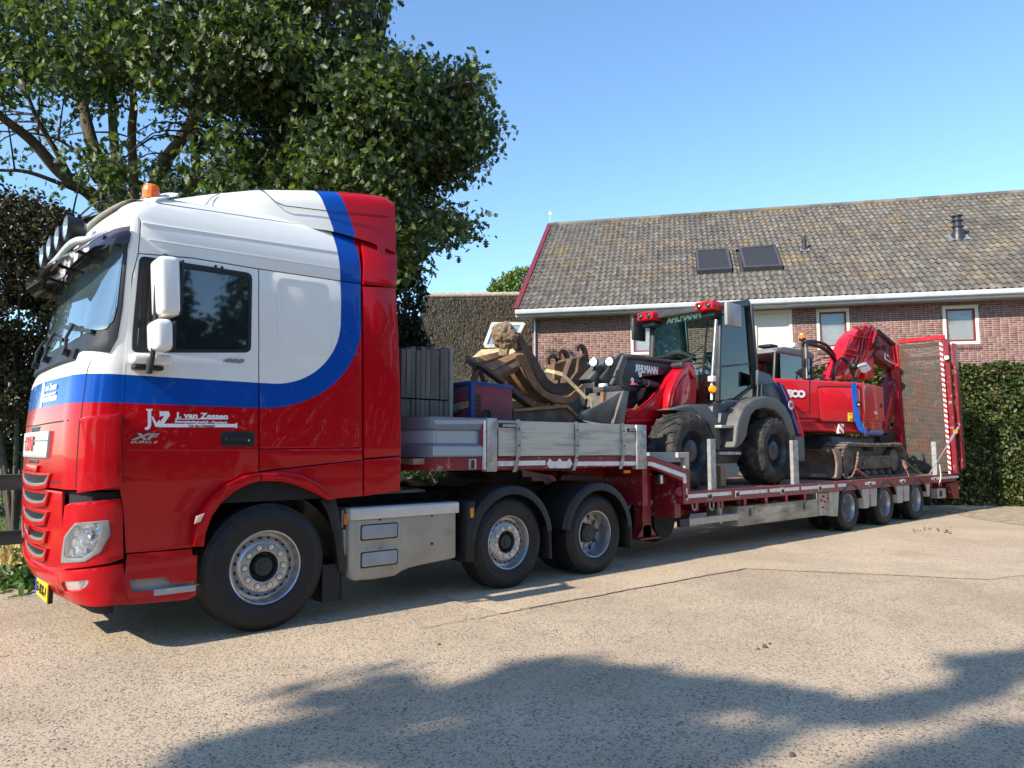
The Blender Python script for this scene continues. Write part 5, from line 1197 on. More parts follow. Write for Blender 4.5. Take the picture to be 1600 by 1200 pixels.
# rear mudguards
def mudguard(x, r, zc, a0, a1, parent, y0=-.02, y1=.62, lip=.10, mat=None, name='mudguard'):
    m = MB(); n = 30; sg = 1 if y1 > y0 else -1; c = .05
    pr = [(y1, 0)]+[(y0+sg*c*(1-math.sin(k/5*math.pi/2)), c*(1-math.cos(k/5*math.pi/2))) for k in range(6)]+[(y0, lip)]
    k_ = len(pr)-1
    def f(i, j):
        a = R(a0+(a1-a0)*i); y, d = pr[round(j*k_)]; rr = r-d; return Vector((x+rr*math.cos(a)*1.02, y, zc+rr*math.sin(a)))
    m.grid(f, n, k_); bmesh.ops.solidify(m.bm, geom=m.bm.faces[:], thickness=.008)
    return m.build(name, mat or M_black, parent, 50)
mudguard(2.674, .60, .50, 8, 176, truck); mudguard(4.04, .60, .49, 4, 172, truck, y0=-.03)
mudguard(2.674, .60, .50, 8, 176, truck, y0=2.52, y1=1.9); mudguard(4.04, .60, .49, 4, 172, truck, y0=2.52, y1=1.9)
for q_m in ([(2.06, .0, .34), (2.17, -.0, .34), (2.18, .0, .95), (2.08, .0, .95)], [(3.23, 0, .26), (3.27, 0, .26), (3.26, 0, .62), (3.22, 0, .62)], [(4.63, 0, .25), (4.66, 0, .25), (4.66, 0, .60), (4.62, 0, .60)]):
    m = MB(); m.prism(q_m, (0, .6, 0)); m.bevel(.01, 2).build('mud_flap', M_rubber, truck)
#, (2.17, -.0, .34), (2.18, .0, .95), (2.08, .0, .95)], (0, .6, 0)); m.prism([(3.23, 0, .26), (3.27, 0, .26), (3.26, 0, .62), (3.22, 0, .62)], (0, .6, 0)); m.prism([(4.63, 0, .25), (4.66, 0, .25), (4.66, 0, .60), (4.62, 0, .60)], (0, .6, 0)); m.bevel(.01, 2).build('mud_flap', M_rubber, truck)
# studs on the flaps' inner faces
m = MB()
for x in (3.21, 4.615):
    for i in range(12):
        for j in range(8): m.box((x-.004, .05+i*.05+(j % 2)*.025, .30+j*.045), (.012, .022, .022))
m.build('flap_studs', M_rubber, truck, 0)['kind'] = 'stuff'
make_wheel(truck, (0, .0, .515), .515, 'front', steer=R(0)); make_wheel(truck, (2.674, .04, .488), .488, 'mid'); make_wheel(truck, (4.04, .045, .472), .472, 'rear')
make_wheel(truck, (4.04, .40, .472), .472, 'rear', nuts=False)
for x, r_ in ((0, .515), (2.674, .488), (4.04, .472)): make_wheel(truck, (x, 2.46, r_), r_, 'rear', far=True)
# ================================================================ TRAILER
trailer = thing('lowbed_trailer', (10, 1.25, 0), 'dark red three-axle low-loader trailer with raised mesh ramp and aluminium side boards', 'trailer')
M_tred = pm('trailer_red', (.20, .010, .020), .42, var=.12, dirt=(.30, .23, .18), damt=.385, dscale=8, dsharp=.04, coat=.15)
M_alu = pm('aluminium_board', (.50, .49, .42), .55, .25, var=.05, scale=3, dirt=(.25, .25, .22), damt=.40, dscale=4, stretch=(.35, 1, 3))
M_alu2 = pm('anodised_profile', (.20, .235, .285), .38, .5, var=.04)  # darker copy: shade of the chamfered corner is put into the colour
M_alu3 = pm('anodised_profile_light', (.36, .41, .48), .4, .4, var=.04)
M_retro = pm('reflective_tape', (.68, .69, .68), .35, var=.06, dirt=(.3, .25, .2), damt=.34, dscale=10)
M_wood = pm('deck_wood', (.20, .14, .09), .9, var=.4, scale=7, bump=.01, bscale=30, dirt=(.36, .26, .17), damt=.45, dscale=5, stretch=(.25, 1, 1))
M_beige = pm('plastic_beige_grey', (.44, .41, .35), .6, var=.08, dirt=(.30, .25, .19), damt=.42, dscale=6)
W2 = 2.5; ZG, ZD = 1.39, .90
def plate(name, P, y, mat, parent, d=.02, bev=.004, px=True):
    Q = [S(u, v, y) for u, v in P] if px else [Vector((x, y, z)) for x, z in P]
    m = MB(); m.prism([(p.x, y, p.z) for p in Q], (0, d, 0))
    if bev: m.bevel(bev, 1)
    return m.build(name, mat, parent, 30)
# front edge: chamfered corner, then the long rail of the gooseneck
xc = 1.66; cxy = [(1.42, .50), (xc, 0), (5.0, 0)]
m = MB(); z0, z1 = 1.265, 1.40
pl = [(1.42, .50), (xc, 0), (2.34, 0), (2.34, .06), (xc+.03, .06), (1.46, .53)]
m.prism([(x, y, z0) for x, y in pl], (0, 0, z1-z0)); m.bevel(.004, 1).build('front_rail', M_tred, trailer, 30)
def hprof(name, prof, mat):
    path = [Vector((1.42, .50, 0)), Vector((xc, 0, 0)), Vector((2.29, 0, 0))]; nrm = [Vector((-.90, -.43, 0)), Vector((-.38, -.80, 0))*1.1, Vector((0, -1, 0))]
    m = MB(); m.grid(lambda i, j: path[round(i*2)]+nrm[round(i*2)]*prof[round(j*(len(prof)-1))][0]+Vector((0, 0, prof[round(j*(len(prof)-1))][1])), 2, len(prof)-1)
    e = [p+n*k+Vector((0, 0, z)) for p, n in ((path[2], nrm[2]),) for k, z in prof]; m.face(e)
    return m.build(name, mat, trailer, 15, recalc=True)
hprof('headboard_profile', [(-.03, 1.80), (.012, 1.80), (.012, 1.685), (-.012, 1.665), (-.03, 1.665)], M_alu2)
hprof('headboard_profile', [(-.03, 1.54), (-.012, 1.54), (.012, 1.515), (.012, 1.402), (-.03, 1.402)], M_alu2)
hprof('headboard_web', [(-.022, 1.68), (-.022, 1.53), (-.03, 1.53)], M_alu3)
m = MB(); m.prism([(1.44, .52, 1.41), (1.46, .53, 1.41), (1.48, 1.98, 1.41), (1.44, 1.98, 1.41)], (0, 0, .39)); m.build('headboard', M_alu2, trailer, 0)
plate('end_block', [(677, 656), (759, 656), (759, 663), (682, 663)], -.014, M_alu3, trailer, .01)
plate('end_block', [(677, 697), (762, 698), (762, 712), (677, 712)], -.014, M_alu3, trailer, .01)
plate('end_block', [(683, 673), (744, 673), (744, 696), (683, 696)], .012, M_alu3, trailer, .01)
plate('end_cap', [(751, 664), (760, 656), (760, 712), (751, 697)], -.012, M_tred, trailer, .02)
# vertical posts
def post(u0, u1, v0, v1, name='stanchion', y=-.03, d=.09, mat=M_galv):
    a, b = S((u0+u1)/2, v0, y), S((u0+u1)/2, v1, y); x0, x1 = S(u0, (v0+v1)/2, y).x, S(u1, (v0+v1)/2, y).x
    m = MB(); m.bx(x0, x1, y, y+d, b.z, a.z); return m.bevel(.006, 2).build(name, mat, trailer, 30)
post(761, 777, 653, 737); post(995.5, 1010.5, 664, 733)
m = MB(); p = S(759, 700, -.03); m.bx(p.x-.02, p.x+.0, -.034, .0, 1.27, 1.78); m.build('post_edge', M_retro, trailer, 0)
# gooseneck rail, slope and deck rail in one bent beam
top = [(2.36, 1.392), (5.06, 1.392), (5.90, 1.195), (5.90, .905), (16.5, .905)]
bot = [(16.5, .735), (5.74, .735), (5.74, 1.05), (5.02, 1.262), (2.36, 1.262)]
plate('side_rail', top+bot, 0, M_tred, trailer, .10, .006, px=False)
m = MB(); m.prism([(x, 2.4, z) for x, z in top+bot], (0, .1, 0)); m.build('side_rail', M_tred, trailer, 0)
def strip(P, h, y=-.004, mat=M_retro, name='reflective_strip'):
    m = MB(); Q = []
    for (x, z) in P: Q.append((x, y, z+h/2))
    for (x, z) in P[::-1]: Q.append((x, y, z-h/2))
    m.prism(Q, (0, .003, 0)); return m.build(name, mat, trailer, 0)
def Sx(u, v): p = S(u, v); return (p.x, p.z)
strip([Sx(777, 724.5), Sx(852, 723)], .052); strip([Sx(899, 724.5), Sx(993, 724)], .05)
plate('reflective_strip', [(1012, 721.5), (1020, 722), (1072, 741), (1073, 755), (1068, 755), (1067.5, 746), (1018, 728), (1012, 727.5)], -.004, M_retro, trailer, .003, 0)
strip([(5.80, .84), (6.9, .84)], .05); strip([(5.80, .90-.03), (5.83, .90-.03)], .16)
for a, b in ((7.0, 7.9), (7.98, 8.9), (8.98, 10.15), (10.6-.3, 10.55-.25+.3), (11.4, 11.85), (13.0, 13.3), (14.7, 16.4)):
    if b-a > .1: strip([(a, .835), (b, .835)], .052)
# zigzag hazard marker
zz_ = [(854, 725), (859, 716), (863, 721), (870, 721), (874.5, 716), (879, 721), (886, 721), (890, 716), (895, 724.5), (890, 731.5), (859, 731.5)]
plate('hazard_marker', zz_, -.006, M_retro, trailer, .004, 0)
# side boards
for u0, u1 in ((777.5, 995),):
    xs_ = [S(u, 680).x for u in (778, 898, 994)]
    for i in range(2):
        m = MB(); m.bx(xs_[i]+.006, xs_[i+1]-.006, -.004, .022, 1.405, 1.785)
        for z in (1.53, 1.66): m.bx(xs_[i]+.006, xs_[i+1]-.006, -.007, -.003, z-.004, z+.004)
        b_ = m.bevel(.003, 1).build('side_board', M_alu, trailer, 30)
# bent straps over the boards
for u in (808, 899.5, 972):
    x = S(u, 690).x; m = MB(); w_ = .028 if u < 950 else .03; n = 16; L_ = []
    for k in range(n+1):
        t = k/n; z = 1.80-(1.80-1.235)*t; L_.append(Vector((x-.05*max(0, (t-.6)/.4)**1.5, -.012-.02*math.sin(t*math.pi), z)))
    m.grid(lambda i, j: L_[round(i*n)]+Vector(((j-.5)*2*w_, 0, 0)), n, 1); bmesh.ops.solidify(m.bm, geom=m.bm.faces[:], thickness=.008); st = m.build('board_strap', M_galv, trailer, 40)
    m = MB()
    for z in (1.70, 1.52, 1.38): m.cyl((x, -.03, z), (x, -.042, z), .009, n=8)
    m.build('rivet', M_dark, st)
for (u0, u1, v0, v1) in ((776, 810, 659, 671), (977, 997, 668, 677)):
    a, b = S(u0, v1), S(u1, v0); m = MB(); m.bx(a.x, b.x, -.012, 0, a.z, b.z); lt_ = m.bevel(.004, 1).build('board_latch', M_galv, trailer)
    m = MB(); m.bx(a.x+.02, b.x-.03, -.016, -.008, a.z+.02, b.z-.02); m.build('latch_recess', M_dark, lt_, 0); m = MB(); m.bx(a.x+.07, b.x-.05, -.022, -.012, a.z+.03, b.z-.03); m.bevel(.004, 1).build('latch_handle', M_galv, lt_)
p = S(738, 725); m = MB(); m.bx(p.x-.05, p.x+.05, -.008, 0, p.z-.055, p.z+.055); pp_ = m.bevel(.004, 1).build('slot_plate', M_galv, trailer); m = MB(); m.bx(p.x-.02, p.x+.02, -.012, 0, p.z-.045, p.z+.04); m.build('slot', M_dark, pp_, 0)
for u, v in ((980, 737), (1066, 900)):
    if v < 800: p = S(u, v, .01); m = MB(); m.bx(p.x-.055, p.x+.055, .0, .03, p.z-.018, p.z+.018); m.bevel(.005, 1).build('side_marker', M_amber, trailer)
# gooseneck deck and frame
m = MB(); m.bx(1.48, 5.0, .1, 2.4, 1.33, 1.388); m.build('gooseneck_deck', M_wood, trailer, 0)
m = MB(); m.prism([(5.0, .1, 1.388), (5.86, .1, 1.19), (5.86, .1, 1.13), (5.0, .1, 1.33)], (0, 2.3, 0)); m.build('slope_deck', M_tred, trailer, 0)
m = MB(); m.prism([(1.8, .75, 1.26), (1.8, .75, 1.33), (5.2, .75, 1.33), (5.9, .75, 1.1), (5.9, .75, .55), (5.3, .75, .70), (4.9, .75, 1.1), (4.2, .75, 1.2)], (0, .1, 0)); m.prism([(1.8, 1.65, 1.26), (1.8, 1.65, 1.33), (5.2, 1.65, 1.33), (5.9, 1.65, 1.1), (5.9, 1.65, .55), (5.3, 1.65, .70), (4.9, 1.65, 1.1), (4.2, 1.65, 1.2)], (0, .1, 0))
m.bx(5.0, 5.1, .1, 2.4, .75, 1.26); m.bx(5.70, 5.84, .12, 2.4, .55, 1.12); m.build('gooseneck_frame', M_tred, trailer, 0)
m = MB(); m.bx(2.4, 16.3, .78, .9, .48, .74) if 0 else m.bx(5.8, 16.3, .78, .9, .48, .74); m.bx(5.8, 16.3, 1.6, 1.72, .48, .74)
for x in np.arange(6.2, 16.3, .62): m.bx(x-.03, x+.03, .1, 2.4, .62, .80)
m.build('main_frame', M_tred, trailer, 0)
# deck boards
NP = 14
for k in range(NP):
    y0 = .105+k*(2.29/NP); m = MB(); m.bx(5.9, 16.35, y0+.006, y0+2.29/NP-.006, .85, .893+rnd.uniform(-.002, .003)); m.bevel(.004, 1).build('deck_board', M_wood, trailer, 0)
m = MB(); m.bx(5.9, 16.5, -.001, .104, .886, .898); m.build('rail_cap', M_tred, trailer, 0)
# worn lashing hooks in the rail
for x in (6.35, 7.05, 8.35, 9.6, 11.6, 13.15, 14.9):
    m = MB(); m.bx(x-.055, x+.055, -.012, -.002, .77, .875); o = m.bevel(.004, 1).build('lashing_plate', M_galv, trailer); m = MB(); m.bx(x-.035, x+.035, -.015, -.005, .785, .845); m.build('lashing_pocket', M_dark, o, 0); m = MB(); m.cyl((x-.04, -.02, .85), (x+.04, -.02, .85), .01, n=8); m.build('lashing_ring', M_galv, o)
for u in (1085, 1112):
    p = S(u, 795, .03); m = MB(); t = [Vector((p.x+.05*math.cos(a), .03, p.z+.07+.09*math.sin(a))) for a in np.linspace(0, 2*math.pi, 15)]; m.tube(t, .012, 6, caps=False); m.build('rope_hook', M_galv, trailer)
# wheel rest on the slope
m = MB(); a, b = S(1015, 707, .14), S(1072, 720, .14); m.bx(a.x, b.x-.12, .14, .9, 1.30, a.z); m.build('wheel_rest', pm('rest_grey', (.30, .32, .32), .6, dirt=(.2, .17, .13), damt=.4), trailer, 0)
m = MB(); m.bx(b.x-.24, b.x+.02, .10, .22, a.z-.075, a.z-.0); m.bx(b.x-.08, b.x+.02, .10, .22, 1.16, a.z-.07); m.bevel(.005, 1).build('wheel_rest_leg', M_beige, trailer)
# stakes
for (u0, u1, v0, v1) in ((1110.5, 1121, 686, 762), (1239.5, 1249.5, 688, 754)):
    y = -.0; a, b = S((u0+u1)/2, v0, .03), S((u0+u1)/2, v1, .03); x0, x1 = S(u0, 720, .03).x, S(u1, 720, .03).x
    m = MB(); m.bx(x0, x1-.035, .03, .09, .80, a.z); m.bevel(.006, 1).build('stake', M_galv, trailer, 30)
a = S(1459, 690, .12); m = MB(); m.bx(a.x-.06, a.x+.08, .06, .16, .86, a.z); m.bevel(.006, 1).build('stake', M_galv, trailer, 30)
# landing leg
for y in (.36, 2.05):
    m = MB(); m.bx(5.32, 5.50, y, y+.14, .30, 1.25); m.prism([(5.20, y, .30), (5.62, y, .30), (5.47, y, .46), (5.35, y, .46)], (0, .16, 0)); m.bx(5.20, 5.62, y-.06, y+.24, .27, .30); m.bevel(.005, 1).build('landing_leg', M_tred, trailer, 30)
m = MB(); m.cyl((5.55, .5, .60), (5.9, .5, .95), .02, n=8); m.build('brace', M_galv, trailer)
m = MB(); m.cyl((5.0, .42, .60), (5.18, .42, .82), .02, n=8); m.build('air_coupling', pm('blue_hose', (.02, .2, .5), .5), trailer)
m = MB(); m.cyl(S(1062, 768, .05), S(1068, 768, .5), .06, n=16); m.build('cross_tube', M_tred, trailer)
p = S(1031, 749, .03); m = MB(); m.box((p.x, .03, p.z), (.09, .08, .14)); m.bevel(.03, 3); wl = m.build('work_lamp', M_dark, trailer); m = MB(); m.box((p.x-.02, -.012, p.z), (.05, .01, .11)); m.bevel(.004, 1).build('lens', M_refl, wl)
m = MB(); m.cyl((5.98, .5, .47), (5.98, 2.0, .47), .24, n=28); m.cyl((6.15, .9, .5), (7.0, .9, .5), .12, n=16); m.build('air_tank', M_dark, trailer)
# spare wheel hanging under the frame
make_wheel(trailer, (5.95, .62, .56), .40, 'rear', nuts=False)
# side guard and tool box
m = MB(); a, b = S(1076, 824, .1), S(1152, 812, .1); m.bx(a.x, b.x, .08, .14, b.z-.005, b.z+.095); g_ = m.bevel(.008, 1).build('side_guard', M_beige, trailer); m = MB(); m.bx(a.x-.22, a.x, .08, .14, b.z-.01, b.z+.10); m.bevel(.006, 1).build('guard_end', M_black, g_)
m = MB(); p = S(1128, 790, .1); m.bx(p.x-.03, p.x+.03, .12, .16, .4, .75); m.build('guard_bracket', M_beige, trailer, 0)
bxp = [(7.14, .32), (9.72, .32), (9.72, .70), (7.14, .62)]
M_tool = pm('toolbox_aluminium', (.40, .37, .32), .42, .35, var=.06, scale=3, dirt=(.22, .18, .14), damt=.45, dscale=4, stretch=(.4, 1, 1))
tx0, tz0 = S(1153, 823, .08).x, S(1153, 823, .08).z; tx1 = S(1279, 805, .08).x
m = MB(); m.bx(tx0, tx1, .08, .62, .335, .60); tbx = m.bevel(.008, 2).build('toolbox', M_tool, trailer)
m = MB(); m.bx(tx0-.01, tx1+.01, .068, .64, .60, .625); m.bx(tx0+.0, tx1, .074, .08, .345, .36); m.bevel(.004, 1).build('toolbox_lid', M_tool, tbx)
for u in (1173, 1258):
    x = S(u, 800, .07).x; m = MB(); m.prism([(x-.035, .073, .585), (x+.035, .073, .585), (x+.035, .073, .50), (x, .073, .46), (x-.035, .073, .50)], (0, .008, 0)); lk = m.build('toolbox_lock', M_slat, tbx, 0); m = MB(); m.tube([(x-.012, .068, .565), (x+.012, .068, .565), (x+.012, .068, .53), (x-.006, .068, .51)], .006, 5); m.build('lock_handle', M_chrome, lk)
m = MB(); a, b = S(1280, 778, .06).x, S(1300, 778, .06).x; m.bx(a, b, .06, .5, .34, .72); cp_ = m.bevel(.006, 1).build('valve_panel', M_beige, trailer)
for dx, dz, mt_, r in ((.06, .60, M_redlens, .022), (.14, .66, M_redlens, .022), (.3, .62, M_redlens, .022), (.10, .48, M_black, .014), (.22, .45, M_amber, .02), (.17, .57, M_black, .012)):
    m = MB(); m.cyl((a+dx, .06, dz), (a+dx, .035, dz), r, n=10); m.build('valve_knob', mt_, cp_)
# wheels and their fender skirts
TX = [10.804, 12.383, 13.961]
for x in TX:
    make_wheel(trailer, (x, .05, .42), .42, 'rear', nuts=True); make_wheel(trailer, (x, .42, .42), .42, 'rear', nuts=False); make_wheel(trailer, (x, 2.45, .42), .42, 'rear', far=True)
    mudguard(x, .462, .415, 20, 160, trailer, y0=-.014, y1=.66, lip=.05, mat=M_slat)
m = MB()
for x in TX: m.cyl((x, .5, .44), (x, 2.3, .44), .07, n=12)
m.build('axle', M_dark, trailer)
def skirt(xa, xb, za, parent=trailer):
    m = MB(); m.prism([(xa, .0, .735), (xb, .0, .735), (xb-.05, .0, za), (xa+.05, .0, za)], (0, .5, 0)); m.bevel(.008, 1).build('fender_skirt', M_beige, parent, 30)
m = MB(); m.prism([(10.0, .02, .735), (10.38, .02, .735), (10.28, .02, .30), (10.0, .02, .32)], (0, .5, 0)); m.bevel(.006, 1).build('fender_skirt', M_beige, trailer, 30)
skirt(11.27, 11.58, .38); skirt(11.60, 11.92, .40); skirt(12.85, 13.16, .40); skirt(13.18, 13.5, .42); skirt(14.42, 14.62, .46)
# tail
plate('tail_plate', [(1480, 756), (1497.5, 752), (1499, 779), (1490, 779), (1484, 757)], .0, M_tred, trailer, .08)
m = MB(); m.bx(16.25, 16.5, 0, 2.5, .70, .90); m.build('tail_beam', M_tred, trailer, 0)
p = S(1472, 770, .1); m = MB(); m.bx(p.x-.25, p.x+.25, .1, .4, p.z-.12, p.z+.1); tl = m.bevel(.01, 1).build('tail_box', M_beige, trailer); m = MB(); m.bx(p.x-.16, p.x-.02, .09, .1, p.z-.08, p.z+.05); m.build('box_slot', M_dark, tl, 0)
p = S(1497, 762, .02); m = MB(); m.cyl((p.x, -.01, p.z), (p.x, .02, p.z), .04, n=14); m.build('side_marker', M_amber, trailer)
m = MB(); m.bx(14.75, 14.80, .05, .6, .25, .6); m.build('mud_flap', M_rubber, trailer, 0)
# ramp: two rails, cross bars and woven mesh, standing upright at the tail
M_ramp = pm('ramp_red', (.42, .012, .018), .4, var=.1, dirt=(.25, .1, .08), damt=.3, dscale=8, coat=.2)
RX, RY0, RY1, RZ0, RZ1 = 16.42, .10, 1.12, .92, 4.05
lean = lambda z: -.16*(z-RZ0)/(RZ1-RZ0)
def rp_(y, z, dx=0): return Vector((RX+lean(z)+dx, y, z))
def rbeam(name, y0, y1, z0, z1, dx0, dx1, mat, parent=trailer):
    m = MB(); m.poly([rp_(y0, z0, dx0), rp_(y1, z0, dx0), rp_(y1, z0, dx1), rp_(y0, z0, dx1), rp_(y0, z1, dx0), rp_(y1, z1, dx0), rp_(y1, z1, dx1), rp_(y0, z1, dx1)], [(3, 2, 1, 0), (4, 5, 6, 7), (0, 1, 5, 4), (1, 2, 6, 5), (2, 3, 7, 6), (3, 0, 4, 7)]); m.bevel(.008, 1); return m.build(name, mat, parent, 30)
ramp = rbeam('ramp', RY1+.0, RY1+.20, RZ0, RZ1-.02, -.05, .10, M_ramp)
rbeam('ramp_rail', RY0-.08, RY0+.02, RZ0-.1, RZ1, .0, .13, M_tred, ramp)
hz = rbeam('hazard_post', RY0+.02, RY0+.085, RZ0-.1, RZ1+.02, -.08, -.025, M_ramp, ramp)
rbeam('ramp_side', RY0-.16, RY0-.10, RZ0+.1, RZ1-.1, .14, .34, M_tred, ramp)
rbeam('ramp_top', RY0, RY1, RZ1+.0, RZ1+.10, .0, .10, M_ramp, ramp)
for k in range(10):
    z = RZ0+.2+k*.31; rbeam('cross_bar', RY0+.06, RY1, z, z+.09, .03, .10, M_ramp, ramp)
m = MB(); ny = 24; nz_ = 98
for k in range(ny+1): y = RY0+.12+(RY1-RY0-.14)*k/ny; m.beam(rp_(y, RZ0+.02, .0), rp_(y, RZ1-.04, .0), .013, .012, (0, 1, 0))
for k in range(nz_+1): z = RZ0+.04+(RZ1-RZ0-.1)*k/nz_; m.beam(rp_(RY0+.1, z, .008), rp_(RY1, z, .008), .012, .014)
mm_ = m.build('ramp_mesh', pm('mesh_rusty', (.12, .105, .09), .6, .3, var=.2, dirt=(.22, .09, .06), damt=.42, dscale=3), ramp, 0, weld=False); mm_['kind'] = 'stuff'
nst = 26
for k in range(nst):
    z = RZ0-.05+(RZ1-RZ0)*k/nst; h = (RZ1-RZ0)/nst*.5
    m = MB(); m.prism([rp_(RY0+.02, z, -.084), rp_(RY0+.085, z+.04, -.084), rp_(RY0+.085, z+.04+h, -.084), rp_(RY0+.02, z+h, -.084)], (.003, 0, 0)); m.build('hazard_stripe', M_retro, hz, 0)
for y, z, mt_ in ((RY0-.05, RZ1-.45, M_retro), (RY0-.12, RZ0+.95, M_amber)):
    m = MB(); p = rp_(y, z, -.05); m.cyl(p, p-Vector((.04, .0, 0)), .05, n=14); m.build('side_marker', mt_, ramp)
m = MB(); m.tube([S(1452, 741, .1), S(1462, 725, .04), S(1500, 664, -.02)], .014, 6); m.tube([S(1484, 690, 0), S(1501, 662, -.02)], .028, 8); m.build('gas_strut', M_galv, trailer)
m = MB(); m.tube(smoothpath([S(1468, 726, -.01), S(1470, 745, -.03), S(1467, 757, -.02)], 4), .014, 5); m.build('strap_end', pm('pale_strap', (.55, .48, .36), .8), trailer)

# ================================================================ CARGO ON THE GOOSENECK
M_rust = pm('rusty_steel', (.17, .095, .052), .8, .1, var=.35, scale=5, bump=.008, bscale=40, dirt=(.30, .145, .055), damt=.47, dscale=6, dsharp=.12)
M_rustd = pm('rust_dark', (.085, .058, .042), .8, .1, var=.35, scale=6, bump=.006, bscale=40, dirt=(.2, .11, .05), damt=.42, dscale=5)
M_worn = pm('worn_grey_steel', (.13, .125, .12), .5, .5, var=.35, scale=4, dirt=(.22, .17, .12), damt=.36, dscale=6, bump=.004)
# stack of grey planks on end
ps = thing('plank_stack', (1.75, 1, ZG), 'bundle of grey weathered planks standing on end behind the headboard', 'planks')
M_plank = pm('grey_plank', (.12, .112, .10), .9, var=.35, scale=4, bump=.008, bscale=50, stretch=(3, 1, .3), dirt=(.2, .2, .18), damt=.4, dscale=3)
for tier, (z0, z1) in enumerate(((ZG, 1.99), (2.0, 2.52))):
    for k in range(10):
        x0 = 1.50+k*.060; y0 = .36+rnd.uniform(0, .02); m = MB(); m.bx(x0+.003, x0+.057, y0, 1.9, z0+.003, z1+(rnd.uniform(-.03, .03) if tier else 0)+.004*k*tier); m.bevel(.004, 1).build('plank', M_plank, ps, 0)
m = MB(); m.bx(2.10, 2.145, .35, 1.9, ZG, 2.56); m.bevel(.004, 1).build('plank', pm('pale_plank', (.24, .25, .23), .9, var=.2, scale=5), ps, 0)
# generator
gen = thing('generator', (2.75, .8, ZG), 'scuffed red and blue generator box standing beside the grey planks', 'generator')
GX0, GX1, GY0, GY1, GZ1 = 2.39, 2.99, .35, 1.35, 2.23
M_gred = pm('faded_red', (.22, .025, .04), .6, var=.12, dirt=(.07, .07, .06), damt=.44, dscale=3.5); M_gblue = pm('faded_blue', (.01, .045, .19), .5, var=.1)
m = MB(); m.bx(GX0, GX1, GY0, GY1, ZG, GZ1-.04); m.bevel(.02, 2).build('body', M_gred, gen)
m = MB(); m.prism([(GX0-.012, GY0, GZ1-.05), (GX1+.01, GY0-.01, GZ1-.07), (GX1+.01, GY0-.01, GZ1-.02), (GX0-.012, GY0, GZ1)], (0, GY1-GY0, 0)); m.bevel(.012, 2).build('lid', M_gblue, gen)
m = MB(); m.bx(GX0-.008, GX0+.035, GY0-.008, GY0+.06, ZG+.32, GZ1-.03); m.bx(GX0-.008, GX0, GY0+.05, GY1, ZG+.28, ZG+.40); m.build('blue_trim', M_gblue, gen, 0)
for i in range(3):
    for j in range(7): m = MB(); m.bx(GX0+.055+i*.028, GX0+.075+i*.028, GY0-.003, GY0+.02, ZG+.335+j*.052, ZG+.378+j*.052); m.build('vent_slot', M_slat, gen, 0)
m = MB(); m.lathe([(.062, 0), (.062, .012), (.05, .02), (.045, .006), (0, .006)], (GX0+.21, GY0, ZG+.47), (0, -1, 0), 24); m.build('filler_cap', M_black, gen)
m = MB(); m.prism([(GX0-.01, GY1, ZG+.53), (GX0-.01, GY0+.12, ZG+.53), (GX0-.01, GY0+.12, ZG+.61), (GX0-.01, GY1, ZG+.55)], (.004, 0, 0)); m.build('label_band', pm('label_tan', (.38, .32, .18), .7, var=.3, scale=20), gen, 0)
text('lettering', 'ENROD', Vector((GX0-.012, GY0+.62, ZG+.505)), (0, -1, 0), (0, 0, 1), .085, pm('label_grey', (.36, .40, .33), .7), gen, wid=.42, shear=.3, bold=.03)
for k in range(4): m = MB(); m.prism([(GX0-.012, GY0+.11-k*.018, ZG+.54), (GX0-.012, GY0+.102-k*.018, ZG+.54), (GX0-.012, GY0+.09-k*.018, ZG+.61), (GX0-.012, GY0+.098-k*.018, ZG+.61)], (.003, 0, 0)); m.build('label_stripe', pm('label_yellow', (.6, .45, .1), .6), gen, 0)
for y0, y1 in ((GY0+.1, GY0+.32), (GY0+.52, GY0+.74)):
    for z in (ZG+.10, ZG+.19): m = MB(); m.bx(GX0-.004, GX0+.02, y0, y1, z, z+.035); m.build('vent_slot', M_slat, gen, 0)
# skeleton bucket lying on its back
def sp(P, y): return [S(u, v, y) for u, v in P]
skb = thing('skeleton_bucket', (3.3, 1.1, 1.5), 'rusty skeleton bucket with curved bars and tan cutting edge beside the generator', 'bucket')
def lplate(name, P, y, th, mat, parent, bev=.006):
    Q = sp(P, y); m = MB(); m.prism([(p.x, y, p.z) for p in Q], (0, th, 0)); m.bevel(bev, 1); return m.build(name, mat, parent, 30)
side1 = [(819, 556), (824, 566), (829, 583), (838, 600), (850, 614), (864, 624), (880, 628), (893, 627), (905, 619), (912, 608), (911, 600), (905, 597), (898, 604), (889, 610), (876, 613), (864, 610), (853, 600), (843, 586), (834, 572), (826, 560)]
lplate('side_plate', [(806, 556), (812, 553), (822, 556), (829, 570), (836, 588), (848, 606), (860, 617), (874, 622), (890, 618), (903, 607), (911, 600), (914, 607), (908, 619), (897, 628), (882, 631), (864, 628), (848, 619), (834, 606), (824, 590), (815, 570)], .55, .03, M_rust, skb)
for k, dx in enumerate((0, -7, -14, -21, -28, -36)):
    y = .70+.13*k; P = [S(822+dx*1.0, 574, y), S(828+dx, 590, y), S(838+dx, 606, y), S(850+dx, 619, y), S(862+dx, 629, y), S(880+dx*1.1, 634, y)]
    Q = smoothpath(P, 4); m = MB()
    for i in range(len(Q)-1): m.beam(Q[i], Q[i+1], .03, .085, (0, 1, 0))
    m.build('bar', M_rust, skb, 30)
def beam_px(name, a, b, y0, y1, h, mat, parent, thick=.14):
    A_, B_ = S(*a, y0), S(*b, y1); m = MB(); m.beam(A_, B_, thick, h, (0, 0, 1)); m.bevel(.008, 1); return m.build(name, mat, parent, 30)
M_rusty = pm('rust_yellow', (.31, .165, .065), .8, var=.35, scale=6, bump=.008, bscale=40, dirt=(.16, .085, .045), damt=.44, dscale=7)  # lighter rust for the lit tops, sunlight put into the colour
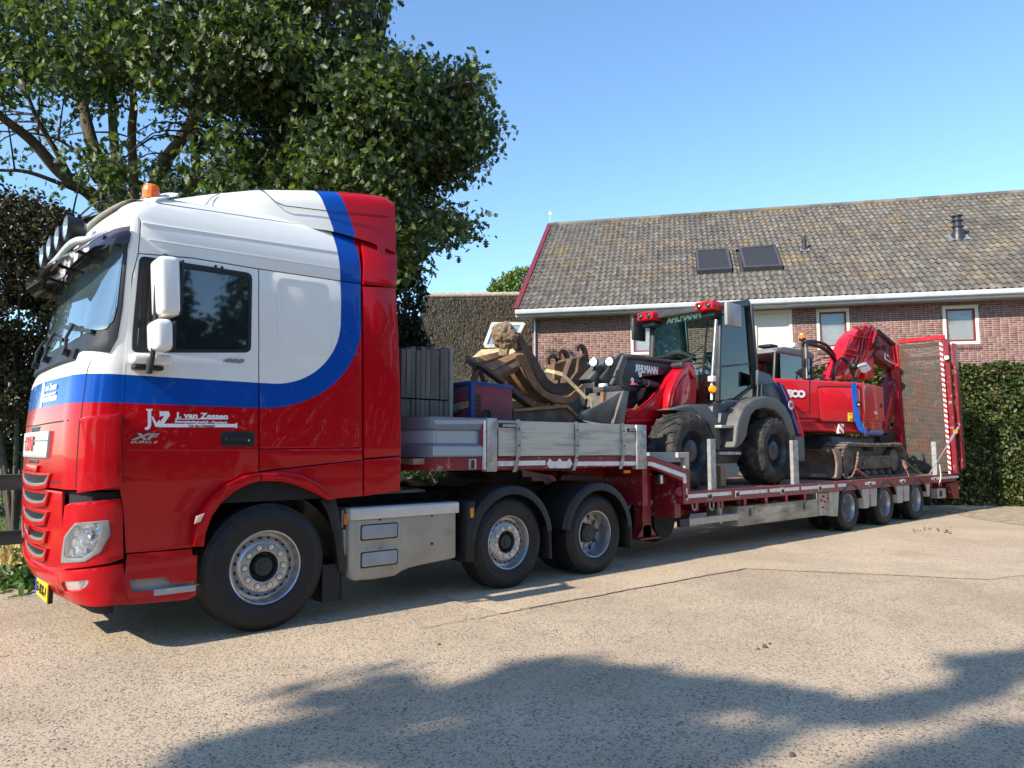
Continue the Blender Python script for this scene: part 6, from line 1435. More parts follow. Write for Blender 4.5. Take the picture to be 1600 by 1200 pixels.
# the wide cutting edge: two stepped slabs running towards the far side
def slab(name, P, d, mat, parent):
    """P: four (u, v, y) corners of the lit face; d: thickness vector"""
    Q = [S(u, v, y) for u, v, y in P]; m = MB(); m.prism(Q, d); m.bevel(.006, 1); return m.build(name, mat, parent, 30)
slab('cutting_edge', [(766, 579, .62), (819, 553, 1.05), (818, 546, 1.15), (813, 546, 1.2), (757, 570, .72)], (.10, .12, -.07), M_rusty, skb)
slab('back_slab', [(775, 587, .58), (822, 566, .95), (819, 556, 1.05), (768, 581, .66)], (.12, .12, -.05), M_rust, skb)
slab('cutting_edge', [(746, 568, 1.0), (783, 557, 1.3), (780, 549, 1.45), (748, 556, 1.2)], (.10, .12, -.06), M_rusty, skb)
slab('back_slab', [(749, 576, 1.0), (790, 566, 1.3), (786, 558, 1.35), (747, 569, 1.05)], (.12, .12, -.05), M_rust, skb)
beam_px('arm', (745, 568), (786, 598), .60, .55, .05, M_rustd, skb, .12); beam_px('arm', (732, 563), (748, 575), .9, .75, .06, M_rustd, skb, .10); beam_px('arm', (745, 572), (740, 598), .8, .8, .04, M_rust, skb, .1); beam_px('arm', (750, 580), (757, 598), .8, .8, .04, M_rust, skb, .06)
beam_px('tooth', (733, 556), (730, 568), 1.0, 1.0, .05, M_rust, skb, .06)
beam_px('lower_arm', (797, 610), (838, 640), .60, .60, .07, M_rustd, skb, .14)
beam_px('crossbar', (800, 600), (822, 578), 1.3, 1.1, .05, M_rustd, skb, .08)
# hooked bucket behind it
hkb = thing('hook_bucket', (4.2, 1.5, 1.6), 'dark brown digging bucket with three curled coupling hooks behind the skeleton bucket', 'bucket')
lplate('side_plate', [(806, 521), (812, 519), (820, 531), (829, 546), (840, 562), (848, 578), (857, 592), (868, 600), (880, 601), (892, 594), (902, 580), (905, 560), (914, 553), (919, 560), (917, 580), (908, 600), (897, 612), (880, 618), (864, 615), (850, 606), (838, 590), (826, 568), (816, 548)], 1.15, .05, M_rustd, hkb)
slab('inner_wall', [(866, 568, 1.3), (893, 560, 1.3), (889, 583, 1.3), (880, 594, 1.3), (866, 593, 1.3)], (0, .05, 0), M_rust, hkb)
slab('shell', [(886, 583, 1.2), (894, 560, 1.2), (913, 556, 1.2), (914, 585, 1.2), (900, 606, 1.2), (883, 598, 1.2)], (0, .45, 0), M_rustd, hkb)
for P, y in ((([(857, 570), (856, 561), (861, 556), (868, 557), (873, 563), (876, 568)]), 1.5), (([(874, 559), (873, 552), (878, 549), (883, 551), (886, 558), (887, 566)]), 1.45), (([(902, 549), (902, 543), (906, 540), (911, 543), (914, 551), (916, 566)]), 1.2)):
    m = MB(); Q = smoothpath(sp(P, y), 5); n = len(Q)
    for i in range(n-1): m.beam(Q[i], Q[i+1], .05, .045+.03*i/n, (0, 1, 0))
    m.build('hook', M_rustd, hkb, 40)
# clod with roots jammed on top
cl = thing('soil_clump', tuple(S(790, 540, 1.2)), 'clump of dry soil and roots stuck on top of the skeleton bucket', 'soil clump')
m = MB(); c = S(789, 526, 1.2); bmesh.ops.create_icosphere(m.bm, subdivisions=5, radius=.16, matrix=Matrix.Translation(c))
for v in m.bm.verts:
    d = v.co-c; d.z *= 1.12; v.co = c+d*(1+.30*mnoise.noise(v.co*6)+.16*mnoise.noise(v.co*16)+.08*mnoise.noise(v.co*40))
    v.co.x += .18*(v.co.z-c.z)*-.3
M_clump = pm('dry_soil', (.23, .16, .10), .98, var=.5, scale=30, bump=.02, bscale=70); m.build('soil', M_clump, cl, 50)
q = np.random.RandomState(9); n = 160; d = q.normal(size=(n, 3)); d /= np.linalg.norm(d, axis=1)[:, None]; Pn = np.array(c)+d*q.uniform(.13, .19, (n, 1))
leaves('roots', Pn, .06, 'blade', leafmat('root_strand', [(.12, .08, .05), (.3, .22, .14), (.42, .33, .22)], .9, .05), cl, 10, .4)
beam_px('stalk', (789, 540), (786, 558), 1.2, 1.15, .08, M_clump, cl, .12)
# flat tray bucket under them
trb = thing('ditching_bucket', (3.6, 1.0, ZG), 'wide rust-orange ditching bucket lying lowest, under the skeleton bucket', 'bucket')
slab('shell', [(801, 641, .50), (884, 634, .50), (905, 655, .42), (890, 690, .42), (800, 690, .42)], (0, .03, 0), M_rustd, trb)
A_ = [S(801, 641, .50), S(884, 634, .50), S(884, 634, .50)+Vector((-.05, .9, .12)), S(801, 641, .50)+Vector((-.1, .9, .12))]; m = MB(); m.prism(A_, (0, 0, -.02)); m.build('floor', M_rusty, trb, 0)
m = MB(); m.beam(S(800, 641.5, .49), S(884, 634.5, .49), .035, .05, (0, 1, 0)); m.beam(S(884, 634.5, .49), S(906, 655, .41), .03, .04, (0, 1, 0)); m.build('lip', M_rusty, trb, 30)
# tie-down strap over the buckets
stp = thing('lashing_strap', tuple(S(880, 600, .5)), 'dusty yellow webbing strap tied over the buckets', 'strap')
def webbing(P, w_, mat, parent, name='webbing', up=(0, 1, 0)):
    m = MB(); Q = [S(*p) for p in P]
    for i in range(len(Q)-1): m.beam(Q[i], Q[i+1], .006, w_, Vector(up).cross((Q[i+1]-Q[i])))
    return m.build(name, mat, parent, 40)
M_strap = pm('strap_webbing', (.48, .37, .20), .85, var=.2, scale=30)
webbing([(849, 578, 1.05), (868, 582, .9), (879, 585, .52), (898, 604, .48), (916, 622, .42)], .05, M_strap, stp); webbing([(918, 620, .40), (925, 626, .38), (927, 640, .36)], .055, M_strap, stp)
# ================================================================ WHEEL LOADER
M_ldark = pm('loader_graphite', (.036, .038, .041), .42, var=.12, dirt=(.085, .075, .06), damt=.34, dscale=4)
M_lgrey = pm('fender_grey', (.085, .084, .080), .5, var=.12, dirt=(.16, .14, .115), damt=.38, dscale=4)
M_lred = pm('loader_red', (.50, .004, .014), .33, var=.06, coat=.4, spec=.2, dirt=(.25, .12, .09), damt=.25, dscale=6)
M_lblue = pm('loader_blue', (.05, .05, .22), .35, coat=.5)
M_glass2 = bpy.data.materials.new('cab_pane'); M_glass2.use_nodes = True
def _gl(m, tint, op):
    N = m.node_tree.nodes; L = m.node_tree.links; N.remove(N['Principled BSDF']); t = N.new('ShaderNodeBsdfTransparent'); t.inputs[0].default_value = C4(tint); g = N.new('ShaderNodeBsdfGlossy'); g.inputs['Roughness'].default_value = .02; g.inputs[0].default_value = (.9, .95, .95, 1)
    f = N.new('ShaderNodeFresnel'); f.inputs[0].default_value = op; x = N.new('ShaderNodeMixShader'); L.new(f.outputs[0], x.inputs[0]); L.new(t.outputs[0], x.inputs[1]); L.new(g.outputs[0], x.inputs[2]); L.new(x.outputs[0], N['Material Output'].inputs[0])
_gl(M_glass2, (.84, .92, .90), 1.55)
M_glass3 = bpy.data.materials.new('side_pane'); M_glass3.use_nodes = True; _gl(M_glass3, (.33, .42, .44), 1.5)
ldr = thing('wheel_loader', (7.4, 1.25, ZD), 'red and graphite wheel loader parked on the front half of the trailer deck', 'wheel loader')
def box_t(name, x0, x1, y0, y1, z0, z1, mat, parent, bev=.01, seg=2):
    m = MB(); m.bx(x0, x1, y0, y1, z0, z1)
    if bev: m.bevel(bev, seg)
    return m.build(name, mat, parent, 40)
def slabp(name, P, y0, y1, mat, parent, bev=.01, px=True, seg=2):
    """outline in photo pixels taken on the plane y0, extruded to y1"""
    Q = [S(u, v, y0) for u, v in P] if px else [Vector((x, y0, z)) for x, z in P]
    m = MB(); m.prism([(p.x, y0, p.z) for p in Q], (0, y1-y0, 0))
    if bev: m.bevel(bev, seg)
    return m.build(name, mat, parent, 35)
LT = {}
def loader_tyre():
    if LT: return LT['m']
    r = .555; Wd = .46; m = MB()
    m.lathe([(.30, -.04), (.31, -.01), (.335, .0), (.40, .02), (.47, .012), (r-.035, -.025), (r-.018, -.06), (r-.012, -Wd/2), (r-.018, -Wd+.06), (r-.035, -Wd+.025), (.40, -Wd-.02), (.31, -Wd+.01), (.30, -Wd+.05)], (0, 0, 0), AX, 56)
    ty_ = mesh_of(m, 'wheel', M_rubber_d, 40)
    m = MB(); n = 22
    for side in (0, 1):
        for i in range(n):
            a0 = 2*math.pi*(i+.5*side)/n; pts = []
            for k in range(6):
                t = k/5; yy = .00+t*(Wd*.56); ang = a0+(t**1.3)*.36; rr = r-.045 if k == 0 else r+.004
                if side: yy = Wd-yy
                pts.append((yy, ang, rr))
            for k in range(5):
                (y0, g0_, r0_), (y1, g1_, r1_) = pts[k], pts[k+1]; hw0, hw1 = .052-.006*k, .052-.006*(k+1)
                v = []
                for (yy, g_, r_, hw) in ((y0, g0_, r0_, hw0), (y1, g1_, r1_, hw1)):
                    for s_ in (-1, 1):
                        for rr in (r-.06, r_):
                            a = g_+s_*hw*.75; v.append((rr*math.cos(a), yy, rr*math.sin(a)))
                m.poly(v, [(0, 1, 3, 2), (4, 6, 7, 5), (1, 5, 7, 3), (0, 4, 5, 1), (2, 3, 7, 6)])
    lugs = mesh_of(m, 'tread_lugs', M_rubber_d, 30)
    m = MB(); m.lathe([(.305, -.035), (.312, -.012), (.300, -.005), (.288, -.02), (.278, -.06), (.270, -.13), (.262, -.15), (.235, -.155), (.20, -.15), (.17, -.135), (.165, -.10), (.155, -.06), (.14, -.05), (0, -.048)], (0, 0, 0), AX, 48); rim = mesh_of(m, 'rim', pm('rim_graphite', (.045, .05, .06), .45, .2, var=.2, dirt=(.13, .12, .11), damt=.38, dscale=6), 35)
    m = MB(); 
    for k in range(8): a = 2*math.pi*k/8; m.cyl((.21*math.cos(a), .155, .21*math.sin(a)), (.21*math.cos(a), .125, .21*math.sin(a)), .015, n=6)
    bolts = mesh_of(m, 'wheel_bolts', M_hub); LT['m'] = (ty_, lugs, rim, bolts); return LT['m']
def lwheel(x, y, parent, far=False, rot=0):
    ty_, lugs, rim, bolts = loader_tyre(); Mw = Matrix.Translation((x, y, ZD+.552)) @ Matrix.Rotation(math.pi if far else 0, 4, 'Z') @ Matrix.Rotation(rot, 4, 'Y')
    o = inst('wheel', ty_, parent, Mw)
    for n_, me in (('tread_lugs', lugs), ('rim', rim)):
        s = bpy.data.objects.new(n_, me); COL.objects.link(s); s.parent = o
        if n_ == 'tread_lugs': s['kind'] = 'stuff'
LXf, LXr = 6.30, 8.60
lwheel(LXf, .20, ldr); lwheel(LXr, .20, ldr, rot=.3); lwheel(LXf, 2.32, ldr, True); lwheel(LXr, 2.32, ldr, True)
box_t('axle', LXf-.09, LXf+.09, .5, 2.0, 1.38, 1.56, M_ldark, ldr); box_t('axle', LXr-.09, LXr+.09, .5, 2.0, 1.38, 1.56, M_ldark, ldr)
# front frame with the slewing seat
slabp('front_frame', [(5.45, 1.55), (5.42, 2.05), (6.0, 2.08), (6.5, 2.35), (6.95, 2.75), (7.15, 2.80), (7.25, 2.55), (7.2, 2.0), (7.3, 1.6), (6.6, 1.35), (5.8, 1.35)], .78, 1.74, M_lred, ldr, .02, px=False)
slabp('frame_rib', [(978, 655), (1045, 652), (1046, 658), (978, 661)], .73, .80, M_lred, ldr, .01)
box_t('boom_well', 5.0, 6.75, .92, 1.5, 2.0, 2.42, M_slat, ldr, .02)  # black block added as the shade under the boom
# curved side cheek
oc = [(1044, 652), (1044, 632), (1047, 614), (1053, 596), (1060, 583), (1068, 575), (1076, 572), (1078, 577)]; ic = [(1076, 584), (1070, 586), (1062, 595), (1056, 608), (1052, 622), (1050, 638), (1050, 652)]
slabp('side_cheek', oc+ic, .60, .80, M_lred, ldr, .008)
slabp('cheek_plate', [(1050, 652), (1050, 638), (1053, 620), (1058, 605), (1066, 591), (1076, 582), (1079, 600), (1078, 622), (1073, 640), (1066, 652)], .68, .82, M_lred, ldr, .008)
slabp('side_blade', [(978, 648), (1003, 636), (1018, 624), (1036, 604), (1046, 588), (1056, 577), (1066, 567), (1079, 566), (1085, 574), (1086, 592), (1080, 585), (1073, 573), (1066, 576), (1058, 586), (1050, 602), (1046, 622), (1044, 654), (980, 654)], .72, .80, M_lred, ldr, .006)
m = MB(); p = S(1068, 570, .58); m.cyl(p, p+Vector((0, .2, 0)), .045, n=16); m.build('pivot_pin', M_ldark, ldr)
# boom: two arms joined by a plate
bo_ = [(951, 571), (966, 559), (983, 556), (1000, 560), (1046, 566), (1070, 563), (1084, 572), (1074, 582), (1044, 585), (1008, 588), (990, 596), (976, 609), (969, 600)]
for y0 in (.86, 1.50): slabp('boom_arm', bo_ if y0 < 1 else [(p.x, p.z) for p in [S(u, v, .86) for u, v in bo_]], y0, y0+.09, M_ldark, ldr, .012, px=y0 < 1)
slabp('boom_plate', [(S(u, v, .86).x, S(u, v, .86).z) for u, v in [(962, 566), (985, 560), (1046, 569), (1074, 572), (1050, 580), (1000, 583), (975, 592)]], .95, 1.5, M_ldark, ldr, .01, px=False)
a, b = S(993, 572.5, .84), S(1029, 577, .84); text('lettering', 'AHLMANN', Vector((a.x, .853, a.z-.075)), (b-a).normalized(), Vector((0, 0, 1)).cross(Vector((0, 1, 0))).cross(Vector((1, 0, 0)))*0+Vector((0, 0, 1)), .105, M_letw, ldr, wid=(b-a).length, bold=.05, shear=.1)
slabp('knuckle', [(952, 575), (962, 560), (972, 552), (982, 553), (980, 565), (972, 590), (975, 606), (968, 604), (960, 600), (948, 601), (940, 590)], .80, .86, M_ldark, ldr, .01)
for (u, v, y) in ((988, 594, .82), (1000, 585, .82), (1007, 551-0, .9)):
    if v > 560: p = S(u, v, y); m = MB(); m.cyl(p, p+Vector((0, .06, 0)), .04, n=14); m.cyl(p, p-Vector((0, .015, 0)), .02, n=10); m.build('pivot_pin', M_chrome, ldr)
m = MB(); m.tube(smoothpath([S(974, 556, .80), S(1000, 558, .82), S(1030, 563, .84), S(1062, 566, .84), S(1080, 560, .9)], 4), .03, 8); m.build('hydraulic_pipe', M_ldark, ldr)
m = MB(); m.tube([S(954, 602, .74), S(958, 594, .74), S(965, 577, .74), S(973, 557, .74), S(985, 556, .76)], .026, 8); m.build('hydraulic_pipe', M_lgrey, ldr)
m = MB(); m.tube(smoothpath([S(1086, 562, 1.2), S(1060, 553, 1.2), S(1040, 558, 1.2), S(1012, 562, 1.1)], 4), .035, 8); m.tube(smoothpath([S(1085, 556, 1.3), S(1058, 550, 1.3), S(1038, 556, 1.2)], 4), .03, 8); m.build('hydraulic_hose', M_rubber, ldr)
m = MB(); m.cyl(S(1028, 603, .86), S(1000, 596, .86), .055, n=16); m.cyl(S(1000, 596, .86), S(990, 594, .86), .032, n=12); m.build('lift_cylinder', M_ldark, ldr)
m = MB(); m.cyl(S(1010, 599, .86), S(1008.5, 598.6, .86), .06, n=16); m.build('cylinder_ring', M_galv, ldr)
slabp('lift_link', [(1002, 606), (1010, 606), (1004, 622), (997, 626), (995, 616)], .80, .86, M_slat, ldr, .006)
slabp('tilt_lever', [(920, 592), (940, 570), (948, 562), (962, 556), (965, 570), (955, 590), (948, 602), (935, 602)], .95, 1.35, M_lgrey, ldr, .02)
for (u, v, y) in ((952, 565, .66), (927, 566, .95)):
    c = S(u, v, y); m = MB(); m.lathe([(0, -.11), (.04, -.10), (.062, -.05), (.068, .0), (.066, .012)], c, (-1, -.35, 0), 20); o = m.build('work_lamp', M_black, ldr); m = MB(); m.lathe([(.058, .006), (.03, .014), (0, .016)], c, (-1, -.35, 0), 20); m.build('lens', pm('lamp_face', (.8, .82, .82), .15, .3), o); m = MB(); m.cyl(c+Vector((.05, 0, -.03)), c+Vector((.08, .1, -.16)), .015, n=6); m.build('lamp_stem', M_black, o)
p = S(947, 603, .7); rbox('valve_block', (p.x, .75, p.z), (.10, .10, .07), M_retro, ldr, r=.01, seg=1)
# coupler block and bucket
slabp('coupler', [(914, 606), (945, 606), (944, 640), (925, 655), (914, 650)], .95, 1.6, M_slat, ldr, .02)
slabp('bucket_bracket', [(943, 612), (973, 610), (975, 617), (942, 633)], .62, .68, M_rust, ldr, .006)
slabp('bracket_cap', [(942, 604), (968, 602), (976, 611), (943, 613)], .62, .80, M_worn, ldr, .006)
bks = [(907, 647), (940, 630), (975, 610), (983, 612), (980, 630), (975, 664), (955, 664), (905, 655)]
slabp('bucket', bks, .34, .37, M_worn, ldr, .004)
m = MB(); q0 = [S(u, v, .34) for u, v in [(905, 656), (955, 668), (968, 640), (973, 611)]]; n = 10
Q = smoothpath(q0, 4); m.grid(lambda i, j: Q[round(i*(len(Q)-1))]+Vector((0, j*1.8, 0)), len(Q)-1, 4); bmesh.ops.solidify(m.bm, geom=m.bm.faces[:], thickness=.02); m.build('bucket_shell', M_worn, ldr, 40)
m = MB(); m.tube([S(973, 613, .335), S(966, 636, .335), (S(955, 662, .335))], .009, 6); m.build('bucket_edge', M_chrome, ldr)
slabp('bucket_side', [(983, 612), (974, 611), (966, 636), (958, 664), (973, 666), (978, 640)], .30, .34, M_worn, ldr, .004)
# ladder warning triangle
p = [(993, 640), (999, 632), (998, 640)]; slabp('warning_label', [(989, 640), (995, 631), (1000, 640)], .772, .775, pm('label_gold', (.5, .36, .10), .5), ldr, 0)
# cab
CX0, CX1, CY0, CY1, CZ0, CZ1 = 7.50, 8.62, .55, 1.95, 2.20, 3.86
slabp('cab_sill', [(7.35, 1.75), (7.42, 2.16), (7.62, 2.24), (8.35, 2.30), (8.5, 2.2), (8.2, 1.7)], .52, 1.98, M_lgrey, ldr, .02, px=False)
def pil(a, b, w_, d, nm='pillar', mat=M_ldark): m = MB(); m.beam(a, b, w_, d, (0, 1, 0)); m.bevel(.008, 2); return m.build(nm, mat, ldr, 35)
NF = [S(u, v, CY0) for u, v in ((1124, 627), (1127, 478), (1172, 476), (1182, 600), (1147, 627))]
fx0, fz0, fx1, fz1 = NF[0].x, NF[0].z, NF[1].x, NF[1].z
rx, rz, bx_, bz_ = NF[2].x, NF[2].z, NF[3].x, NF[3].z
for y, k in ((CY0, 1), (CY1, -1)):
    P0, P1, P2, P3, P4 = [Vector((p.x, y+.03*k, p.z)) for p in NF]
    pil(P0, P1, .06, .08); pil(P3, P2, .07, .14); pil(P0, P4, .05, .05); pil(P4, P3, .05, .06)
    m = MB(); m.prism([P0+Vector((.04, 0, .03)), P1+Vector((.03, 0, -.04)), P2+Vector((-.1, 0, -.04)), P3+Vector((-.10, 0, 0)), P4+Vector((-.03, 0, .03))], (0, .008, 0)); m.build('side_window', M_glass3, ldr, 0)
    pil(P0.lerp(P1, .36)+Vector((.02, 0, 0)), P3.lerp(P2, .25)+Vector((-.1, 0, .0)), .03, .035, 'window_bar')
slabp('roof', [(fx1-.22, fz1-.08), (fx1-.20, fz1+.03), (fx1+.3, fz1+.11), (rx-.05, rz+.09), (rx+.05, rz-.02), (fx1, fz1-.06)], CY0-.02, CY1+.02, M_ldark, ldr, .03, px=False, seg=3)
m = MB(); m.prism([(fx0, CY0+.06, fz0), (fx1-.02, CY0+.06, fz1-.04), (fx1-.02, CY1-.06, fz1-.04), (fx0, CY1-.06, fz0)], (.01, 0, 0)); m.build('windscreen', M_glass2, ldr, 0)
m = MB(); m.prism([(fx1-.05, CY0+.25, fz1-.17), (fx1-.06, CY0+.25, fz1-.02), (fx1-.06, CY1-.02, fz1-.02), (fx1-.05, CY1-.02, fz1-.17)], (.02, 0, 0)); m.build('sun_strip', pm('strip_green', (.03, .09, .06), .5), ldr, 0)
text('lettering', 'AHLMANN', Vector((fx1-.056, CY1-.36, fz1-.155)), (0, -1, .02), (0, 0, 1), .11, pm('letter_mint', (.55, .85, .72), .5), ldr, wid=.70, bold=.04, shear=.1)
slabp('rear_pane', [(rx-.03, rz-.1), (bx_-.03, bz_+.1), (bx_-.02, bz_+.1), (rx-.02, rz-.1)], CY0+.1, CY1-.1, M_glass2, ldr, 0, px=False)
# interior: seat, console, steering wheel
box_t('seat', 8.15, 8.6, .98, 1.5, 2.35, 2.55, M_slat, ldr, .04, 3); m = MB(); m.box((8.52, 1.24, 2.86), (.14, .5, .66), Matrix.Rotation(R(8), 3, 'Y')); m.bevel(.05, 3).build('seat_back', M_slat, ldr)
box_t('console', 7.62, 7.85, 1.0, 1.5, 2.2, 2.75, M_slat, ldr, .04, 3)
m = MB(); t = [Vector((7.98+.06*math.cos(a), 1.25+.19*math.sin(a), 2.93+.19*math.cos(a)*.5)) for a in np.linspace(0, 2*math.pi, 25)]; m.tube(t, .016, 6, caps=False); m.beam(t[6], t[18], .02, .02); m.build('steering_wheel', M_slat, ldr)
m = MB(); m.beam(S(1117, 548, 1.5), S(1140, 560, 1.3), .2, .1); m.build('armrest', M_slat, ldr)
# exhaust stack in front of the near pillar, lamps, mirrors
m = MB(); m.tube([S(1119, 500, .50), S(1113, 588, .50)], .028, 12); m.build('handrail', pm('rail_silver', (.30, .28, .27), .3, .7), ldr)
m = MB(); m.cyl(S(1112, 596, .5), S(1112, 625, .5), .02, n=8); m.build('lamp_post', M_retro, ldr)
p = S(1112.5, 592, .48); rbox('head_lamp', (p.x, .48, p.z), (.10, .1, .09), M_retro, ldr, r=.015, seg=2)
p = S(1113, 608, .47); m = MB(); m.lathe([(0, -.05), (.05, -.04), (.065, 0), (.05, .04), (0, .05)], p, (-.6, -1, 0), 18); m.build('indicator', pm('loader_amber', (.8, .30, .02), .2), ldr)
for (u0, u1, v0, v1, y) in ((1011, 1038, 488, 503, CY1+.0), (1094, 1121, 475, 490, CY0+.0)):
    a, b = S(u0, v1, y), S(u1, v0, y); xf_ = fx1-.30; c = Vector((fx1-.20, y+(.10 if y < 1 else -.12), fz1-.03)); m = MB(); m.box(c, (.30, .34, .15)); m.bevel(.03, 3); o = m.build('roof_lamp', M_lred, ldr)
    for dy in (-.085, .085): m = MB(); m.lathe([(.05, 0), (.048, .012), (.03, .006), (0, .008)], c+Vector((-.15, dy, 0)), (-1, 0, 0), 18); m.lathe([(.04, .01), (.02, .02), (0, .02)], c+Vector((-.15, dy, 0)), (-1, 0, 0), 12, mi=0); m.build('lamp_face', M_slat if 1 else M_refl, o)
    for dy in (-.085, .085): m = MB(); m.lathe([(.028, .012), (.015, .02), (0, .022)], c+Vector((-.15, dy, 0)), (-1, 0, 0), 12); m.build('lens', M_refl, o)
    m = MB(); m.box(c+Vector((.05, 0, -.12)), (.2, .26, .1)); m.bevel(.02, 2).build('lamp_bracket', M_black, o)
for (u0, u1, v0, v1, y) in ((1134, 1156, 477, 508, .40), (988, 1007, 500, 531, 2.12)):
    a, b = S(u0, v1, y), S(u1, v0, y); o = rbox('mirror', ((a.x+b.x)/2, y, (a.z+b.z)/2), (b.x-a.x, .06, b.z-a.z), pm('mirror_grey', (.27, .26, .25), .4, var=.1) if y < 1 else M_ldark, ldr, r=.02, seg=2)
    m = MB(); m.tube([Vector((fx1-.05, CY0+.05 if y < 1 else CY1-.05, fz1-.16)), Vector((b.x-.1, y, (a.z+b.z)/2+.06))], .012, 6); m.build('mirror_arm', M_black, o)
m = MB(); a, b, c = S(1076, 563, .9), S(1103, 541, .9), S(1101, 544, .9); m.tube([S(1068, 566, 1.0), S(1086, 550, 1.0), S(1098, 541, 1.0), S(1102, 542, 1.0)], .010, 5); m.build('wiper_arm', M_black, ldr); m = MB(); m.beam(Vector((fx0-.02, S(1106, 505, .9).y, 0)) if 0 else Vector((fx1-.02, .80, 3.55)), Vector((fx0-.0, .86, 2.55)), .018, .03); m.build('wiper_blade', M_black, ldr)
# body below the cab, steps
slabp('hull', [(7.15, 1.55), (7.25, 2.15), (7.5, 2.2), (8.0, 2.1), (8.15, 1.5), (7.9, 1.25), (7.3, 1.25)], .50, 2.0, M_ldark, ldr, .02, px=False)
slabp('front_fender', [(1050, 640), (1080, 632), (1105, 632), (1122, 655), (1127, 690), (1124, 705), (1119, 702), (1117, 685), (1108, 662), (1094, 650), (1070, 645)], .42, .75, M_lgrey, ldr, .012)
slabp('step_box', [(1127, 645), (1145, 645), (1150, 665), (1148, 695), (1128, 700), (1123, 680)], .45, .9, M_ldark, ldr, .012)
slabp('step', [(1127, 664), (1157, 665), (1157, 669), (1127, 668.5)], .30, .60, M_galv, ldr, .004); slabp('step', [(1124, 706), (1158, 706), (1158, 710.5), (1124, 710.5)], .30, .60, M_galv, ldr, .004)
# rear fender (broad arch) and bonnet
fo = [(1147, 699), (1150, 690), (1152, 668), (1156, 650), (1164, 634), (1178, 624), (1196, 619), (1214, 622), (1228, 634), (1238, 655), (1244, 680)]
fi = [(1234, 684), (1229, 668), (1222, 652), (1211, 641), (1196, 637), (1182, 640), (1174, 649), (1170, 664), (1167, 682), (1160, 694), (1152, 700)]
slabp('rear_fender', fo+fi, .24, .95, M_lgrey, ldr, .03, seg=3)
slabp('bonnet', [(8.55, 2.1), (8.62, 2.62), (8.8, 2.66), (9.15, 2.58), (9.5, 2.15), (9.75, 1.75), (9.72, 1.5), (9.2, 1.6), (8.4, 1.65)], .42, 2.08, M_ldark, ldr, .06, px=False, seg=3)
slabp('bonnet_stripe', [(9.04, 2.615), (9.13, 2.59), (9.52, 2.14), (9.74, 1.76), (9.68, 1.74), (9.45, 2.10)], .36, .50, M_lblue, ldr, .008, px=False)
slabp('bonnet_edge', [(9.12, 2.60), (9.24, 2.54), (9.62, 2.08), (9.84, 1.70), (9.74, 1.72), (9.50, 2.15)], .34, 2.1, M_lred, ldr, .02, px=False)
slabp('bonnet_vent', [(1184, 578), (1203, 585), (1212, 598), (1184, 602)], .40, .44, pm('vent_blue_grey', (.07, .085, .11), .5), ldr, .006)
p = S(1237, 633, .32); m = MB(); m.lathe([(.085, 0), (.085, .004), (0, .005)], (p.x, .335, p.z), (0, -1, 0), 24); o = m.build('speed_sticker', M_letw, ldr); m = MB(); m.lathe([(.085, .006), (.085, .008), (.072, .008), (.072, .006)], (p.x, .335, p.z), (0, -1, 0), 24); m.build('sticker_ring', M_redlens, o)
text('lettering', '30', Vector((p.x-.05, .327, p.z-.035)), (1, 0, 0), (0, 0, 1), .075, M_slat, o, wid=.10, bold=.03)
box_t('rear_bumper', 9.55, 9.95, .40, 2.1, 1.25, 1.72, M_lgrey, ldr, .04, 3)
box_t('chassis', 5.6, 9.7, .85, 1.65, 1.30, 1.62, M_slat, ldr, .02)
box_t('wood_chock', 7.42, 7.56, .5, .7, .90, 1.22, pm('chock_wood', (.40, .24, .16), .85, var=.2), ldr, .006, 1)

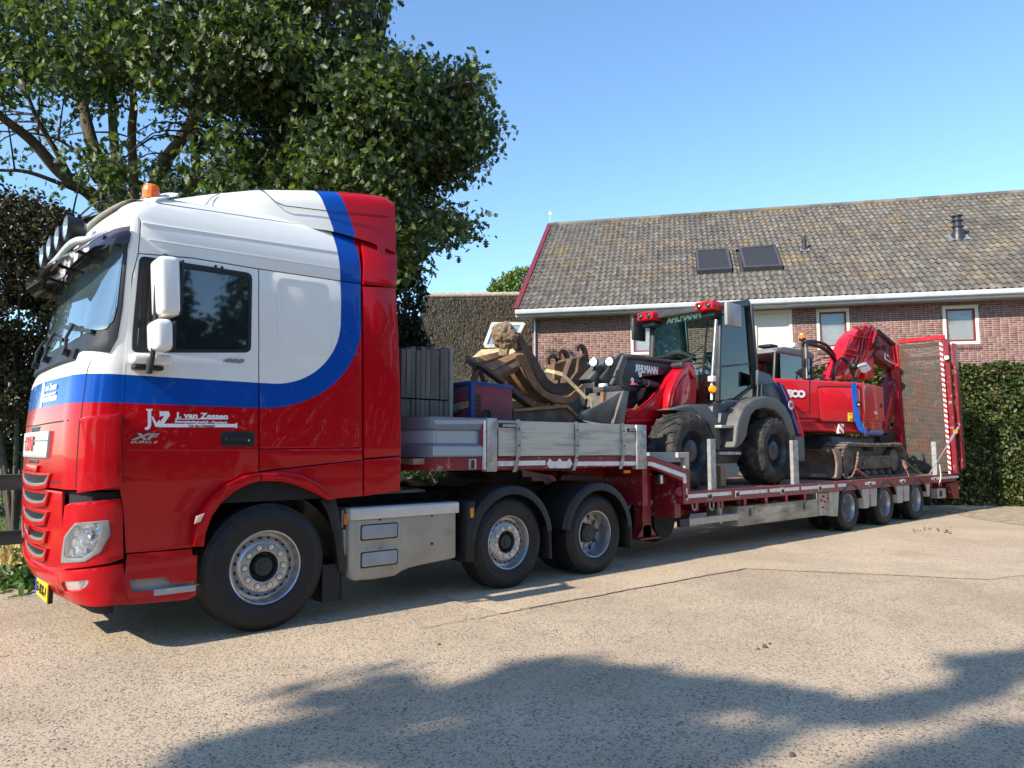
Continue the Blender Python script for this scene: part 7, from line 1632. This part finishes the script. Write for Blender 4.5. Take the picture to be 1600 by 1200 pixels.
# ================================================================ EXCAVATOR
M_ered = pm('excavator_red', (.60, .012, .022), .30, var=.05, coat=.4, spec=.2, dirt=(.30, .10, .08), damt=.24, dscale=5)
M_track = pm('track_rubber', (.045, .042, .038), .85, var=.3, dirt=(.17, .14, .11), damt=.5, dscale=8)
M_under = pm('undercarriage', (.10, .085, .072), .8, .2, var=.3, scale=8, dirt=(.2, .16, .12), damt=.45, dscale=6)
exc = thing('excavator', (12.5, 1.3, ZD), 'red tracked mini excavator with blue stripe, its boom folded over the ramp', 'excavator')
TX0, TX1, TZ0, TZ1 = 11.15, 14.15, ZD+.0, ZD+.68
def track(y0, y1):
    r = (TZ1-TZ0)/2; zc_ = TZ0+r; P = []
    n = 14
    for i in range(n+1): a = R(90+180*i/n); P.append((TX0+r+r*math.cos(a), zc_+r*math.sin(a)))
    m2 = 24
    for i in range(1, m2): P.append((TX0+r+(TX1-TX0-2*r)*i/m2, TZ0))
    for i in range(n+1): a = R(-90+180*i/n); P.append((TX1-r+r*math.cos(a), zc_+r*math.sin(a)))
    for i in range(1, m2): P.append((TX1-r-(TX1-TX0-2*r)*i/m2, TZ1+.0-.02*math.sin(math.pi*i/m2)))
    k = len(P); m = MB(); v = []
    for i, (x, z) in enumerate(P):
        nx, nz = Vector((P[(i+1) % k][1]-P[i-1][1], -(P[(i+1) % k][0]-P[i-1][0]))).normalized(); nx, nz = -nx, -nz
        v += [(x, y0, z), (x, y1, z), (x+nx*.045, y1, z+nz*.045), (x+nx*.045, y0, z+nz*.045)]
    f = []
    for i in range(k):
        a, b = i*4, ((i+1) % k)*4
        for j in range(4): f.append((a+j, b+j, b+(j+1) % 4, a+(j+1) % 4))
    m.poly(v, f); tr = m.build('track', M_track, exc, 30)
    # treads
    per = []; tot = 0
    for i in range(k):
        a, b = Vector(P[i]), Vector(P[(i+1) % k]); per.append((tot, a, b)); tot += (b-a).length
    mt_ = MB(); N_ = 74
    for q in range(N_):
        s = tot*q/N_
        for t0, a, b in per:
            if t0 <= s <= t0+(b-a).length: break
        c = a.lerp(b, (s-t0)/max(1e-6, (b-a).length)); d = (b-a).normalized(); nn = Vector((d.y, -d.x)); 
        if (c-Vector(((TX0+TX1)/2, zc_))).dot(nn) < 0: nn = -nn
        cc = Vector((c.x+nn.x*.012, (y0+y1)/2, c.y+nn.y*.012)); Mr = Matrix((Vector((d.x, 0, d.y)), Vector((0, 1, 0)), Vector((nn.x, 0, nn.y)))).transposed(); mt_.box(cc, (.05, y1-y0+.006, .035), Mr)
    o = mt_.build('tread_blocks', M_track, tr, 30, weld=False); o['kind'] = 'stuff'
track(.28, .70); track(1.90, 2.32)
def under(y, s=1):
    m = MB(); r = .27; zc_ = (TZ0+TZ1)/2
    m.prism([(11.95, y, zc_-.16), (13.45, y, zc_-.16), (13.55, y, zc_+.10), (11.9, y, zc_+.12)], (0, .30, 0)); m.bevel(.02, 2).build('track_frame', M_under, exc)
    box_t('track_backing', 11.4, 13.9, y+.14, y+.18, .97, 1.56, M_slat, exc, 0)  # black sheet added to darken the gap behind the track frame
    m = MB(); m.bx(12.0, 13.3, y-.03, y+.02, zc_+.06, zc_+.10); m.bx(12.1, 12.3, y-.03, y+.0, zc_-.10, zc_+.02); m.bx(13.0, 13.2, y-.02, y, zc_-.05, zc_+.05); m.bevel(.008, 1).build('frame_rib', M_under, exc)
    m = MB(); m.lathe([(0, -.03), (.08, -.02), (.1, .0), (.23, .0), (.245, -.03), (.245, -.3)], (TX0+.36, y, zc_), AX, 28); m.build('drive_sprocket', M_under, exc)
    m = MB(); m.lathe([(0, -.0), (.1, .0), (.2, -.02), (.235, -.04), (.235, -.3)], (TX1-.38, y, zc_), AX, 28); m.build('idler_wheel', M_under, exc)
    for x in (12.0, 12.35, 12.7, 13.05, 13.4):
        m = MB(); m.cyl((x, y, TZ0+.09), (x, y+.3, TZ0+.09), .07, n=14); m.cyl((x, y-.02, TZ0+.09), (x, y, TZ0+.09), .04, n=10); m.build('track_roller', M_under, exc)
    m = MB(); m.cyl((12.7, y, TZ1-.1), (12.7, y+.3, TZ1-.1), .05, n=12); m.build('track_roller', M_under, exc)
under(.34); under(1.96)
box_t('car_body', 11.6, 13.6, .7, 1.9, 1.10, 1.72, M_slat, exc, .03); m = MB(); m.cyl((12.55, 1.3, 1.5), (12.55, 1.3, 1.78), .48, n=36); m.build('slew_ring', M_slat, exc)
# dozer blade
bl = [(10.82, .94), (10.90, 1.05), (10.93, 1.2), (10.89, 1.36), (10.80, 1.46), (10.86, 1.47), (10.98, 1.36), (11.02, 1.2), (10.99, 1.03), (10.92, .94)]
slabp('blade', bl, .30, 2.3, M_rustd, exc, .004, px=False)
slabp('blade_end', [(10.78, .93), (10.84, 1.05), (10.87, 1.2), (10.83, 1.36), (10.74, 1.48), (11.00, 1.46), (11.06, 1.3), (11.06, 1.05), (11.0, .93)], .26, .30, pm('blade_brown', (.20, .13, .10), .75, var=.2, dirt=(.3, .2, .13), damt=.45), exc, .006, px=False)
slabp('blade_arm', [(11.0, 1.08), (11.9, 1.15), (11.9, 1.3), (11.0, 1.22)], .85, 1.0, M_under, exc, .01, px=False)
slabp('blade_arm', [(11.0, 1.08), (11.9, 1.15), (11.9, 1.3), (11.0, 1.22)], 1.6, 1.75, M_under, exc, .01, px=False)
# upper structure, turned a little so that its side catches the sun
plan = [(10.35, 1.16), (10.9, .99), (12.62, .46), (13.95, .60), (14.12, .80), (14.15, 1.2), (14.0, 1.9), (13.4, 2.2), (11.9, 2.42), (10.6, 2.35), (10.3, 1.9)]
def plan_body(name, pts, z0, z1, mat, bev=.06, seg=4, inset=0):
    m = MB(); m.prism([(x, y, z0) for x, y in pts], (0, 0, z1-z0))
    bmesh.ops.recalc_face_normals(m.bm, faces=m.bm.faces)
    m.bevel(bev, seg, 20); return m.build(name, mat, exc, 30)
body_ = plan_body('body', plan, 2.05, 2.83, M_ered, .055, 4)
lowp = [(10.4, 1.19), (10.93, 1.03), (12.64, .50), (13.9, .64), (14.0, .85), (14.0, 1.1), (13.8, 1.85), (13.3, 2.1), (11.9, 2.3), (10.7, 2.25)]
plan_body('belly', lowp, 1.80, 2.10, M_ered, .05, 3)
sa = Vector((10.9, .99, 0)); sb = Vector((12.62, .46, 0)); sd = (sb-sa).normalized(); sn = Vector((sd.y, -sd.x, 0)).normalized()
if sn.y > 0: sn = -sn
def SP(u, v, off=0):
    return PL(u, v, sa+sn*off, sn)
def side_panel_e(name, P, mat, off=.006, d=.02, bev=.006, parent=None, rd=0):
    if rd: P = rnd_px(P, rd, 4)
    Q = [SP(u, v, off) for u, v in P]; m = MB(); m.prism(Q, -sn*d)
    if bev: m.bevel(bev, 2)
    return m.build(name, mat, parent or exc, 35)
M_sd = pm('seam_dark', (1, 1, 1))
side_panel_e('panel_gap', [(1277, 603), (1346, 604), (1347, 662), (1335, 662), (1281, 660)], M_sd, .004, .02, 0, rd=6)
ed_ = side_panel_e('engine_door', [(1279, 605), (1344, 606), (1345, 659.5), (1283, 658)], M_ered, .016, .03, .008, rd=6)
side_panel_e('seam', [(1264.5, 592), (1266, 592), (1266, 646), (1264.5, 646)], M_sd, .003, .01, 0); side_panel_e('seam', [(1252, 643.5), (1265, 644), (1265, 645), (1252, 644.5)], M_sd, .003, .01, 0)
side_panel_e('blue_stripe', [(1330, 598), (1338, 598), (1341, 640), (1344, 656), (1350, 668), (1350, 678), (1341, 671), (1335, 655)], pm('stripe_blue', (.006, .12, .55), .35, coat=.5), .024, .006, 0)
rn = Vector((.6, -.8, 0))
sb2 = Vector((13.95, .60, 0)); rd_ = (sb2-Vector((12.62, .46, 0))).normalized(); rn = Vector((rd_.y, -rd_.x, 0)).normalized()
def RPn(u, v, off=0): return PL(u, v, Vector((12.62, .46, 0))+rn*off, rn)
def rear_e(name, P, mat, off=.004, d=.01, bev=0): m = MB(); m.prism([RPn(u, v, off) for u, v in P], -rn*d); (m.bevel(bev, 2) if bev else None); return m.build(name, mat, exc, 35)
rear_e('blue_stripe', [(1352, 668), (1357, 673), (1381, 674), (1380, 679.5), (1352, 678.5)], pm('stripe_blue2', (.012, .09, .35), .35), .016)  # same stripe in a darker blue, the rear facet's shade painted in
rear_e('label_strip', [(1362, 671), (1380, 672), (1380, 676), (1361, 676)], pm('label_slate', (.16, .20, .27), .4), .022)
rear_e('crease_line', [(1359, 611), (1380, 612), (1380, 613), (1359, 612)], pm('crease_red', (.62, .08, .08), .4), .006); rear_e('crease_line', [(1360, 661), (1380, 662), (1380, 663), (1360, 662)], pm('crease_red', (1, 1, 1)), .006)
rear_e('tie_point', [(1376.5, 631), (1379.5, 631), (1379.5, 637), (1376.5, 637)], M_slat, .012, .01)
o = RPn(1365.5, 647, .008); text('lettering', '7086', o, rd_, (0, 0, 1), .055, M_letw, exc, wid=.24, bold=.03)
o = side_panel_e('door_lock', rnd_px([(1333+5, 627), (1343+2, 627), (1345, 636), (1338, 636)], 3), M_black, .03, .02, .004); m = MB(); m.cyl(SP(1341.5, 632, .035), SP(1341.5, 632, .05), .022, n=12); m.build('lock_knob', M_galv, o)
side_panel_e('warning_label', [(1325, 645), (1332, 645), (1332, 658), (1325, 658)], pm('label_yellow2', (.85, .62, .03), .4), .024, .004, 0)
side_panel_e('label_print', [(1329, 654), (1331, 654), (1331, 657), (1329, 657)], M_slat, .027, .003, 0); side_panel_e('label_print', [(1326.5, 647), (1330.5, 647), (1330.5, 648.3), (1326.5, 648.3)], pm('print_brown', (.3, .2, .02), .5), .027, .003, 0)
bl0 = Vector((10.95, .95, 0)); 
hzp = side_panel_e('hazard_label', [(1311, 662), (1318.5, 662.5), (1318.5, 677.5), (1311, 677)], M_retro, .005, .06, 0)
side_panel_e('hazard_bar', [(1311, 662), (1313, 662), (1318.5, 668), (1318.5, 672)], M_redlens, .009, .004, 0, hzp); side_panel_e('hazard_bar', [(1311, 669), (1318.5, 677.5), (1315, 677.3), (1311, 673.5)], M_redlens, .009, .004, 0, hzp)
a, b = SP(1229.5, 619.5, .012), SP(1258.5, 619.5, .012); text('lettering', 'TCO' if 0 else 'ECO', a, sd, (0, 0, 1), .125, M_letw, exc, wid=(b-a).length, bold=.07, sp=.95)
# cab on the far side
M_egl = M_glass2
ecx0, ecx1, ecy0, ecy1, ez0, ez1 = 10.75, 12.55, 1.45, 2.35, 2.2, 3.52
def eb(name, a, b, w_, d, mat=M_ldark): m = MB(); m.beam(a, b, w_, d, (0, 1, 0)); m.bevel(.01, 2); return m.build(name, mat, exc, 35)
for x in (ecx0, 12.42):
    for y in (ecy0, ecy1): eb('cab_pillar', Vector((x, y, ez0)), Vector((x+(.18 if x < 11 else .0), y, ez1-.05)), .045, .045)
slabp('cab_roof', [(10.88, ez1-.12), (10.95, ez1-.02), (11.3, ez1+.03), (12.35, ez1+.02), (12.52, ez1-.06), (12.48, ez1-.13)], ecy0-.04, ecy1+.04, pm('roof_grey', (.16, .165, .17), .5), exc, .03, px=False, seg=3)
m = MB(); m.bx(11.05, 11.35, 1.6, 1.9, ez1+.02, ez1+.09); m.bevel(.03, 3).build('roof_hatch', M_slat, exc)
for y in (ecy0, ecy1): m = MB(); m.prism([(ecx0+.04, y, ez0+.05), (ecx0+.2, y, ez1-.12), (12.4, y, ez1-.12), (12.4, y, ez0+.05)], (0, .008, 0)); m.build('side_window', M_egl, exc, 0)
m = MB(); m.prism([(ecx0, ecy0+.04, ez0+.05), (ecx0+.17, ecy0+.04, ez1-.12), (ecx0+.17, ecy1-.04, ez1-.12), (ecx0, ecy1-.04, ez0+.05)], (.008, 0, 0)); m.build('windscreen', M_egl, exc, 0)
box_t('seat', 11.3, 11.7, 1.65, 2.1, 2.5, 2.75, M_slat, exc, .05, 3); m = MB(); m.box((11.72, 1.88, 3.0), (.14, .45, .6)); m.bevel(.05, 3).build('seat_back', M_slat, exc)
# near post with beacon and lamp, guard bow with hoses
q0, q1 = S(1258, 592, 1.15), S(1257, 536, 1.15); eb('guard_post', q0, q1, .09, .10, M_slat)
m = MB(); m.bx(q0.x-.055, q0.x-.03, 1.08, 1.10, q0.z, q1.z-.1); m.build('bolt_strip', M_galv, exc, 0)
beacon('beacon', tuple(S(1252.5, 530, 1.15)+Vector((.03, 0, .0))), .065, .13, exc, 20)
m = MB(); p = S(1253, 538, 1.15); m.cyl(p, p+Vector((.03, 0, .1)), .02, n=8); m.build('beacon_stem', M_black, exc)
p = S(1240.5, 539.5, 1.1); rbox('work_lamp', (p.x, 1.1, p.z), (.16, .1, .09), M_retro, exc, r=.015, seg=2)
m = MB(); m.tube(smoothpath([S(1256, 537, 1.2), S(1272, 539, 1.25), S(1288, 545, 1.3), S(1300, 556, 1.35), S(1306, 570, 1.4), S(1303, 592, 1.4)], 4), .045, 8); m.tube(smoothpath([S(1260, 534, 1.3), S(1275, 534, 1.35), S(1292, 540, 1.4), S(1304, 556, 1.45)], 4), .035, 8); m.build('hydraulic_hose', M_rubber, exc)
m = MB(); m.tube(smoothpath([S(1302, 592, 1.2), S(1307, 575, 1.2), S(1313, 560, 1.2), S(1324, 565, 1.15), S(1330, 580, 1.1), S(1338, 592, 1.05)], 4), .03, 8); m.build('hydraulic_hose', M_rubber, exc)
for k in range(3): m = MB(); m.tube(smoothpath([S(1262, 570+k*7, 1.5), S(1280, 562+k*9, 1.5), S(1300, 560+k*8, 1.45), S(1310, 585, 1.4)], 4), .012, 5); m.build('hydraulic_hose', M_rubber, exc)
box_t('tank_cap', 13.0-.6, 13.0-.3, 1.25, 1.5, 2.8, 2.98, M_slat, exc, .04, 3)
# boom, stick, cylinders, bucket link
def arm(name, P, y0, w_, mat, bev=.015, parent=None): return slabp(name, P, y0, y0+w_, mat, parent or exc, bev)
BY = 1.22
boom = arm('boom', [(1300, 592), (1310, 575), (1319, 552), (1328, 530), (1340, 516), (1356, 511), (1366, 514), (1372, 524), (1368, 540), (1362, 556), (1352, 572), (1340, 592)], BY, .30, M_ered)
arm('boom_foot', [(1352, 560), (1364, 556), (1366, 570), (1366, 592), (1352, 592)], BY-.02, .34, M_ered)
stick = arm('boom_front', [(1357, 512), (1368, 512), (1385, 524), (1402, 545), (1420, 562), (1424, 578), (1416, 588), (1402, 580), (1386, 570), (1372, 560), (1360, 548), (1354, 530)], BY+.02, .26, M_tred)
o = stick; a = S(1382, 560, BY+.0); e2 = (S(1400, 572, BY)-S(1382, 560, BY)).normalized()
m = MB(); m.prism([S(1382, 551, BY+.015), S(1383.5, 551, BY+.015), S(1384, 560, BY+.015), S(1401, 570, BY+.015), S(1401, 572, BY+.015), S(1382, 561, BY+.015)], (0, .004, 0)); m.build('logo', M_letw, o, 0)
m = MB(); m.prism([S(1385, 556, BY+.015), S(1390, 558, BY+.015), S(1387, 553, BY+.015), S(1390, 555, BY+.015), S(1389, 560, BY+.015)][:3], (0, .004, 0)); m.build('logo', M_letw, o, 0)
text('lettering', 'VERHUUR', S(1389, 561, BY+.012), e2, Vector((0, 0, 1)), .05, pm('faded_white', (.45, .38, .38), .5), o, wid=.42)
arm('stick', [(1404, 572), (1418, 572), (1416, 592), (1406, 622), (1396, 650), (1388, 680), (1372, 682), (1380, 660), (1388, 630), (1396, 600)], BY+.0, .26, M_tred)
arm('stick_plate', [(1392, 620), (1396, 622), (1384, 668), (1382, 660)], BY-.02, .02, M_ered)
m = MB(); m.cyl(S(1418, 612, BY+.1), S(1409, 650, BY+.1), .055, n=14); m.cyl(S(1409, 650, BY+.1), S(1400, 672, BY+.1), .03, n=10); m.build('bucket_cylinder', M_ldark, exc)
m = MB(); m.cyl(S(1389, 617, BY+.2), S(1386, 636, BY+.2), .04, n=12); m.cyl(S(1387, 632, BY+.2), S(1384, 645, BY+.2), .025, n=8); m.build('link_rod', M_galv, exc)
m = MB(); m.cyl(S(1404, 660, BY+.1), S(1384, 684, BY+.1), .05, n=12); m.build('link', M_tred, exc)
slabp('coupler', [(1376, 676), (1402, 676), (1405, 686), (1394, 692), (1376, 690)], BY, BY+.3, M_slat, exc, .02)
# pipework on top of the boom
for k, (dx, dy) in enumerate(((0, 0), (6, 1), (12, 3))):
    P = [S(1306+dx, 588-dy, BY-.03), S(1318+dx*.9, 562, BY-.03), S(1328+dx, 538, BY-.03), S(1340+dx, 517, BY-.03), S(1352+dx, 507+dx*.2, BY-.03)]; m = MB(); m.tube(smoothpath(P, 3), .018, 6); m.build('boom_pipe', M_ered, exc)
for (a, b) in (((1318, 552), (1345, 557)), ((1326, 524), (1362, 528)), ((1332, 512), (1362, 508)), ((1343, 556), (1350, 520)), ((1362, 508), (1352, 560)), ((1338, 512), (1350, 520)), ((1322, 545), (1340, 548))):
    m = MB(); m.tube([S(*a, BY-.06), S(*b, BY-.06)], .02, 6); m.build('pipe_guard', M_ered, exc)
for P in ([(1346, 524), (1344, 545), (1336, 560), (1330, 575)], [(1350, 522), (1350, 545), (1342, 562), (1334, 582)], [(1364, 520), (1370, 530), (1368, 548), (1360, 560)], [(1328, 530), (1322, 548), (1316, 560)]):
    m = MB(); m.tube(smoothpath([S(u, v, BY-.05) for u, v in P], 4), .017, 6); m.build('hydraulic_hose', M_rubber, exc)
m = MB(); m.cyl(S(1366, 518, BY-.05), S(1361, 537, BY-.05), .055, n=14); m.build('boom_cylinder', M_ered, exc)
m = MB(); m.cyl(S(1370, 514, BY-.03), S(1424, 560, BY-.0), .03, n=10); m.cyl(S(1374, 518, BY-.03), S(1420, 562, BY-.0), .02, n=10); m.build('hydraulic_pipe', M_ldark, exc)
for (u, v, r) in ((1369, 537, .085), (1384, 543, .075)):
    c = S(u, v, BY-.1); m = MB(); m.lathe([(0, -.12), (r*.6, -.11), (r, -.03), (r, .02), (r*.9, .03), (0, .02)], c, (-.8, -.5, -.2), 18); m.build('boom_lamp', M_slat, exc)
m = MB(); c = S(1334, 572, 1.0); bmesh.ops.create_icosphere(m.bm, subdivisions=2, radius=.09, matrix=Matrix.Translation(c)); 
for v in m.bm.verts: v.co += (v.co-c)*.3*mnoise.noise(v.co*5)
m.build('hose_sleeve', M_slat, exc, 60)
c = S(1350, 573, .75); m = MB(); Q = [S(u, v, .75) for u, v in rnd_px([(1340, 571), (1353, 565), (1363, 577), (1349, 584)], 4)]; m.prism(Q, (.01, .03, 0)); m.bevel(.008, 2); mr_ = m.build('mirror', pm('mirror_white', (.72, .74, .68), .25), exc)
m = MB(); m.beam(S(1341, 574, .74), S(1355, 571, .74), .02, .015); m.build('mirror_clamp', M_black, mr_)
m = MB(); m.tube([S(1342, 575, .76), S(1336, 590, .8)], .015, 6); m.build('mirror_arm', M_black, exc)
# chains and straps holding the machine down
M_chain = pm('chain_rust', (.22, .14, .09), .8, .2, var=.3)
ch = thing('lashing_chain', tuple(S(1335, 735, .15)), 'rusty lashing chain with tensioner hooked over the near excavator track', 'chain')
def chain(P, r, y, parent, name='chain_run'):
    Q = smoothpath([S(u, v, y) for u, v in P], 6); m = MB()
    for i in range(len(Q)-1):
        c = (Q[i]+Q[i+1])/2; d = (Q[i+1]-Q[i]); m.beam(Q[i]-d*.1, Q[i+1]+d*.1, r*(1.6 if i % 2 else .7), r*(.7 if i % 2 else 1.6))
    return m.build(name, M_chain, parent, 30)
chain([(1341, 706), (1339, 722), (1337, 732), (1341, 738), (1352, 743), (1362, 754)], .022, .22, ch); chain([(1337, 732), (1331, 744), (1322, 747), (1318, 741)], .02, .2, ch); 
m = MB(); m.beam(S(1338, 733, .2), S(1354, 745, .16), .045, .03); m.build('tensioner', pm('tensioner_red', (.28, .08, .05), .6, var=.2), ch)
st2 = thing('ratchet_strap', tuple(S(1418, 735, .1)), 'orange-red ratchet strap holding the rear of the excavator track', 'strap')
webbing([(1409, 719, .3), (1414, 729, .2), (1421, 746, .02)], .05, pm('orange_web', (.55, .22, .12), .8, var=.3), st2); webbing([(1406, 719, .3), (1416, 722, .25), (1428, 733, .3), (1442, 741, .25)], .03, M_chain, st2, 'chain_run')
m = MB(); m.beam(S(1410, 719, .28), S(1416, 732, .2), .06, .04); m.build('ratchet', M_chain, st2)
cl2 = thing('lashing_heap', tuple(S(1290, 742, .3)), 'loose rusty chain end lying on the deck boards beside the dozer blade', 'chain')
q = random.Random(4); P = [S(1262+q.uniform(0, 30), 745-q.uniform(0, 4), .3) for _ in range(9)]
m = MB(); Q = smoothpath(P, 5)
for i in range(len(Q)-1): m.beam(Q[i], Q[i+1], .03 if i % 2 else .014, .014 if i % 2 else .03)
m.build('chain_run', M_chain, cl2, 30)
